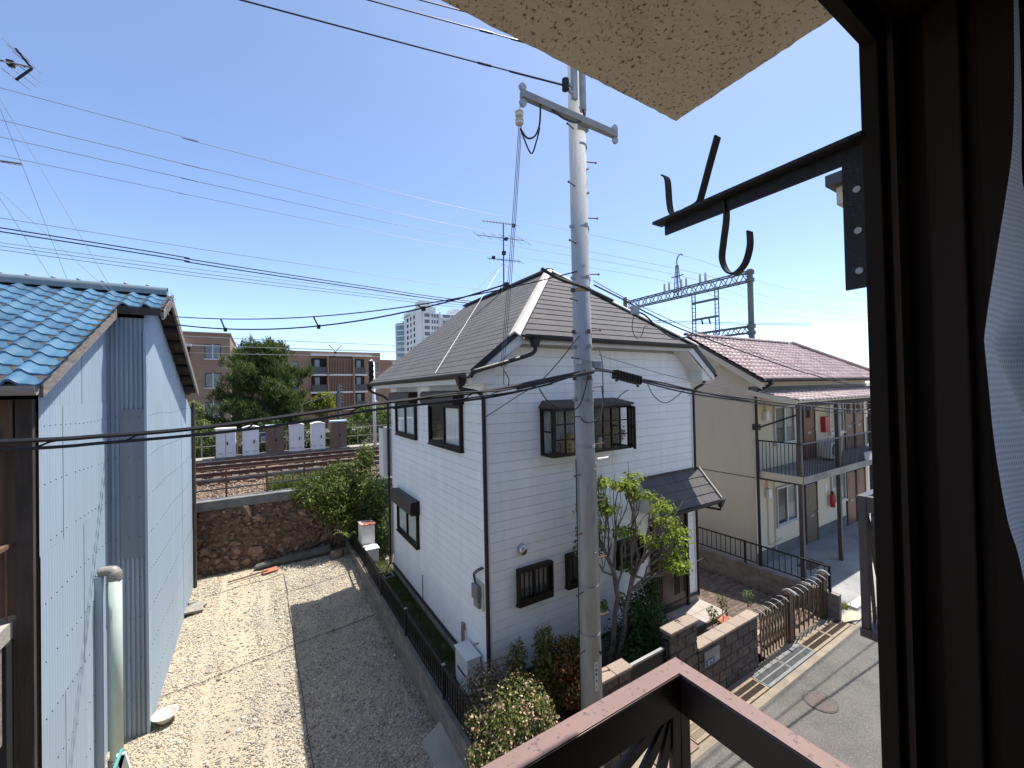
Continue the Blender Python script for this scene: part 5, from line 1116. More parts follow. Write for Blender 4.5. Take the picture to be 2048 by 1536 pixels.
tag(MB().hexa([(17.25, 5.36, 2.57), (17.75, 5.36, 2.57), (17.75, 5.46, 2.57), (17.25, 5.46, 2.57), (17.22, 5.30, 2.82), (17.78, 5.30, 2.82), (17.78, 5.47, 2.82), (17.22, 5.47, 2.82)]).build('planter_box', M_plast), 'white planter box on the walkway edge of the apartment', 'planter')
tag(MB().tube(spline([(17.75, AY - .06, 4.4), (17.85, AY - .08, 3.7), (17.7, AY - .1, 3.2), (17.55, AY - .15, 2.9)], 5), .025, 6).build('refrigerant_hose', M_cream), 'cream hose running down to the air conditioner on the walkway', 'hose')
tag(MB().box(13.85, 14.75, 5.75, 6.15, -.378, -.372).build('floor_mat', mat('mat_brown', (0.09, 0.06, 0.05), rough=.9)), 'dark brown drain cover on the apartment forecourt', 'mat')
# fence on kerb wall between carport and apartment
kw = thing('kerb_wall', 'low grey block kerb wall along the carport with black fence', 'wall', (11.55, 8, -.4))
MB().box(11.5, 11.6, 4.2, 15.1, -.5, .15).build('core', M_concd, kw)
for j in range(3):
    y = 4.2 - (.3 if j % 2 else 0)
    while y < 15.0:
        a, b = max(y, 4.205), min(y + .592, 15.09)
        if b - a > .06: MB().box(11.488, 11.499, a, b, -.39 + j * .18, -.216 + j * .18).build('block', M_wblock, kw)
        y += .60
MB().box(11.475, 11.615, 4.2, 15.1, .151, .19).build('coping', M_wblock, kw)
kf = thing('carport_fence', 'black iron bar fence on the kerb wall beside the apartment', 'fence', (11.55, 8, .19))
for yp in (4.40, 6.40, 8.4, 10.4, 12.4): MB().box(11.525, 11.575, yp - .025, yp + .025, .19, .81).build('post', M_iron, kf)
MB().box(11.53, 11.57, 4.38, 13, .765, .80).build('top_rail', M_iron, kf); MB().box(11.535, 11.565, 4.38, 13, .27, .295).build('bottom_rail', M_iron, kf)
b3 = MB(); b3.box(-.008, .008, -.008, .008, 0, .47); b3m = mesh_only(b3, 'bar', M_iron)
for k in range(58): inst('bar', b3m, (11.55, 4.5 + k * .145, .295), kf)

# ================================================================== front boundary of the white house
fwall = thing('gate_wall', 'rough split-face block wall with pebbled coping by the road', 'wall', (7, 4.5, -.4))
def blockwall(x0, x1, zt, parent, y0=4.43, y1=4.60, top=.055):
    MB().box(x0 + .012, x1 - .012, y0 + .014, y1 - .014, -.45, zt - top - .001).build('mortar', M_mort, parent); z = -.42; j = 0
    while z < zt - top - .02:
        h = min(.19, zt - top - z); x = x0 - (.2 if j % 2 else 0)
        while x < x1 - .02:
            a, b = max(x, x0), min(x + .39, x1)
            if b - a > .04:
                d = random.uniform(0, .012); mb = MB(); mb.box(a + .004, b - .004, y0 - d, y1 + d, z + .004, z + h - .004); mb.build('block', M_block, parent, bevel=.01, seg=1)
            x += .40
        z += .195; j += 1
    n_ = max(1, round((x1 - x0) / .42))
    for k in range(n_): MB().box(x0 - .02 + (x1 - x0 + .04) * k / n_ + .003, x0 - .02 + (x1 - x0 + .04) * (k + 1) / n_ - .003, y0 - .03, y1 + .03, zt - top, zt).build('coping_stone', M_coping, parent, bevel=.008, seg=1)
blockwall(5.70, 6.42, 1.13, fwall); blockwall(6.44, 8.36, .63, fwall)
fw2 = thing('gate_pillar', 'short block wall piece with pebbled top right beside the utility pole', 'wall', (4.4, 4.5, -.4)); blockwall(4.10, 4.76, .95, fw2)
gt = thing('low_gate', 'low black panel gate with pale top rail between two block walls', 'gate', (5.22, 4.5, -.4))
MB().box(4.80, 5.68, 4.50, 4.53, -.2, .84).build('panel', M_iron, gt); MB().box(4.79, 5.69, 4.49, 4.54, .841, .875).build('top_rail', M_galv, gt); MB().box(5.63, 5.69, 4.46, 4.56, -.38, .98).build('post', M_iron, gt)
ms = thing('mail_plate', 'small framed house sign plate on the block wall by the road', 'sign', (6.8, 4.41, .3))
MB().box(6.58, 7.02, 4.400, 4.417, .24, .50).build('frame', M_galv, ms); MB().box(6.60, 7.00, 4.396, 4.3995, .37, .48).build('slot', M_greyp, ms); MB().box(6.60, 6.86, 4.394, 4.3992, .255, .355).build('blue_panel', M_signb, ms)
mb = MB()
def seg7(mb, x, z, s, on):
    P = {'a': ((0, 2), (1, 2)), 'b': ((1, 1), (1, 2)), 'c': ((1, 0), (1, 1)), 'd': ((0, 0), (1, 0)), 'e': ((0, 0), (0, 1)), 'f': ((0, 1), (0, 2)), 'g': ((0, 1), (1, 1))}
    for k in on:
        (a, b), (c_, d) = P[k]; mb.bar((x + a * s, 4.392, z + b * s), (x + c_ * s, 4.392, z + d * s), .010, .012, (0, 1, 0))
seg7(mb, 6.66, .275, .03, 'abged'); seg7(mb, 6.75, .275, .03, 'fgbc'); mb.build('digits', M_sign, ms)
# terracotta tiles & roses in the planter strip
sheet('planter_soil', 6.42, 8.9, 4.6, 5.33, .0, M_sand)
tt = MB(); tt.grid([[(.30 * v, .06 * k - .03 + 0, .02 + .018 * math.sin(k * math.pi / 2)) for k in range(5)] for v in (0, 1)][::-1]); 
for i in range(3):
    mb = MB(); n_ = 6; base = [(8.36 + .02 * i, 5.10 + i * .085, .06), (8.66 + .02 * i, 5.14 + i * .085, .08)]
    mb.grid([[(p[0], p[1] + .042 * math.cos(math.pi * k / n_), p[2] + .03 * math.sin(math.pi * k / n_)) for k in range(n_ + 1)] for p in base]); tag(mb.build('clay_tile', M_terra), ['nearest orange clay tile in the planter behind the block wall', 'middle orange clay tile in the planter behind the block wall', 'farthest orange clay tile in the planter behind the block wall'][i], 'clay tile', 'clay tiles in the planter')
M_rose = leaf_mat('rose_leaf', [(0.06, 0.10, 0.03), (0.12, 0.17, 0.05), (0.20, 0.22, 0.10)])
for i, (x, y, h) in enumerate(((7.75, 5.0, .55), (8.2, 5.05, .62), (8.62, 4.75, .75))):
    r_ = thing('rose_bush', ['left one of three spindly rose plants behind the block wall', 'middle one of three spindly rose plants behind the block wall', 'right one of three spindly rose plants behind the block wall'][i], 'plant', (x, y, 0), 'spindly roses in the planter')
    MB().tube([(x, y, 0), (x + .02, y, h * .5), (x, y + .02, h)], .008, 5).build('stem', M_bark, r_); foliage('leaves', [(x, y, h + .05, .10, .10, .11), (x + .04, y, h * .8, .06, .06, .05)], 120, .05, M_rose, r_, 60 + i)
# accordion gate
ag = thing('accordion_gate', 'bronze folding lattice gate with curved caps across the carport entrance', 'gate', (10, 4.47, -.4))
GZ0, GZ1 = -.33, .62
for x, w_ in ((9.72, .075), (11.36, .085)):
    MB().box(x - w_, x + w_, 4.42, 4.52, -.40, .64).build('post', M_gate, ag); mb = MB()
    mb.tube(spline([(x, 4.34, .64), (x, 4.42, .70), (x, 4.5, .70), (x, 4.58, .65)], 4), .03, 6); mb.build('post_cap', M_galv, ag)
xs_ = [8.50 + k * .118 for k in range(10)] + [9.88 + k * .22 for k in range(7)]
capm = MB(); capm.tube(spline([(-.02, -.13, -.03), (-.01, -.05, .012), (0, .05, .02), (.01, .13, -.02)], 4), .0105, 6); capme = mesh_only(capm, 'bar_cap', M_galv, smooth=True)
for i, x in enumerate(xs_):
    nar = i < 10; MB().box(x - .014, x + .014, 4.435, 4.455, GZ0, GZ1 - .02).build('upright', M_gatet if nar else M_gate, ag)
    if not nar or i % 2 == 0: inst('bar_cap', capme, (x, 4.46, GZ1), ag)
def lattice(xa, xb, n_, dzs):
    st = (xb - xa) / n_
    for k in range(n_):
        for zc in dzs:
            a, b = xa + k * st, xa + (k + 1) * st
            MB().bar((a, 4.47, zc - .2), (b, 4.47, zc + .2), .008, .026).build('lattice_bar', M_gatet, ag); MB().bar((a, 4.485, zc + .2), (b, 4.485, zc - .2), .008, .026).build('lattice_bar', M_gate, ag)
lattice(8.52, 9.62, 9, (.36, -.05)); lattice(9.86, 11.24, 6, (.36, -.05))
for x in (9.72, 9.9, 11.3): MB().cyl((x, 4.44, -.37), (x, 4.50, -.37), .035, n=10).build('wheel', M_iron, ag)
# drain: channel, gratings, manhole
def grating(x0, x1, label, m, fm, y0=4.02, y1=4.30):
    g = thing('drain_grating', label, 'grating', ((x0 + x1) / 2, (y0 + y1) / 2, -.4), 'drain gratings at the road edge')
    mb = MB(); zt = -.375; ym = (y0 + y1) / 2
    for yy in (y0, ym - .01, y1 - .025): mb.box(x0, x1, yy, yy + .025, -.4, zt)
    for xx in (x0, x1 - .025): mb.box(xx, xx + .025, y0 + .025, y1 - .025, -.4, zt - .001)
    mb.build('frame', fm, g); mb = MB(); x = x0 + .045
    while x < x1 - .03: mb.box(x, x + .008, y0 + .026, ym - .011, -.398, zt - .002).box(x, x + .008, ym + .016, y1 - .026, -.398, zt - .002); x += .026
    stuff(mb.build('grating_bars', m, g)); MB().box(x0 + .026, x1 - .026, y0 + .026, y1 - .026, -.3995, -.397).build('pit', M_dark, g)
    MB().box(x0, x1, y1 + .001, y1 + .03, -.4, zt + .004).build('edge_angle', fm, g); MB().box(x0, x1, y0 - .03, y0 - .001, -.4, zt + .004).build('edge_angle', fm, g)
M_grust = mat('grate_rusty', (0.10, 0.07, 0.05), (0.06, 0.048, 0.04), 10, .8); M_gold = mat('grate_edge_rust', (0.30, 0.235, 0.16), (0.19, 0.145, 0.10), 8, .8)
grating(9.74, 10.62, 'rusty drain grating under the middle of the folding gate', M_grust, M_gold); grating(10.63, 11.5, 'rusty drain grating nearest the apartment', M_grust, M_gold)
M_gg = mat('grate_galv', (0.20, 0.205, 0.205), (0.13, 0.135, 0.135), 8, .6)
grating(7.9, 8.80, 'pale galvanised drain grating by the end of the block wall', M_gg, M_gg); grating(8.81, 9.73, 'pale galvanised drain grating before the folding gate', M_gg, M_gg)
grating(7.05, 7.88, 'rusty drain grating below the house sign plate', M_grust, M_gold); grating(5.72, 6.25, 'pale yellowed grating beneath the balcony rail', mat('grate_yellow', (0.45, 0.38, 0.26), rough=.7), M_gold)
MB_ = MB().box(4.9, 5.70, 3.95, 4.32, -.4, -.378).build('checker_plate', mat('checker_plate', (0.24, 0.15, 0.13), (0.17, 0.115, 0.10), 60, .6, bump=.6, bsc=120, c3=(0.33, 0.22, 0.19), sc3=90, t3=(.5, .6))); tag(MB_, 'reddish checker plate covering the drain under the balcony rail', 'drain cover')
mh = thing('manhole_cover', 'round rusty manhole cover in the asphalt road', 'manhole', (8.30, 3.36, -.4)); MB().cyl((8.30, 3.36, -.404), (8.30, 3.36, -.394), .26, n=32).build('rim', mat('manhole_rim', (0.06, 0.05, 0.046), rough=.8), mh); MB().cyl((8.30, 3.36, -.3938), (8.30, 3.36, -.390), .235, n=32).build('lid', mat('manhole_lid', (0.13, 0.10, 0.088), (0.09, 0.075, 0.068), 8, .7, bump=.8, bsc=50), mh)
gr = MB()
for k in range(-3, 4):
    l = math.sqrt(max(.0, .21 ** 2 - (k * .06) ** 2)); gr.box(8.30 + k * .06 - .006, 8.30 + k * .06 + .006, 3.36 - l, 3.36 + l, -.3899, -.386); gr.box(8.30 - l, 8.30 + l, 3.36 + k * .06 - .006, 3.36 + k * .06 + .006, -.3898, -.3865)
gr.build('raised_pattern', MATS['manhole_lid'], mh)
tag(MB().bar((12.3, 4.24, -.36), (13.4, 4.22, -.36), .2, .10).build('kerb_stone', mat('kerb_pale', (0.52, 0.49, 0.44), (0.40, 0.38, 0.34), 4, .9)), 'pale kerb stone at the road edge before the apartment', 'kerb')
b_ = tag(inst('stone_lump', rock_mesh('stone_lump', mat('lump', (0.46, 0.36, 0.27), rough=.95), 77, .15), (11.85, 4.1, -.36), scale=(.3, .16, .05)), 'flat tan stone lump beside the drain end', 'stone')
tag(MB().lathe((7.3, 5.55, .106), [(.11, 0), (.115, .008), (.10, .012), (.0, .012)], 18).build('dish', M_plast), 'small pale dish on the shaded porch tiles', 'dish')

# ================================================================== across the railway
base = struct(MB().box(-1.98, 4.4, 25.25, 26.1, 1.80, 2.04).build('cabinet_plinth', M_concd))
struct(MB().box(-40, -2.05, 25.3, 26.3, 1.80, 2.0).build('trackside_path', M_conc)); struct(MB().box(4.45, 60, 25.3, 26.3, 1.80, 2.0).build('trackside_path', M_conc))
def cabinet(x0, x1, h, kind, label):
    t = thing('equipment_cabinet', label, 'cabinet', ((x0 + x1) / 2, 25.6, 2.04), 'trackside equipment cabinets'); z0, z1 = 2.04, 2.04 + h; y0, y1 = 25.36, 25.9; m = M_cabb if kind == 'brown' else M_cabw
    if kind == 'round':
        n_ = 9; prof = [(x0 + (x1 - x0) * k / n_, z1 - .09 + .09 * math.sin(math.pi * k / n_)) for k in range(n_ + 1)]
        mb = MB(); mb.prism([(x0 + .02, y0, z0), (x1 - .02, y0, z0)] + [(min(max(x, x0 + .02), x1 - .02), y0, z) for x, z in reversed(prof)], (0, y1 - y0, 0)); mb.build('casing', m, t)
        mb = MB(); mb.prism([(x, y0 - .05, z + .002) for x, z in prof] + [(x, y0 - .05, z + .05) for x, z in reversed(prof)], (0, y1 - y0 + .1, 0)); mb.build('roof', m, t)
    else:
        MB().box(x0, x1, y0, y1, z0, z1 - .10).build('casing', m, t); MB().box(x0 - .03, x1 + .03, y0 - .05, y1 + .05, z1 - .099, z1).build('roof', M_cabt if kind == 'brown' else m, t, bevel=.02)
    if kind != 'round': MB().box((x0 + x1) / 2 - .008, (x0 + x1) / 2 + .008, y0 - .004, y0 - .0005, z0 + .08, z1 - .12).build('door_gap', M_dark, t)
    xm = (x0 + x1) / 2 + (.04 if kind != 'round' else .12); MB().box(xm, xm + .05, y0 - .03, y0 - .001, z0 + .62, z0 + .78).build('handle', M_iron, t)
    MB().box(x0 + .1, x0 + .28, y0 - .006, y0 - .001, z0 + .18, z0 + .21).build('vent', M_greyp, t); MB().box(x1 - .3, x1 - .12, y0 - .006, y0 - .001, z0 + .18, z0 + .21).build('vent', M_greyp, t)
cabinet(-1.92, -1.10, 1.48, 'flat', 'leftmost white double-door trackside cabinet with flat lid'); cabinet(-.82, -.05, 1.48, 'round', 'white round-topped cabinet second from the left')
cabinet(.24, 1.08, 1.5, 'brown', 'brown cabinet between two white round-topped ones'); cabinet(1.31, 2.08, 1.48, 'round', 'white round-topped cabinet right of the left brown one')
cabinet(2.40, 3.15, 1.48, 'round', 'white round-topped cabinet left of the rightmost brown one'); cabinet(3.44, 4.28, 1.56, 'brown', 'rightmost brown trackside cabinet next to open fence')
ff = thing('trackside_fence', 'pale yellowish pipe fence behind the trackside cabinets', 'fence', (2, 26.8, 2)); M_fy = mat('fence_pale', (0.40, 0.36, 0.25), (0.33, 0.30, 0.22), 3, .7)
for k in range(17): MB().box(-5.0 + k * .78, -4.95 + k * .78, 26.78, 26.83, 1.84, 3.07).build('post', M_fy, ff)
for z in (3.05, 2.50): MB().bar((-6, 26.8, z), (8.2, 26.8, z), .04, .045).build('rail', M_fy, ff)
sg = thing('line_sign', 'small blue and white sign hanging on the trackside fence', 'sign', (.1, 26.7, 2.6)); MB().box(.02, .42, 26.70, 26.72, 2.55, 3.05).build('board', M_sign, sg); MB().box(.02, .42, 26.69, 26.699, 2.85, 3.05).build('header', M_signb, sg)
mb = MB()
for k in range(3): mb.box(.06, .36 - .06 * k, 26.693, 26.699, 2.62 + k * .06, 2.65 + k * .06)
mb.build('lines', M_signb, sg)
# railway signal
sn = thing('railway_signal', 'white railway signal mast with black hooded lamp head', 'signal', (5.8, 25.15, 1.84))
M_wpole = mat('signal_white', (0.72, 0.72, 0.74), rough=.5)
MB().cyl((5.83, 25.15, 1.84), (5.80, 25.15, 7.0), .10, .085, 12).build('mast', M_wpole, sn, smooth=True)
MB().box(5.50, 5.78, 24.98, 25.06, 5.55, 7.05).build('lamp_board', M_iron, sn, bevel=.06)
for k in range(4):
    z = 5.72 + k * .33; mb = MB(); n_ = 8; mb.grid([[(5.64 + .11 * math.cos(math.pi * j / n_), 24.97 - d, z + .11 * math.sin(math.pi * j / n_)) for j in range(n_ + 1)] for d in (0, .28)]); mb.build('hood', M_iron, sn); MB().cyl((5.64, 24.979, z), (5.64, 24.96, z), .085, n=12).build('lens', M_dark, sn)
mb = MB(); mb.tube([(5.80, 25.15, 6.95), (5.7, 25.12, 7.12), (5.6, 25.08, 7.05)], .05, 6); mb.tube([(5.95, 25.2, 4.4), (6.02, 25.2, 4.6), (5.9, 25.2, 4.7)], .03, 6); mb.build('bracket', M_wpole, sn)
gp = thing('line_pole', 'slim grey pole with side pegs rising behind the brown cabinet', 'pole', (4.25, 28, 1)); MB().cyl((4.24, 28, .5), (4.28, 28, 5.75), .14, .11, 10).build('shaft', M_gantry, gp)
for k in range(6): MB().box(4.28, 4.52, 27.97, 28.03, 4.6 + k * .2, 4.65 + k * .2).build('peg', M_galv, gp)
MB().tube([(4.27, 28, 5.2), (2.3, 29.5, 4.5)], .02, 5).build('stay', M_wire, gp)
# catenary above the tracks
def rwire(label, pts, r=.018, group='railway wires'): return tag(MB().tube([Vector(p) for p in pts], r, 5).build('railway_wire', M_wire), label, 'cable', group)
for i, (y, pts) in enumerate(((20.5, [(-60, 20.5, 17.2), (-7.3, 20.5, 15.7), (-1.9, 20.5, 15.45), (9, 20.5, 15.3), (29, 20.5, 15.7), (45, 20.5, 14.9), (75, 20.5, 15.8)]), (18.735, [(-60, 18.7, 15.5), (-6.7, 18.735, 13.8), (-1.79, 18.735, 13.63), (8.16, 18.735, 13.47), (29, 18.735, 13.68), (41, 18.735, 12.9), (75, 18.7, 13.8)]),
        (20.378, [(-60, 20.378, 15.6), (-7.28, 20.378, 13.98), (-1.95, 20.378, 13.79), (8.86, 20.378, 13.62), (29, 20.378, 13.93), (44.3, 20.378, 12.92), (75, 20.3, 13.9)]), (21.986, [(-60, 21.986, 15.6), (-7.86, 21.986, 14.0), (-2.1, 21.986, 13.81), (9.55, 21.986, 13.63), (29, 21.986, 13.91), (47.7, 21.986, 12.56), (75, 22, 13.9)]))):
    rwire(['highest thin railway wire crossing the whole sky', 'second thin railway wire from the top crossing the sky', 'third thin railway wire from the top crossing the sky', 'lowest of the four thin railway wires on the gantry insulators'][i], spline(pts, 8), .011)
for i, z in enumerate((9.70, 9.60)): wire('feeder_cable', ['upper dark feeder cable along the railway behind the blue roof', 'lower dark feeder cable along the railway behind the blue roof'][i], [(-40, 16, z + 1.6), (-5.725, 16, z), (-1.557, 16, z - .255), (3.437, 16, z - .48), (8.08, 16, z - .63), (20, 16, z - .6), (40, 16, z + .5)], .017)
for i, (z0, z1) in enumerate(((11.74, 11.55), (10.85, 10.66), (10.73, 10.49), (10.59, 10.34))): rwire(['highest', 'second', 'third', 'lowest'][i] + ' of four thin feeder wires low in the sky above the blue roof', [(-40, 22, z0 + 1.2), (-7.87, 22, z0), (-2.14, 22, z1), (9, 22, z1 - .25), (29, 22, z1 - .1)], .012, 'thin feeder wires behind the blue roof')
for i, y in enumerate((19.72, 23.12)):
    rwire(['catenary wire over the near railway track', 'catenary wire over the far railway track'][i], sagline((-60, y, 8.2), (118, y, 8.4), .9, 60), .014); rwire(['contact wire over the near railway track', 'contact wire over the far railway track'][i], [(-60, y, 7.0), (29, y, 7.2), (90, y, 7.2)], .012)
yk = thing('wire_yoke', 'small V-shaped wire yoke hanging over the far track', 'wire yoke', (3.4, 23.1, 7.3)); MB().tube([(3.1, 23.12, 7.72), (3.4, 23.12, 7.35), (3.7, 23.12, 7.72)], .022, 5).build('yoke', M_iron, yk); MB().box(3.35, 3.45, 23.08, 23.16, 7.27, 7.37).build('clamp', M_iron, yk)
# gantry
ga = thing('railway_gantry', 'steel lattice railway gantry with insulators behind the apartment roof', 'gantry', (29, 21, 1.84)); GX = 29.0
for y, zt_ in ((15.2, 13.15), (26.55, 13.5)): MB().cyl((GX, y, .5), (GX, y, zt_), .21, .18, 14).build('pillar', M_gpole, ga)
for y in (15.2,):
    for z in (12.95, 12.4, 9.2, 8.75): MB().cyl((GX, y, z - .12), (GX, y, z + .12), .27, n=14).build('pillar_band', M_gpole, ga)
def truss(y0, y1, zt_, zb_, nb, wx=.25, nm='truss'):
    mb = MB()
    for dx in (-wx, wx):
        mb.bar((GX + dx, y0, zt_), (GX + dx, y1, zt_), .09, .09).bar((GX + dx, y0, zb_), (GX + dx, y1, zb_), .09, .09)
        for k in range(nb):
            a, b = y0 + (y1 - y0) * k / nb, y0 + (y1 - y0) * (k + .5) / nb; c_ = y0 + (y1 - y0) * (k + 1) / nb; mb.bar((GX + dx, a, zb_), (GX + dx, b, zt_), .045, .045).bar((GX + dx, b, zt_), (GX + dx, c_, zb_), .045, .045)
    mb.build(nm, M_gantry, ga)
truss(15.3, 26.5, 13.0, 12.35, 14); truss(15.3, 19.9, 9.2, 8.75, 6)
for y in (17.65, 19.55):
    mb = MB()
    for dy in (-.14, .14): mb.bar((GX, y + dy, 8.9), (GX, y + dy, 12.4), .06, .06)
    for k in range(11): mb.bar((GX, y - .14, 9.1 + k * .3), (GX, y + .14, 9.1 + k * .3), .04, .04)
    mb.build('drop_frame', M_gantry, ga)
for z in (11.6, 10.3): MB().bar((GX, 17.6, z), (GX, 19.6, z), .12, .16).build('drop_beam', M_gantry, ga)
for y in (18.3, 18.9): MB().cyl((GX, y, 10.2), (GX, y - .08, 9.85), .06, n=8).build('insulator', M_iron, ga)
for y in (18.5, 18.95, 20.15, 20.6, 21.75, 22.2): MB().lathe((GX, y, 13.05), [(.07, 0), (.10, .08), (.08, .12), (.10, .2), (.08, .26), (.10, .36), (.08, .42), (.09, .55), (.05, .72)], 10).build('insulator', M_insul, ga)
mb = MB()
for dy, dx in ((-.22, -.2), (.22, -.2), (-.22, .2), (.22, .2)): mb.bar((GX + dx, 20.95 + dy, 12.4), (GX + dx * .3, 20.95 + dy * .3, 15.0), .05, .05)
for k in range(6): f_ = 1 - k * .12; mb.bar((GX, 20.95 - .22 * f_, 12.8 + k * .4), (GX, 20.95 + .22 * f_, 12.8 + k * .4), .04, .04)
mb.bar((GX, 20.4, 14.1), (GX, 21.5, 14.1), .07, .07); mb.build('mast', M_gantry, ga)
MB().tube(spline([(GX, 20.95, 14.9), (GX, 20.95, 15.4), (GX, 20.75, 15.75), (GX, 20.5, 15.78), (GX, 20.45, 15.65)], 5), .05, 6).build('gooseneck', M_gantry, ga)
# ================================================================== brick apartments beyond the railway
def bwin(parent, u0, u1, z0, z1, y, m=M_teal):
    w_ = MB().box(u0, u1, y - .03, y - .001, z0, z1).build('window', M_dark, parent); um = (u0 + u1) / 2
    for a, b in ((u0 + .06, um - .04), (um + .04, u1 - .06)): MB().box(a, b, y - .045, y - .031, z0 + .07, z1 - .07).build('pane', mat('far_pane', (0.09, 0.115, 0.125), (0.17, 0.20, 0.20), .7, .12), w_)
    MB().box(um - .04, um + .04, y - .07, y - .031, z0, z1).build('mullion', M_alu, w_); MB().box(u0 - .05, u1 + .05, y - .14, y - .001, z0 - .12, z0 - .001).build('sill', M_alu, w_)
M_slabw = mat('pale_slab', (0.55, 0.54, 0.52), rough=.8)
b1 = thing('brick_apartments', 'brown brick apartment wing left of the pine tree', 'building', (-8, 58, -.6)); MB().box(-16, -2.72, 54, 66, -.6, 11.75).build('wall', M_brick, b1); MB().box(-16.1, -2.62, 53.9, 66, 11.751, 11.95).build('parapet', M_brick, b1)
for z in (9.15, 6.05, 2.95, -.1): bwin(b1, -4.95, -3.55, z, z + 1.55, 54); bwin(b1, -11.5, -10.1, z, z + 1.55, 54)
for z in (10.35, 7.25, 4.15): MB().box(-8.6, -6.0, 53.3, 53.999, z, z + .25).build('balcony_hood', M_slabw, b1); MB().box(-8.5, -6.2, 53.9, 53.998, z - 1.9, z - .01).build('balcony_opening', M_dark, b1)
for z in (9.9, 6.8, 3.7):
    s_ = MB().box(-2.71, 1.2, 57.2, 58, z, z + .28).build('balcony_slab', M_slabw, b1); MB().box(-2.6, 1.0, 57.3, 57.95, z - .9, z - .85).build('balcony_floor', M_brick, b1)
    for k in range(10): MB().box(-2.5 + k * .3, -2.42 + k * .3, 57.2, 57.28, z - 2.0, z - .9).build('balcony_bar', M_rust, b1)
MB().box(-2.71, 3.5, 58.001, 66, -.6, 10.7).build('rear_wall', M_brick, b1)
b2 = thing('brick_apartments', 'brown brick apartment block with balconies right of the pine tree', 'building', (10, 76, -.6)); MB().box(2.0, 18.05, 73, 84, -.6, 12.05).build('wall', M_brick, b2); MB().box(18.051, 40, 75, 84, -.6, 11.0).build('wall', M_brick, b2); MB().box(7, 16.5, 72.4, 72.998, 11.25, 11.6).build('roof_hood', M_slabw, b2); MB().box(20.5, 26, 73.9, 74.998, 10.2, 10.6).build('roof_hood', M_slabw, b2)
for z in (8.3, 5.45, 2.6):
    MB().box(6.9, 15.6, 71.9, 72.999, z - .3, z - .02).build('balcony_slab', M_slabw, b2)
    for a, b in ((7.1, 9.3), (13.5, 15.3)):
        MB().box(a, b, 72.9, 72.998, z, z + 2.55).build('opening', M_dark, b2); MB().box(a, b, 71.9, 72.0, z - .01, z + 1.1).build('balcony_panel', mat('panel_grey', (0.055, 0.058, 0.065), rough=.5), b2)
        w_ = MB().box(a + .5, a + 1.2, 72.85, 72.899, z + .1, z + 2.3).build('glass_door', mat('door_glass_far', (0.20, 0.22, 0.22), rough=.2), b2)
    for k in range(15): MB().box(9.75 + k * .24, 9.85 + k * .24, 72.0, 72.2, z - .01, z + 2.53).build('brick_screen_rib', M_brick, b2)
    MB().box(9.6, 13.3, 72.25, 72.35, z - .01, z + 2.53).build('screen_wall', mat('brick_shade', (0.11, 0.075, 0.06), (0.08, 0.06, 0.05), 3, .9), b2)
for x in (9.35, 13.3): MB().box(x, x + .24, 71.7, 72.999, -.6, 11.24).build('fin', M_brick, b2)
for z in (8.6, 5.75, 2.9): bwin(b2, 16.2, 17.6, z, z + 1.6, 73); bwin(b2, 3.2, 5.2, z, z + 1.7, 73)
# ================================================================== far tower
tw = thing('tower_block', 'white high-rise tower with curved glass corner on the skyline', 'building', (70, 200, -.6)); TX, TY = 66.25, 190.1
MB().box(TX, 112, TY, 219, -.6, 43.2).build('wall', M_tower, tw); MB().box(TX, TX + 8, TY + .3, 203, 43.2, 46.3).build('upper_floor', M_tower, tw); MB().box(TX + .05, TX + 5.2, TY + 1, 197, 46.3, 49.0).build('penthouse', M_tower, tw); MB().box(TX - .3, TX + 4, 197.1, 215, 43.2, 46.4).build('upper_floor', M_tower, tw)
mb = MB(); mb.lathe((TX + 2.5, 221, -.6), [(5.6, 0), (5.6, 42.6)], 28); mb.build('glass_bay', M_teal, tw)
for k in range(14):
    z = 1.5 + k * 3.02
    mb = MB(); mb.lathe((TX + 2.5, 221, z), [(5.72, 0), (5.72, .6)], 28); mb.build('floor_band', M_tower, tw)
    for y0, y1 in ((208.5, 211), (203.5, 205.2), (198, 200)): 
        MB().box(TX - .1, TX - .005, y0, y1, z + .6, z + 2.3).build('window', M_dark, tw)
    for x0, x1 in ((68.2, 71), (72, 72.8), (73.3, 74.1), (74.6, 75.4), (78, 82), (82.5, 85), (86.5, 90), (92, 96)): MB().box(x0, x1, TY - .1, TY - .005, z + .5, z + 2.2).build('window', mat('tower_window', (0.10, 0.12, 0.135), rough=.2), tw)
    MB().box(77, 98, TY - 1.2, TY - .11, z - .2, z + .5).build('balcony', M_tower, tw)
for x in (67.9, 76.2, 91): MB().box(x - .3, x + .3, TY - .6, TY - .006, -.6, 44).build('pilaster', M_tower, tw)
MB().box(86, 92, 196, 204, 43.21, 47.6).build('water_tank', M_tower, tw); MB().box(82.5, 84, 192, 194, 43.21, 45.2).build('chimney', M_tower, tw)
MB().box(TX - 1.2, TX - .11, 204, 216, 44.2, 44.35).build('glass_rail', M_teal, tw)

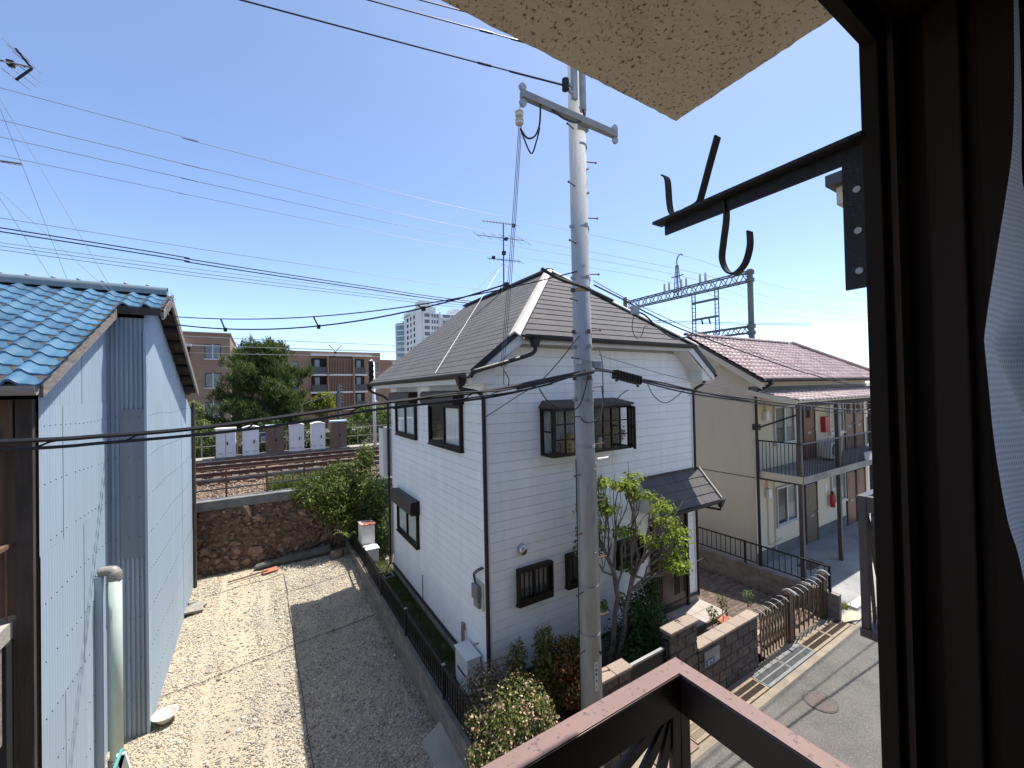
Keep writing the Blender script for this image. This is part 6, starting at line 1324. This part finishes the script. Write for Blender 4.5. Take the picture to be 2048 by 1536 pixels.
# ================================================================== the room and facade we look out of
own = thing('own_building', 'our own building facade with dark window frame at the right edge', 'building', (0, 0, -.4))
M_own = mat('own_render', (0.42, 0.36, 0.28), (0.36, 0.31, 0.24), 2, .95, bump=.5, bsc=70); M_room = mat('room_wall', (0.36, 0.34, 0.31), rough=.9)
WX0, WX1, WZ0, WZ1 = -1.0, .93, 4.12, 5.80
for x0, x1, z0, z1 in ((-6, WX0, -.6, 6.6), (WX1, 2.55, -.6, 6.6), (WX0, WX1, -.6, WZ0), (WX0, WX1, WZ1, 6.6)): MB().box(x0, x1, 10e-2, .245, z0, z1).build('wall', M_own, own)
MB().box(2.551, 9, .10, .60, -.6, 6.6).build('wall', M_own, own)
rm = MB(); rm.box(-2.5, -2.45, -3, .099, 2.9, 6.0).box(2.2, 2.25, -3, .099, 2.9, 6.0).box(-2.45, 2.2, -3.05, -3, 2.9, 6.0); struct(rm.build('room_walls', M_room))
struct(MB().box(-2.5, 2.25, -3.05, .099, 6.0, 6.05).build('ceiling', M_room)); struct(MB().box(-2.5, 2.25, -3.05, .099, 2.85, 2.9).build('floor', M_woodd))
# window frame jamb: stepped aluminium section, extruded upright
M_frame = mat('dark_bronze_frame', (0.034, 0.021, 0.014), (0.026, 0.016, 0.011), 3, .55, spec=.12)
wf = thing('window_frame', 'dark bronze aluminium window frame filling the right edge', 'window frame', (.9, .2, 4.1))
def extr(poly, z0, z1, name, m, parent, bevel=0): mb = MB(); mb.prism([(x, y, z0) for x, y in poly], (0, 0, z1 - z0)); return mb.build(name, m, parent, bevel=bevel)
extr([(.842, .258), (.98, .258), (.98, .228), (.862, .228), (.862, .234), (.842, .234)], 4.05, 5.86, 'outer_jamb', M_frame, wf, .002)
extr([(.859, .2279), (.98, .2279), (.98, .220), (.859, .220)], 4.05, 5.86, 'flange', mat('frame_flange_lit', (0.075, 0.05, 0.034), rough=.55, spec=.15), wf)  # paler bronze: room light on this inward face is painted in
extr([(.905, .2199), (.98, .2199), (.98, .196), (.905, .196)], 4.05, 5.86, 'track', M_frame, wf)
extr([(.897, .1959), (.98, .1959), (.98, .156), (.897, .156)], 4.05, 5.86, 'inner_jamb', mat('frame_inner_lit', (0.045, 0.029, 0.02), rough=.55, spec=.15), wf, .003)  # lit look of the inner jamb put into a paler base colour
extr([(.915, .1559), (.98, .1559), (.98, .140), (.915, .140)], 4.05, 5.86, 'track', M_frame, wf)
extr([(.905, .1399), (1.05, .1399), (1.05, .095), (.905, .095)], 4.05, 5.86, 'liner', M_frame, wf, .002)
for z in (5.42, 4.98): MB().cyl((.9049, .118, z), (.900, .118, z), .006, n=12).build('screw', M_iron, wf)
for (y0, y1, dz, m) in ((.234, .258, .0, M_frame), (.196, .2275, .05, M_frame), (.12, .1955, .09, M_frame)): MB().box(WX0, .8445 + (.0 if dz == 0 else .03), y0, y1, 5.775 + dz * .0 - .0, 5.86).build('head', m, wf)
MB().box(WX0, .8445, .234, .252, 5.742, 5.7745).build('head_lip', M_frame, wf)
MB().box(WX0, .90, .10, .275, 4.05, 4.12).build('sill', M_frame, wf); MB().box(WX0 - .05, WX0, .10, .275, 4.12, 5.80).build('jamb', M_frame, wf)
# laundry pole bracket
lb = thing('laundry_bracket', 'black steel laundry pole bracket with hook on the facade', 'bracket', (.87, .27, 5.36)); M_brk = mat('bracket_black', (0.014, 0.013, 0.013), (0.022, 0.019, 0.018), 12, .5, bump=.2, bsc=150)
pl_ = MB(); pl_.box(.862, .868, .255, .292, 5.358, 5.62); plt = pl_.build('mount_plate', M_brk, lb)
M_hole = mat('hole_bright', (0.62, 0.64, 0.66), rough=.6)  # pale discs: bright sky seen through the plate holes, painted on
for z in (5.525, 5.455, 5.387): MB().cyl((.8619, .272, z), (.8605, .272, z), .0055, n=12).build('sky_hole_disc', M_hole, plt)
ab = MB(); ab.box(.862, .868, .255, .655, 5.575, 5.607); ab.hexa([(.832, .255, 5.600), (.868, .255, 5.600), (.868, .668, 5.600), (.832, .668, 5.600), (.832, .255, 5.6065), (.868, .255, 5.6065), (.868, .668, 5.6065), (.832, .668, 5.6065)]); ab.build('arm', M_brk, lb)
def flat(pts, w_, t_, name):
    P = spline(pts, 6); mb = MB(); vs, fs = [], []
    for i, p in enumerate(P):
        t = (P[min(i + 1, len(P) - 1)] - P[max(i - 1, 0)]).normalized(); nn = t.cross(Vector((1, 0, 0))).normalized()
        for a, b in ((-1, -1), (1, -1), (1, 1), (-1, 1)): vs.append(p + Vector((a * w_ / 2, 0, 0)) + nn * b * t_ / 2)
    for i in range(len(P) - 1):
        for k in range(4): fs.append((i * 4 + k, i * 4 + (k + 1) % 4, (i + 1) * 4 + (k + 1) % 4, (i + 1) * 4 + k))
    fs += [(3, 2, 1, 0), tuple((len(P) - 1) * 4 + k for k in range(4))]; mb.add(vs, fs); return mb.build(name, M_brk, lb)
flat([(.85, .585, 5.609), (.85, .555, 5.612), (.85, .545, 5.63), (.85, .525, 5.685), (.85, .505, 5.738)], .020, .004, 'fork'); flat([(.85, .60, 5.609), (.85, .622, 5.612), (.85, .630, 5.64), (.85, .634, 5.70), (.85, .645, 5.716)], .020, .004, 'fork')
flat([(.866, .500, 5.60), (.866, .500, 5.56), (.866, .508, 5.51), (.866, .512, 5.475), (.866, .502, 5.447), (.866, .484, 5.436), (.866, .463, 5.452), (.866, .452, 5.485), (.866, .452, 5.516)], .020, .004, 'hook')
# stucco hood above the window: rough underside
hd = MB(); rg = np.random.default_rng(5); nx, ny = 96, 30; HXa, HXb, HYa, HYb = -1.2, 1.012, .262, .722
def nz(i, j): return 0
rough = rg.normal(0, .0008, (ny + 1, nx + 1)); hd.grid([[(HXa + (HXb - HXa) * i / nx + (rg.normal(0, .0007) if i == nx else 0), HYa + (HYb - HYa) * j / ny + (rg.normal(0, .0007) if j == ny else 0), 5.95 + rough[j, i]) for i in range(nx + 1)] for j in range(ny + 1)][::-1])
hd.box(HXa, HXb - .004, HYa, HYb - .004, 5.953, 6.08); tag(hd.build('window_hood', M_stucco, smooth=False), 'rough cream stucco hood projecting above our window', 'hood')
# balconet rail of our window
br = thing('window_balconet', 'reddish brown painted steel window guard with fan bars below us', 'railing', (.8, .6, 3.7))
RZ1, RZ0 = 4.55, 4.462
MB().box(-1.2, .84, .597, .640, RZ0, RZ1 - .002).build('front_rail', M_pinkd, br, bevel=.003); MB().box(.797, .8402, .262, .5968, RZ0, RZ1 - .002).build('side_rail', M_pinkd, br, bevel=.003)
MB().prism([(-1.2, .599, RZ1 - .0018), (.799, .599, RZ1 - .0018), (.799, .245, RZ1 - .0018), (.8385, .245, RZ1 - .0018), (.8385, .6385, RZ1 - .0018), (-1.2, .6385, RZ1 - .0018)], (0, 0, .0018)).build('sunlit_faded_top', M_pink, br)  # strip carrying the painted-in sunlit sheen along the brown rail top
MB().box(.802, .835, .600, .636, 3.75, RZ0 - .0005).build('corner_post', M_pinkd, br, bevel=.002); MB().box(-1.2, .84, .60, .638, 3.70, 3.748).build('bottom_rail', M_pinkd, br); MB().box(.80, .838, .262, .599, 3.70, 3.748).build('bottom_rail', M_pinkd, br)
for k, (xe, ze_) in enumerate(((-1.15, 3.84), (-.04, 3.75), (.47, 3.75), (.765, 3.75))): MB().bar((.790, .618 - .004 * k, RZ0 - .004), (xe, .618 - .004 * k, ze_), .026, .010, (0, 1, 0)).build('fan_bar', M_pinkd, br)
# neighbouring window guard and hood further along our facade
M_nbr = mat('neighbour_rail', (0.065, 0.05, 0.052), (0.05, 0.04, 0.042), 9, .42, spec=.6)
nb = thing('window_balconet', 'dark brown window guard of the next window along our facade', 'railing', (3.5, .9, 3.7))
MB().box(2.905, 4.6, .92, .963, 4.46, 4.55).build('front_rail', M_nbr, nb, bevel=.003); MB().box(2.905, 2.948, .60, .9198, 4.46, 4.55).build('side_rail', M_nbr, nb, bevel=.003)
MB().box(2.908, 2.944, .925, .96, 3.80, 4.4595).build('corner_post', M_nbr, nb); MB().box(2.90, 4.6, .915, .965, 3.75, 3.798).build('bottom_rail', M_nbr, nb); MB().box(2.90, 2.95, .60, .914, 3.75, 3.798).build('bottom_rail', M_nbr, nb)
for k, xe in enumerate((3.05, 3.2, 3.35)): MB().bar((2.96, .942, 4.45), (xe, .942, 3.8), .03, .01, (0, 1, 0)).build('fan_bar', M_nbr, nb)
mb = MB()
for k in range(2): mb.bar((2.925, .90 - .06 * k, 4.45), (2.925, .78 - .12 * k, 3.8), .01, .03, (1, 0, 0))
mb.build('fan_bar', M_nbr, nb)
nh = thing('window_hood', 'dark-edged cream hood of the neighbouring window beyond the bracket', 'hood', (3, .9, 6.2)); MB().box(2.72, 5, .60, 1.00, 6.30, 6.36).build('edge', M_nbr, nh); MB().box(2.78, 5, .60, .97, 6.20, 6.299).build('stucco', M_stucco, nh); MB().box(2.86, 5, .60, .95, 6.10, 6.199).build('moulding', M_stucco, nh)
# lace curtain blowing in from the right
cu = []; rows = []; prof = [(5.98, .90), (5.75, .88), (5.6, .86), (5.50, .83), (5.42, .775), (5.344, .715), (5.275, .662), (5.245, .642), (5.235, .641), (5.2, .650), (5.125, .672), (5.041, .72), (4.966, .79), (4.8, .88), (4.5, .95), (4.2, .97)]
pp = spline([(x, 0, z) for z, x in prof], 6)
for p in pp:
    r = []
    for k in range(40):
        t = k / 39; x = p.x + (1.35 - p.x) * t; dd = max(0, 1 - abs(p.z - 5.22) / .28)
        k_ = min(1, t * 6); y = .101 + k_ * (.008 * math.sin(26 * t + 3 * p.z) * (1 - .3 * dd) - .03 * t + .015 * dd * math.sin(13 * t + 18 * p.z) - .02 * dd * abs(math.sin(40 * (p.z - 5.24) * (t + .15))))
        r.append((x, y, p.z))
    rows.append(r)
ml = bpy.data.materials.new('lace'); ml.use_nodes = True; n_ = ml.node_tree.nodes; L = ml.node_tree.links; b_ = n_['Principled BSDF']; b_.inputs['Base Color'].default_value = (.85, .86, .88, 1); b_.inputs['Roughness'].default_value = .9
g_ = n_.new('ShaderNodeNewGeometry'); w1 = n_.new('ShaderNodeTexWave'); w1.wave_type = 'BANDS'; w1.bands_direction = 'Z'; w1.inputs['Scale'].default_value = 46; w1.inputs['Distortion'].default_value = 1.2; L.new(g_.outputs['Position'], w1.inputs['Vector'])
w2 = n_.new('ShaderNodeTexWave'); w2.bands_direction = 'X'; w2.inputs['Scale'].default_value = 80; w2.inputs['Distortion'].default_value = 1.0; L.new(g_.outputs['Position'], w2.inputs['Vector'])
ad = n_.new('ShaderNodeMath'); ad.operation = 'MULTIPLY'; L.new(w1.outputs['Fac'], ad.inputs[0]); L.new(w2.outputs['Fac'], ad.inputs[1]); bp = n_.new('ShaderNodeBump'); bp.inputs['Strength'].default_value = .5; bp.inputs['Distance'].default_value = .002; L.new(ad.outputs[0], bp.inputs['Height']); L.new(bp.outputs[0], b_.inputs['Normal'])
tl = n_.new('ShaderNodeBsdfTranslucent'); mr_ = n_.new('ShaderNodeMix'); mr_.data_type = 'RGBA'; mr_.inputs[6].default_value = (.92, .93, .95, 1); mr_.inputs[7].default_value = (.55, .57, .60, 1); L.new(ad.outputs[0], mr_.inputs['Factor']); L.new(mr_.outputs[2], tl.inputs[0]); L.new(mr_.outputs[2], b_.inputs['Base Color']); mx = n_.new('ShaderNodeMixShader'); mx.inputs[0].default_value = .65; L.new(b_.outputs[0], mx.inputs[1]); L.new(tl.outputs[0], mx.inputs[2]); L.new(mx.outputs[0], n_['Material Output'].inputs[0])
mb = MB(); mb.grid(rows); tag(mb.build('curtain', ml, smooth=True), 'white lace curtain bulging in at the far right edge', 'curtain')
# antennas over the blue house
for i, (z, sc_, lab) in enumerate(((10.6, 1.0, 'upper dark TV antenna at the top left edge'), (8.97, .8, 'lower thin TV antenna above the blue roof at left edge'))):
    a_ = thing('television_antenna', lab, 'antenna', (-3.6, 9.8, z)); x0, x1 = -4.6, -3.14 if i == 0 else -3.25
    MB().tube([(x0, 9.8, z), (x1, 9.75, z + .06)], .014, 6).build('boom', M_gantry, a_)
    for k in range(10): x = x0 + (x1 - x0) * (k / 9.5); MB().tube([(x - .02, 9.6, z - .10 * sc_ + .05), (x + .02, 9.95, z + .14 * sc_)], .006, 4).build('element', M_gantry, a_)
    if i == 0:
        for s_ in (-1, 1):
            MB().bar((-3.14, 9.78, z + .06), (-3.32, 9.78, z + .06 + s_ * .26), .03, .02, (0, 1, 0)).build('reflector', M_iron, a_)
            for k in range(3): t = .3 + .33 * k; MB().tube([(-3.14 - .18 * t - .16, 9.78, z + .06 + s_ * .26 * t + .12), (-3.14 - .18 * t + .16, 9.78, z + .06 + s_ * .26 * t - .12)], .005, 4).build('element', M_gantry, a_)
        MB().box(-3.42, -3.34, 9.76, 9.84, z + .02, z + .1).build('connector_box', M_iron, a_)
    MB().tube([(-3.62, 9.85, 7.1), (-3.62, 9.82, z + .05)], .016, 6).build('mast', M_gantry, a_)
    for q_ in ((-2.0, 9.2), (-4.6, 11), (-2.9, 11.5)): MB().tube([(-3.62, 9.82, z - .3), (q_[0], q_[1], bz(q_[1]) + .05)], .0035, 4).build('guy_wire', M_wire, a_)

# ================================================================== vegetation
def limb(mb, p, q, r0, r1, rg, bend=.12, n=5):
    p, q = Vector(p), Vector(q); L_ = (q - p).length; pts = [p.lerp(q, i / n) + Vector((rg.normal(0, bend * L_ / 4), rg.normal(0, bend * L_ / 4), rg.normal(0, bend * L_ / 6))) * (0 if i in (0, n) else 1) for i in range(n + 1)]
    mb.tube(pts, [r0 + (r1 - r0) * i / n for i in range(n + 1)], 6); return pts
# pine beyond the railway
pt = thing('pine_tree', 'large dark green pine tree in front of the brick apartments', 'tree', (.4, 35, .5)); rg = np.random.default_rng(3)
tk = MB(); limb(tk, (.4, 35, .3), (.35, 35, 8.9), .28, .05, rg, .03, 8); tips = []
for k in range(46):
    z = 2.2 + 6.4 * (k / 46) ** .9; a = k * 2.4 + rg.normal(0, .3); wd = (4.1 * (1 - ((z - 2.0) / 7.6)) ** .62 + .2) * rg.uniform(.62, 1.15)
    if z < 3: wd *= .9
    q = Vector((.4 + math.cos(a) * wd, 35 + math.sin(a) * wd * .8, z + rg.uniform(.1, .7))); limb(tk, (.4, 35, z - .3), q, .06, .015, rg, .2, 4)
    for j in range(int(8 + wd * 8)):
        t = rg.uniform(.3, 1.0); c_ = Vector((.4, 35, z - .3)).lerp(q, t) + Vector((rg.normal(0, .28), rg.normal(0, .28), rg.normal(.10, .2))); tips.append(c_)
tk.build('trunk', M_bark, pt)
T = np.array([list(t) for t in tips]); nb_ = 26; n_ = len(T); P = np.repeat(T, nb_, 0); N_ = len(P); dr_ = rg.normal(0, .6, (N_, 3)); dr_[:, 2] = np.abs(dr_[:, 2]) * .8 + .55; dr_ /= np.linalg.norm(dr_, axis=1, keepdims=True); ln = rg.uniform(.22, .46, (N_, 1)); P = P + rg.normal(0, .10, (N_, 3)); sdv = np.cross(dr_, rg.normal(0, 1, (N_, 3))); sdv /= np.linalg.norm(sdv, axis=1, keepdims=True)
V = np.stack([P - sdv * .026, P + sdv * .026, P + dr_ * ln + sdv * .012, P + dr_ * ln - sdv * .012], 1).reshape(-1, 3)
big_mesh('crown', V, np.arange(4 * N_).reshape(N_, 4), leaf_mat('pine_needle', [(0.035, 0.060, 0.018), (0.070, 0.105, 0.028), (0.17, 0.20, 0.055)], trans=.2), pt)
def tree(name, label, base, top, blobs, n, size, m, seed, cat='tree', trunk=.12, aspect=.55, group=None, shell=.5):
    t = thing(name, label, cat, base, group); rg = np.random.default_rng(seed); tk = MB()
    limb(tk, base, top, trunk, trunk * .5, rg, .05, 5)
    for b in blobs[:14]: limb(tk, Vector(base).lerp(Vector(top), .6), b[:3], trunk * .4, trunk * .12, rg, .1, 4)
    tk.build('trunk', M_bark, t); foliage('crown', blobs, n, size, m, t, seed, aspect=aspect, shell=shell); return t
L_mid = leaf_mat('leaf_mid', [(0.06, 0.10, 0.022), (0.10, 0.155, 0.035), (0.18, 0.225, 0.06)]); L_lime = leaf_mat('leaf_lime', [(0.10, 0.14, 0.02), (0.20, 0.23, 0.03), (0.30, 0.29, 0.04)]); L_dark = leaf_mat('leaf_dark', [(0.03, 0.052, 0.015), (0.05, 0.08, 0.022), (0.085, 0.12, 0.032)])
rg = np.random.default_rng(8)
tree('broadleaf_tree', 'light green tree beside the far corner of the blue house', (-3.4, 30, .5), (-3.3, 30, 3.5), rand_blobs((-3.2, 30, 3.0), (1.0, .9, 1.1), 12, .55, rg) + [(-3.3, 30, 4.4, .5, .5, .5)], 4200, .17, leaf_mat('leaf_fresh', [(0.09, 0.13, 0.035), (0.15, 0.19, 0.05), (0.22, 0.25, 0.08)]), 31)
tree('broadleaf_tree', 'yellow-green young tree right of the pine', (4.3, 36, .5), (4.3, 36, 4.0), rand_blobs((4.25, 36, 4.0), (.9, .8, 1.3), 12, .5, rg), 3400, .18, L_lime, 32, trunk=.09, shell=.2)
tree('broadleaf_tree', 'bright green tree behind the white signal mast', (7.2, 31, .5), (7.2, 31, 3.2), rand_blobs((7.2, 31, 3.1), (1.5, 1.0, 1.2), 14, .6, rg), 5200, .17, L_mid, 33)
tree('broadleaf_tree', 'low green tree left of the signal mast', (5.2, 30, .5), (5.2, 30, 2.6), rand_blobs((5.0, 30, 2.4), (1.3, .9, .9), 12, .55, rg), 4200, .16, L_mid, 34)
tree('broadleaf_tree', 'dark tree hiding behind the white house corner', (10.0, 32, .5), (10, 32, 3.8), rand_blobs((10, 32, 3.4), (1.8, 1.2, 1.6), 14, .7, rg), 5000, .18, L_mid, 35)
hd_ = []; x = -4
while x < 12: hd_.append((x, 28.2 + rg.uniform(-.3, .3), 2.0 + rg.uniform(0, .9), .75, .6, .8)); hd_.append((x + .2, 27.9, 1.7, .6, .5, .6)); x += .55
struct(MB().box(-40, 60, 27.41, 45, -.5, 1.3).build('embankment_shoulder', M_soil))
h_ = thing('hedge', 'dark green hedge running behind the trackside fence', 'hedge', (3, 28.2, .5)); MB().box(-4, 12, 28.1, 28.3, .4, 1.8).build('stems', M_bark, h_); foliage('leaves', hd_, 19000, .15, L_dark, h_, 36)
# creeper bush over the stone wall
L_bush = leaf_mat('leaf_bush', [(0.06, 0.095, 0.022), (0.11, 0.15, 0.032), (0.20, 0.23, 0.06)])
vb = thing('creeper_bush', 'large leafy green bush spilling over the stone wall beside the white house', 'bush', (2.3, 15, 0)); rg = np.random.default_rng(14)
blobs = [(1.5, 14.85, 1.75, .48, .4, .36), (2.1, 14.75, 1.95, .6, .5, .45), (2.0, 14.55, 1.3, .5, .4, .4), (2.6, 14.8, 1.5, .55, .5, .5), (1.35, 15.15, 2.15, .5, .4, .25), (2.2, 15.3, 2.45, .55, .4, .35), (2.9, 15.0, 2.35, .45, .5, .6), (3.15, 15.1, 2.9, .3, .4, .5), (3.0, 14.6, 1.7, .4, .5, .6), (2.5, 14.5, .95, .4, .35, .3), (1.0, 15.0, 1.95, .3, .3, .22)]
foliage('leaves', blobs, 9500, .095, L_bush, vb, 41, shell=.35); sk = MB()
for b in blobs: limb(sk, (2.4, 15.0, .1), b[:3], .035, .008, rg, .2, 4)
sk.build('branches', M_bark, vb)
sh2 = thing('shade_bush', 'dark shaded bush behind the white lockers', 'bush', (3.1, 14.3, 0)); b2_ = [(3.0, 14.2, .6, .45, .4, .6), (3.3, 13.7, .7, .4, .5, .7), (3.1, 14.0, 1.3, .4, .5, .5), (3.35, 13.2, .5, .22, .4, .5), (3.3, 13.9, 2.0, .35, .5, .6)]
foliage('leaves', b2_, 4200, .10, L_dark, sh2, 42); sk = MB()
for b in b2_: limb(sk, (3.1, 14.2, 0), b[:3], .03, .008, rg, .2, 4)
sk.build('branches', M_bark, sh2)
fr = thing('fern', 'bright fern fronds arching over the end of the lot wall', 'fern', (2.35, 14.1, .3)); mb = MB(); L_fern = leaf_mat('fern', [(0.10, 0.15, 0.03), (0.17, 0.22, 0.05)])
for k in range(9):
    a = k * .7; d = Vector((math.cos(a), math.sin(a), 0)); o_ = Vector((2.4, 14.0, .55))
    for j in range(10):
        t = j / 10; p = o_ + d * .55 * t + Vector((0, 0, .28 * math.sin(2.2 * t))); s_ = Vector((-d.y, d.x, 0)); w_ = .10 * (1 - t * .8)
        for q_ in (-1, 1): mb.add([p, p + d * .03 + s_ * q_ * w_ + Vector((0, 0, -.02)), p + d * .05], [(0, 1, 2)])
mb.build('fronds', L_fern, fr)
# garden tree by the porch
gt_ = thing('garden_tree', 'small multi-stemmed garden tree with lime green leaves behind the pole', 'tree', (5.25, 5.35, 0)); rg = np.random.default_rng(19); tk = MB()
stems = [((5.20, 5.35, 0), (5.45, 5.35, 1.7)), ((5.27, 5.33, 0), (5.75, 5.25, 1.75)), ((5.3, 5.36, 0), (5.5, 5.4, 1.5))]
heads = [(5.0, 5.4, 3.2), (5.5, 5.3, 3.45), (5.95, 5.2, 3.2), (6.3, 5.1, 2.95), (6.6, 5.1, 2.6), (6.85, 5.0, 2.3), (6.3, 5.15, 2.35), (6.75, 5.1, 1.95), (6.98, 5.12, 1.68), (5.15, 5.35, 3.5), (5.8, 5.25, 3.45), (5.3, 5.4, 3.05), (5.0, 5.45, 2.7), (5.65, 5.3, 2.5), (4.9, 5.5, 2.35), (6.6, 5.0, 1.85)]
for k, (a, b) in enumerate(stems): limb(tk, a, b, .055 - .012 * k, .032, rg, .06, 6)
for k, h in enumerate(heads):
    st = Vector(stems[1][1]) if h[0] > 5.7 else Vector(stems[0][1]); st = st.lerp(Vector(stems[1][0]), .15 if k % 2 else .0); pts = limb(tk, st, Vector(h) - Vector((0, 0, .08)), .024, .008, rg, .16, 5)
    for j in range(5): limb(tk, pts[2 + j % 3], Vector(h) + Vector((rg.normal(0, .2), rg.normal(0, .15), rg.normal(0, .1))), .009, .004, rg, .15, 3)
tk.build('trunk', M_bark, gt_)
blobs = [(h[0] + rg.normal(0, .13), h[1] + rg.normal(0, .12), h[2] + rg.normal(0, .06), .20, .19, .10) for h in heads for _ in range(3)]
foliage('crown', blobs, 3900, .08, leaf_mat('leaf_lime_garden', [(0.09, 0.15, 0.02), (0.22, 0.29, 0.03), (0.38, 0.42, 0.07)]), gt_, 51, aspect=.45, jit=.5, upb=.9, shell=.1, droop=.5)
foliage('lower_leaves', [(5.55, 5.35, 1.35, .10, .08, .12), (5.1, 5.4, 1.35, .09, .08, .10), (5.0, 5.55, 2.5, .3, .15, .3), (5.7, 5.3, 1.9, .15, .1, .12)], 260, .10, L_mid, gt_, 52, droop=.4)
def bush(name, label, blobs, n, size, m, seed, base, flowers=None, aspect=.5, shell=.45):
    t = thing(name, label, 'shrub', base); sk = MB(); rg = np.random.default_rng(seed)
    for b in blobs: limb(sk, (base[0] + rg.normal(0, .05), base[1] + rg.normal(0, .05), base[2]), b[:3], .016, .005, rg, .2, 4)
    sk.build('stems', M_bark, t); foliage('leaves', blobs, n, size, m, t, seed, aspect=aspect, shell=shell)
    if flowers: foliage('flowers', [(b[0], b[1], b[2], b[3] * 1.05, b[4] * 1.05, b[5] * 1.05) for b in blobs], flowers[0], flowers[1], flowers[2], t, seed + 100, aspect=.8, shell=.8, jit=.9)
    return t
bush('evergreen_shrub', 'dense dark green shrub below the porch beside the garden tree', [(5.75, 5.35, .45, .45, .4, .45), (6.15, 5.3, .55, .5, .4, .5), (6.35, 5.45, .95, .32, .3, .38), (5.95, 5.3, 1.0, .33, .3, .32), (5.6, 5.1, .3, .35, .3, .3), (6.55, 5.2, .35, .35, .3, .35), (6.45, 5.45, 1.3, .16, .16, .18)], 9000, .062, leaf_mat('leaf_everg', [(0.035, 0.07, 0.02), (0.06, 0.105, 0.03), (0.11, 0.155, 0.045)]), 61, (6.0, 5.3, 0))
bush('nandina', 'olive nandina shrub at the corner of the white house', [(3.55, 5.75, .75, .17, .16, .3), (3.5, 5.7, .45, .2, .2, .3), (3.65, 5.6, .3, .25, .2, .25)], 1700, .06, leaf_mat('leaf_olive', [(0.09, 0.10, 0.02), (0.16, 0.16, 0.035), (0.25, 0.22, 0.05)]), 62, (3.55, 5.7, 0))
bush('nandina', 'tall yellow-green nandina shrub in front of the grille windows', [(4.0, 5.6, 1.0, .18, .17, .22), (3.98, 5.55, .75, .23, .2, .25), (3.85, 5.45, .5, .26, .22, .25), (4.0, 5.3, .3, .3, .25, .25)], 2600, .06, leaf_mat('leaf_olive2', [(0.08, 0.095, 0.02), (0.15, 0.15, 0.035), (0.25, 0.19, 0.045)]), 63, (3.95, 5.45, 0))
bush('nandina', 'red-leaved nandina shrub left of the utility pole', [(4.30, 5.4, .85, .2, .18, .2), (4.25, 5.2, .6, .26, .22, .24), (4.05, 5.2, .72, .18, .16, .18), (4.15, 5.05, .4, .22, .2, .22)], 2300, .062, leaf_mat('leaf_red', [(0.26, 0.04, 0.03), (0.15, 0.09, 0.03), (0.13, 0.13, 0.03), (0.28, 0.10, 0.045), (0.10, 0.12, 0.03)]), 64, (4.2, 5.2, 0))
bush('ivy_shrub', 'dark glossy green shrub directly left of the pole foot', [(4.62, 5.45, .6, .25, .25, .28), (4.5, 5.2, .35, .3, .26, .3), (4.65, 5.05, .3, .26, .24, .26), (4.4, 4.95, .15, .25, .2, .2)], 2400, .075, leaf_mat('leaf_ivy', [(0.02, 0.055, 0.018), (0.036, 0.09, 0.028), (0.06, 0.125, 0.04)]), 65, (4.5, 5.2, 0), aspect=.8)
L_ab = leaf_mat('leaf_abelia', [(0.06, 0.085, 0.02), (0.11, 0.14, 0.035), (0.17, 0.19, 0.05)]); F_ab = leaf_mat('abelia_flower', [(0.60, 0.38, 0.28), (0.68, 0.54, 0.42), (0.45, 0.20, 0.12), (0.62, 0.50, 0.38)], trans=.25)
_ar = np.random.default_rng(5)
bush('abelia', 'pink and cream flowering abelia bush spilling over the black railing', [(2.85 + .55 * math.cos(a_) + _ar.normal(0, .06), 4.8 + .42 * math.sin(a_) + _ar.normal(0, .06), .55 + _ar.uniform(-.2, .5), .13, .13, .12) for a_ in np.linspace(0, 6.2, 16)] + [(2.9, 4.9, .85, .36, .34, .30), (3.2, 5.05, .7, .30, .3, .3), (2.72, 4.7, .75, .30, .30, .32), (3.05, 4.65, .6, .34, .3, .34), (2.62, 4.9, .5, .26, .3, .3), (2.55, 4.55, .45, .24, .25, .25), (3.25, 4.75, .4, .28, .26, .3), (2.42, 4.95, .3, .14, .2, .16)], 6500, .045, L_ab, 66, (2.85, 4.8, 0), (1700, .036, F_ab))
bush('abelia', 'shaded mauve flowering shrub in front of the water heater', [(2.78, 5.6, .72, .2, .22, .22), (3.0, 5.8, .6, .22, .22, .26), (2.75, 5.9, .42, .18, .2, .2), (3.15, 5.65, .75, .2, .16, .2)], 1100, .04, leaf_mat('leaf_dull', [(0.06, 0.075, 0.03), (0.09, 0.105, 0.045)]), 67, (2.85, 5.7, 0), (900, .036, leaf_mat('mauve_flower', [(0.30, 0.20, 0.18), (0.38, 0.29, 0.25), (0.22, 0.11, 0.08)])))
# stones and old bricks in the flower bed
for i, (x, y, r_) in enumerate(((3.78, 5.05, .3), (4.10, 4.86, 1.1), (3.98, 4.98, .8), (6.9, 4.95, .4))):
    b_ = MB().box(-.11, .11, -.05, .05, 0, .06).build('edging_brick', mat('dark_red_brick', (0.16, 0.05, 0.035), (0.11, 0.04, 0.03), 6, .9)); b_.location = (x, y, .02); b_.rotation_euler = (.1, 0, r_)
    tag(b_, ['left dark red brick lying in the flower bed', 'dark red brick tilted right in the flower bed', 'dark red brick in the middle of the flower bed', 'dark red brick beside the tall block wall'][i], 'brick')
n = 1500; P = np.stack([RNG.uniform(3.2, 4.6, n), RNG.uniform(4.55, 5.3, n), np.full(n, .02)], 1); stuff(tag(pebbles('bed_pebbles', P, .022, mat('dark_pebble', (0.16, 0.165, 0.17), (0.10, 0.105, 0.11), 3, .8, island=.5), seed=77), 'dark pebbles covering the flower bed at the pole foot', 'pebbles'))
P = np.stack([RNG.normal(12.15, .12, 40), RNG.normal(4.4, .06, 40), np.full(40, -.39)], 1); grass('kerb_weeds', 'green weeds sprouting at the kerb by the gate post', P, .16, L_lime, 88, 5)
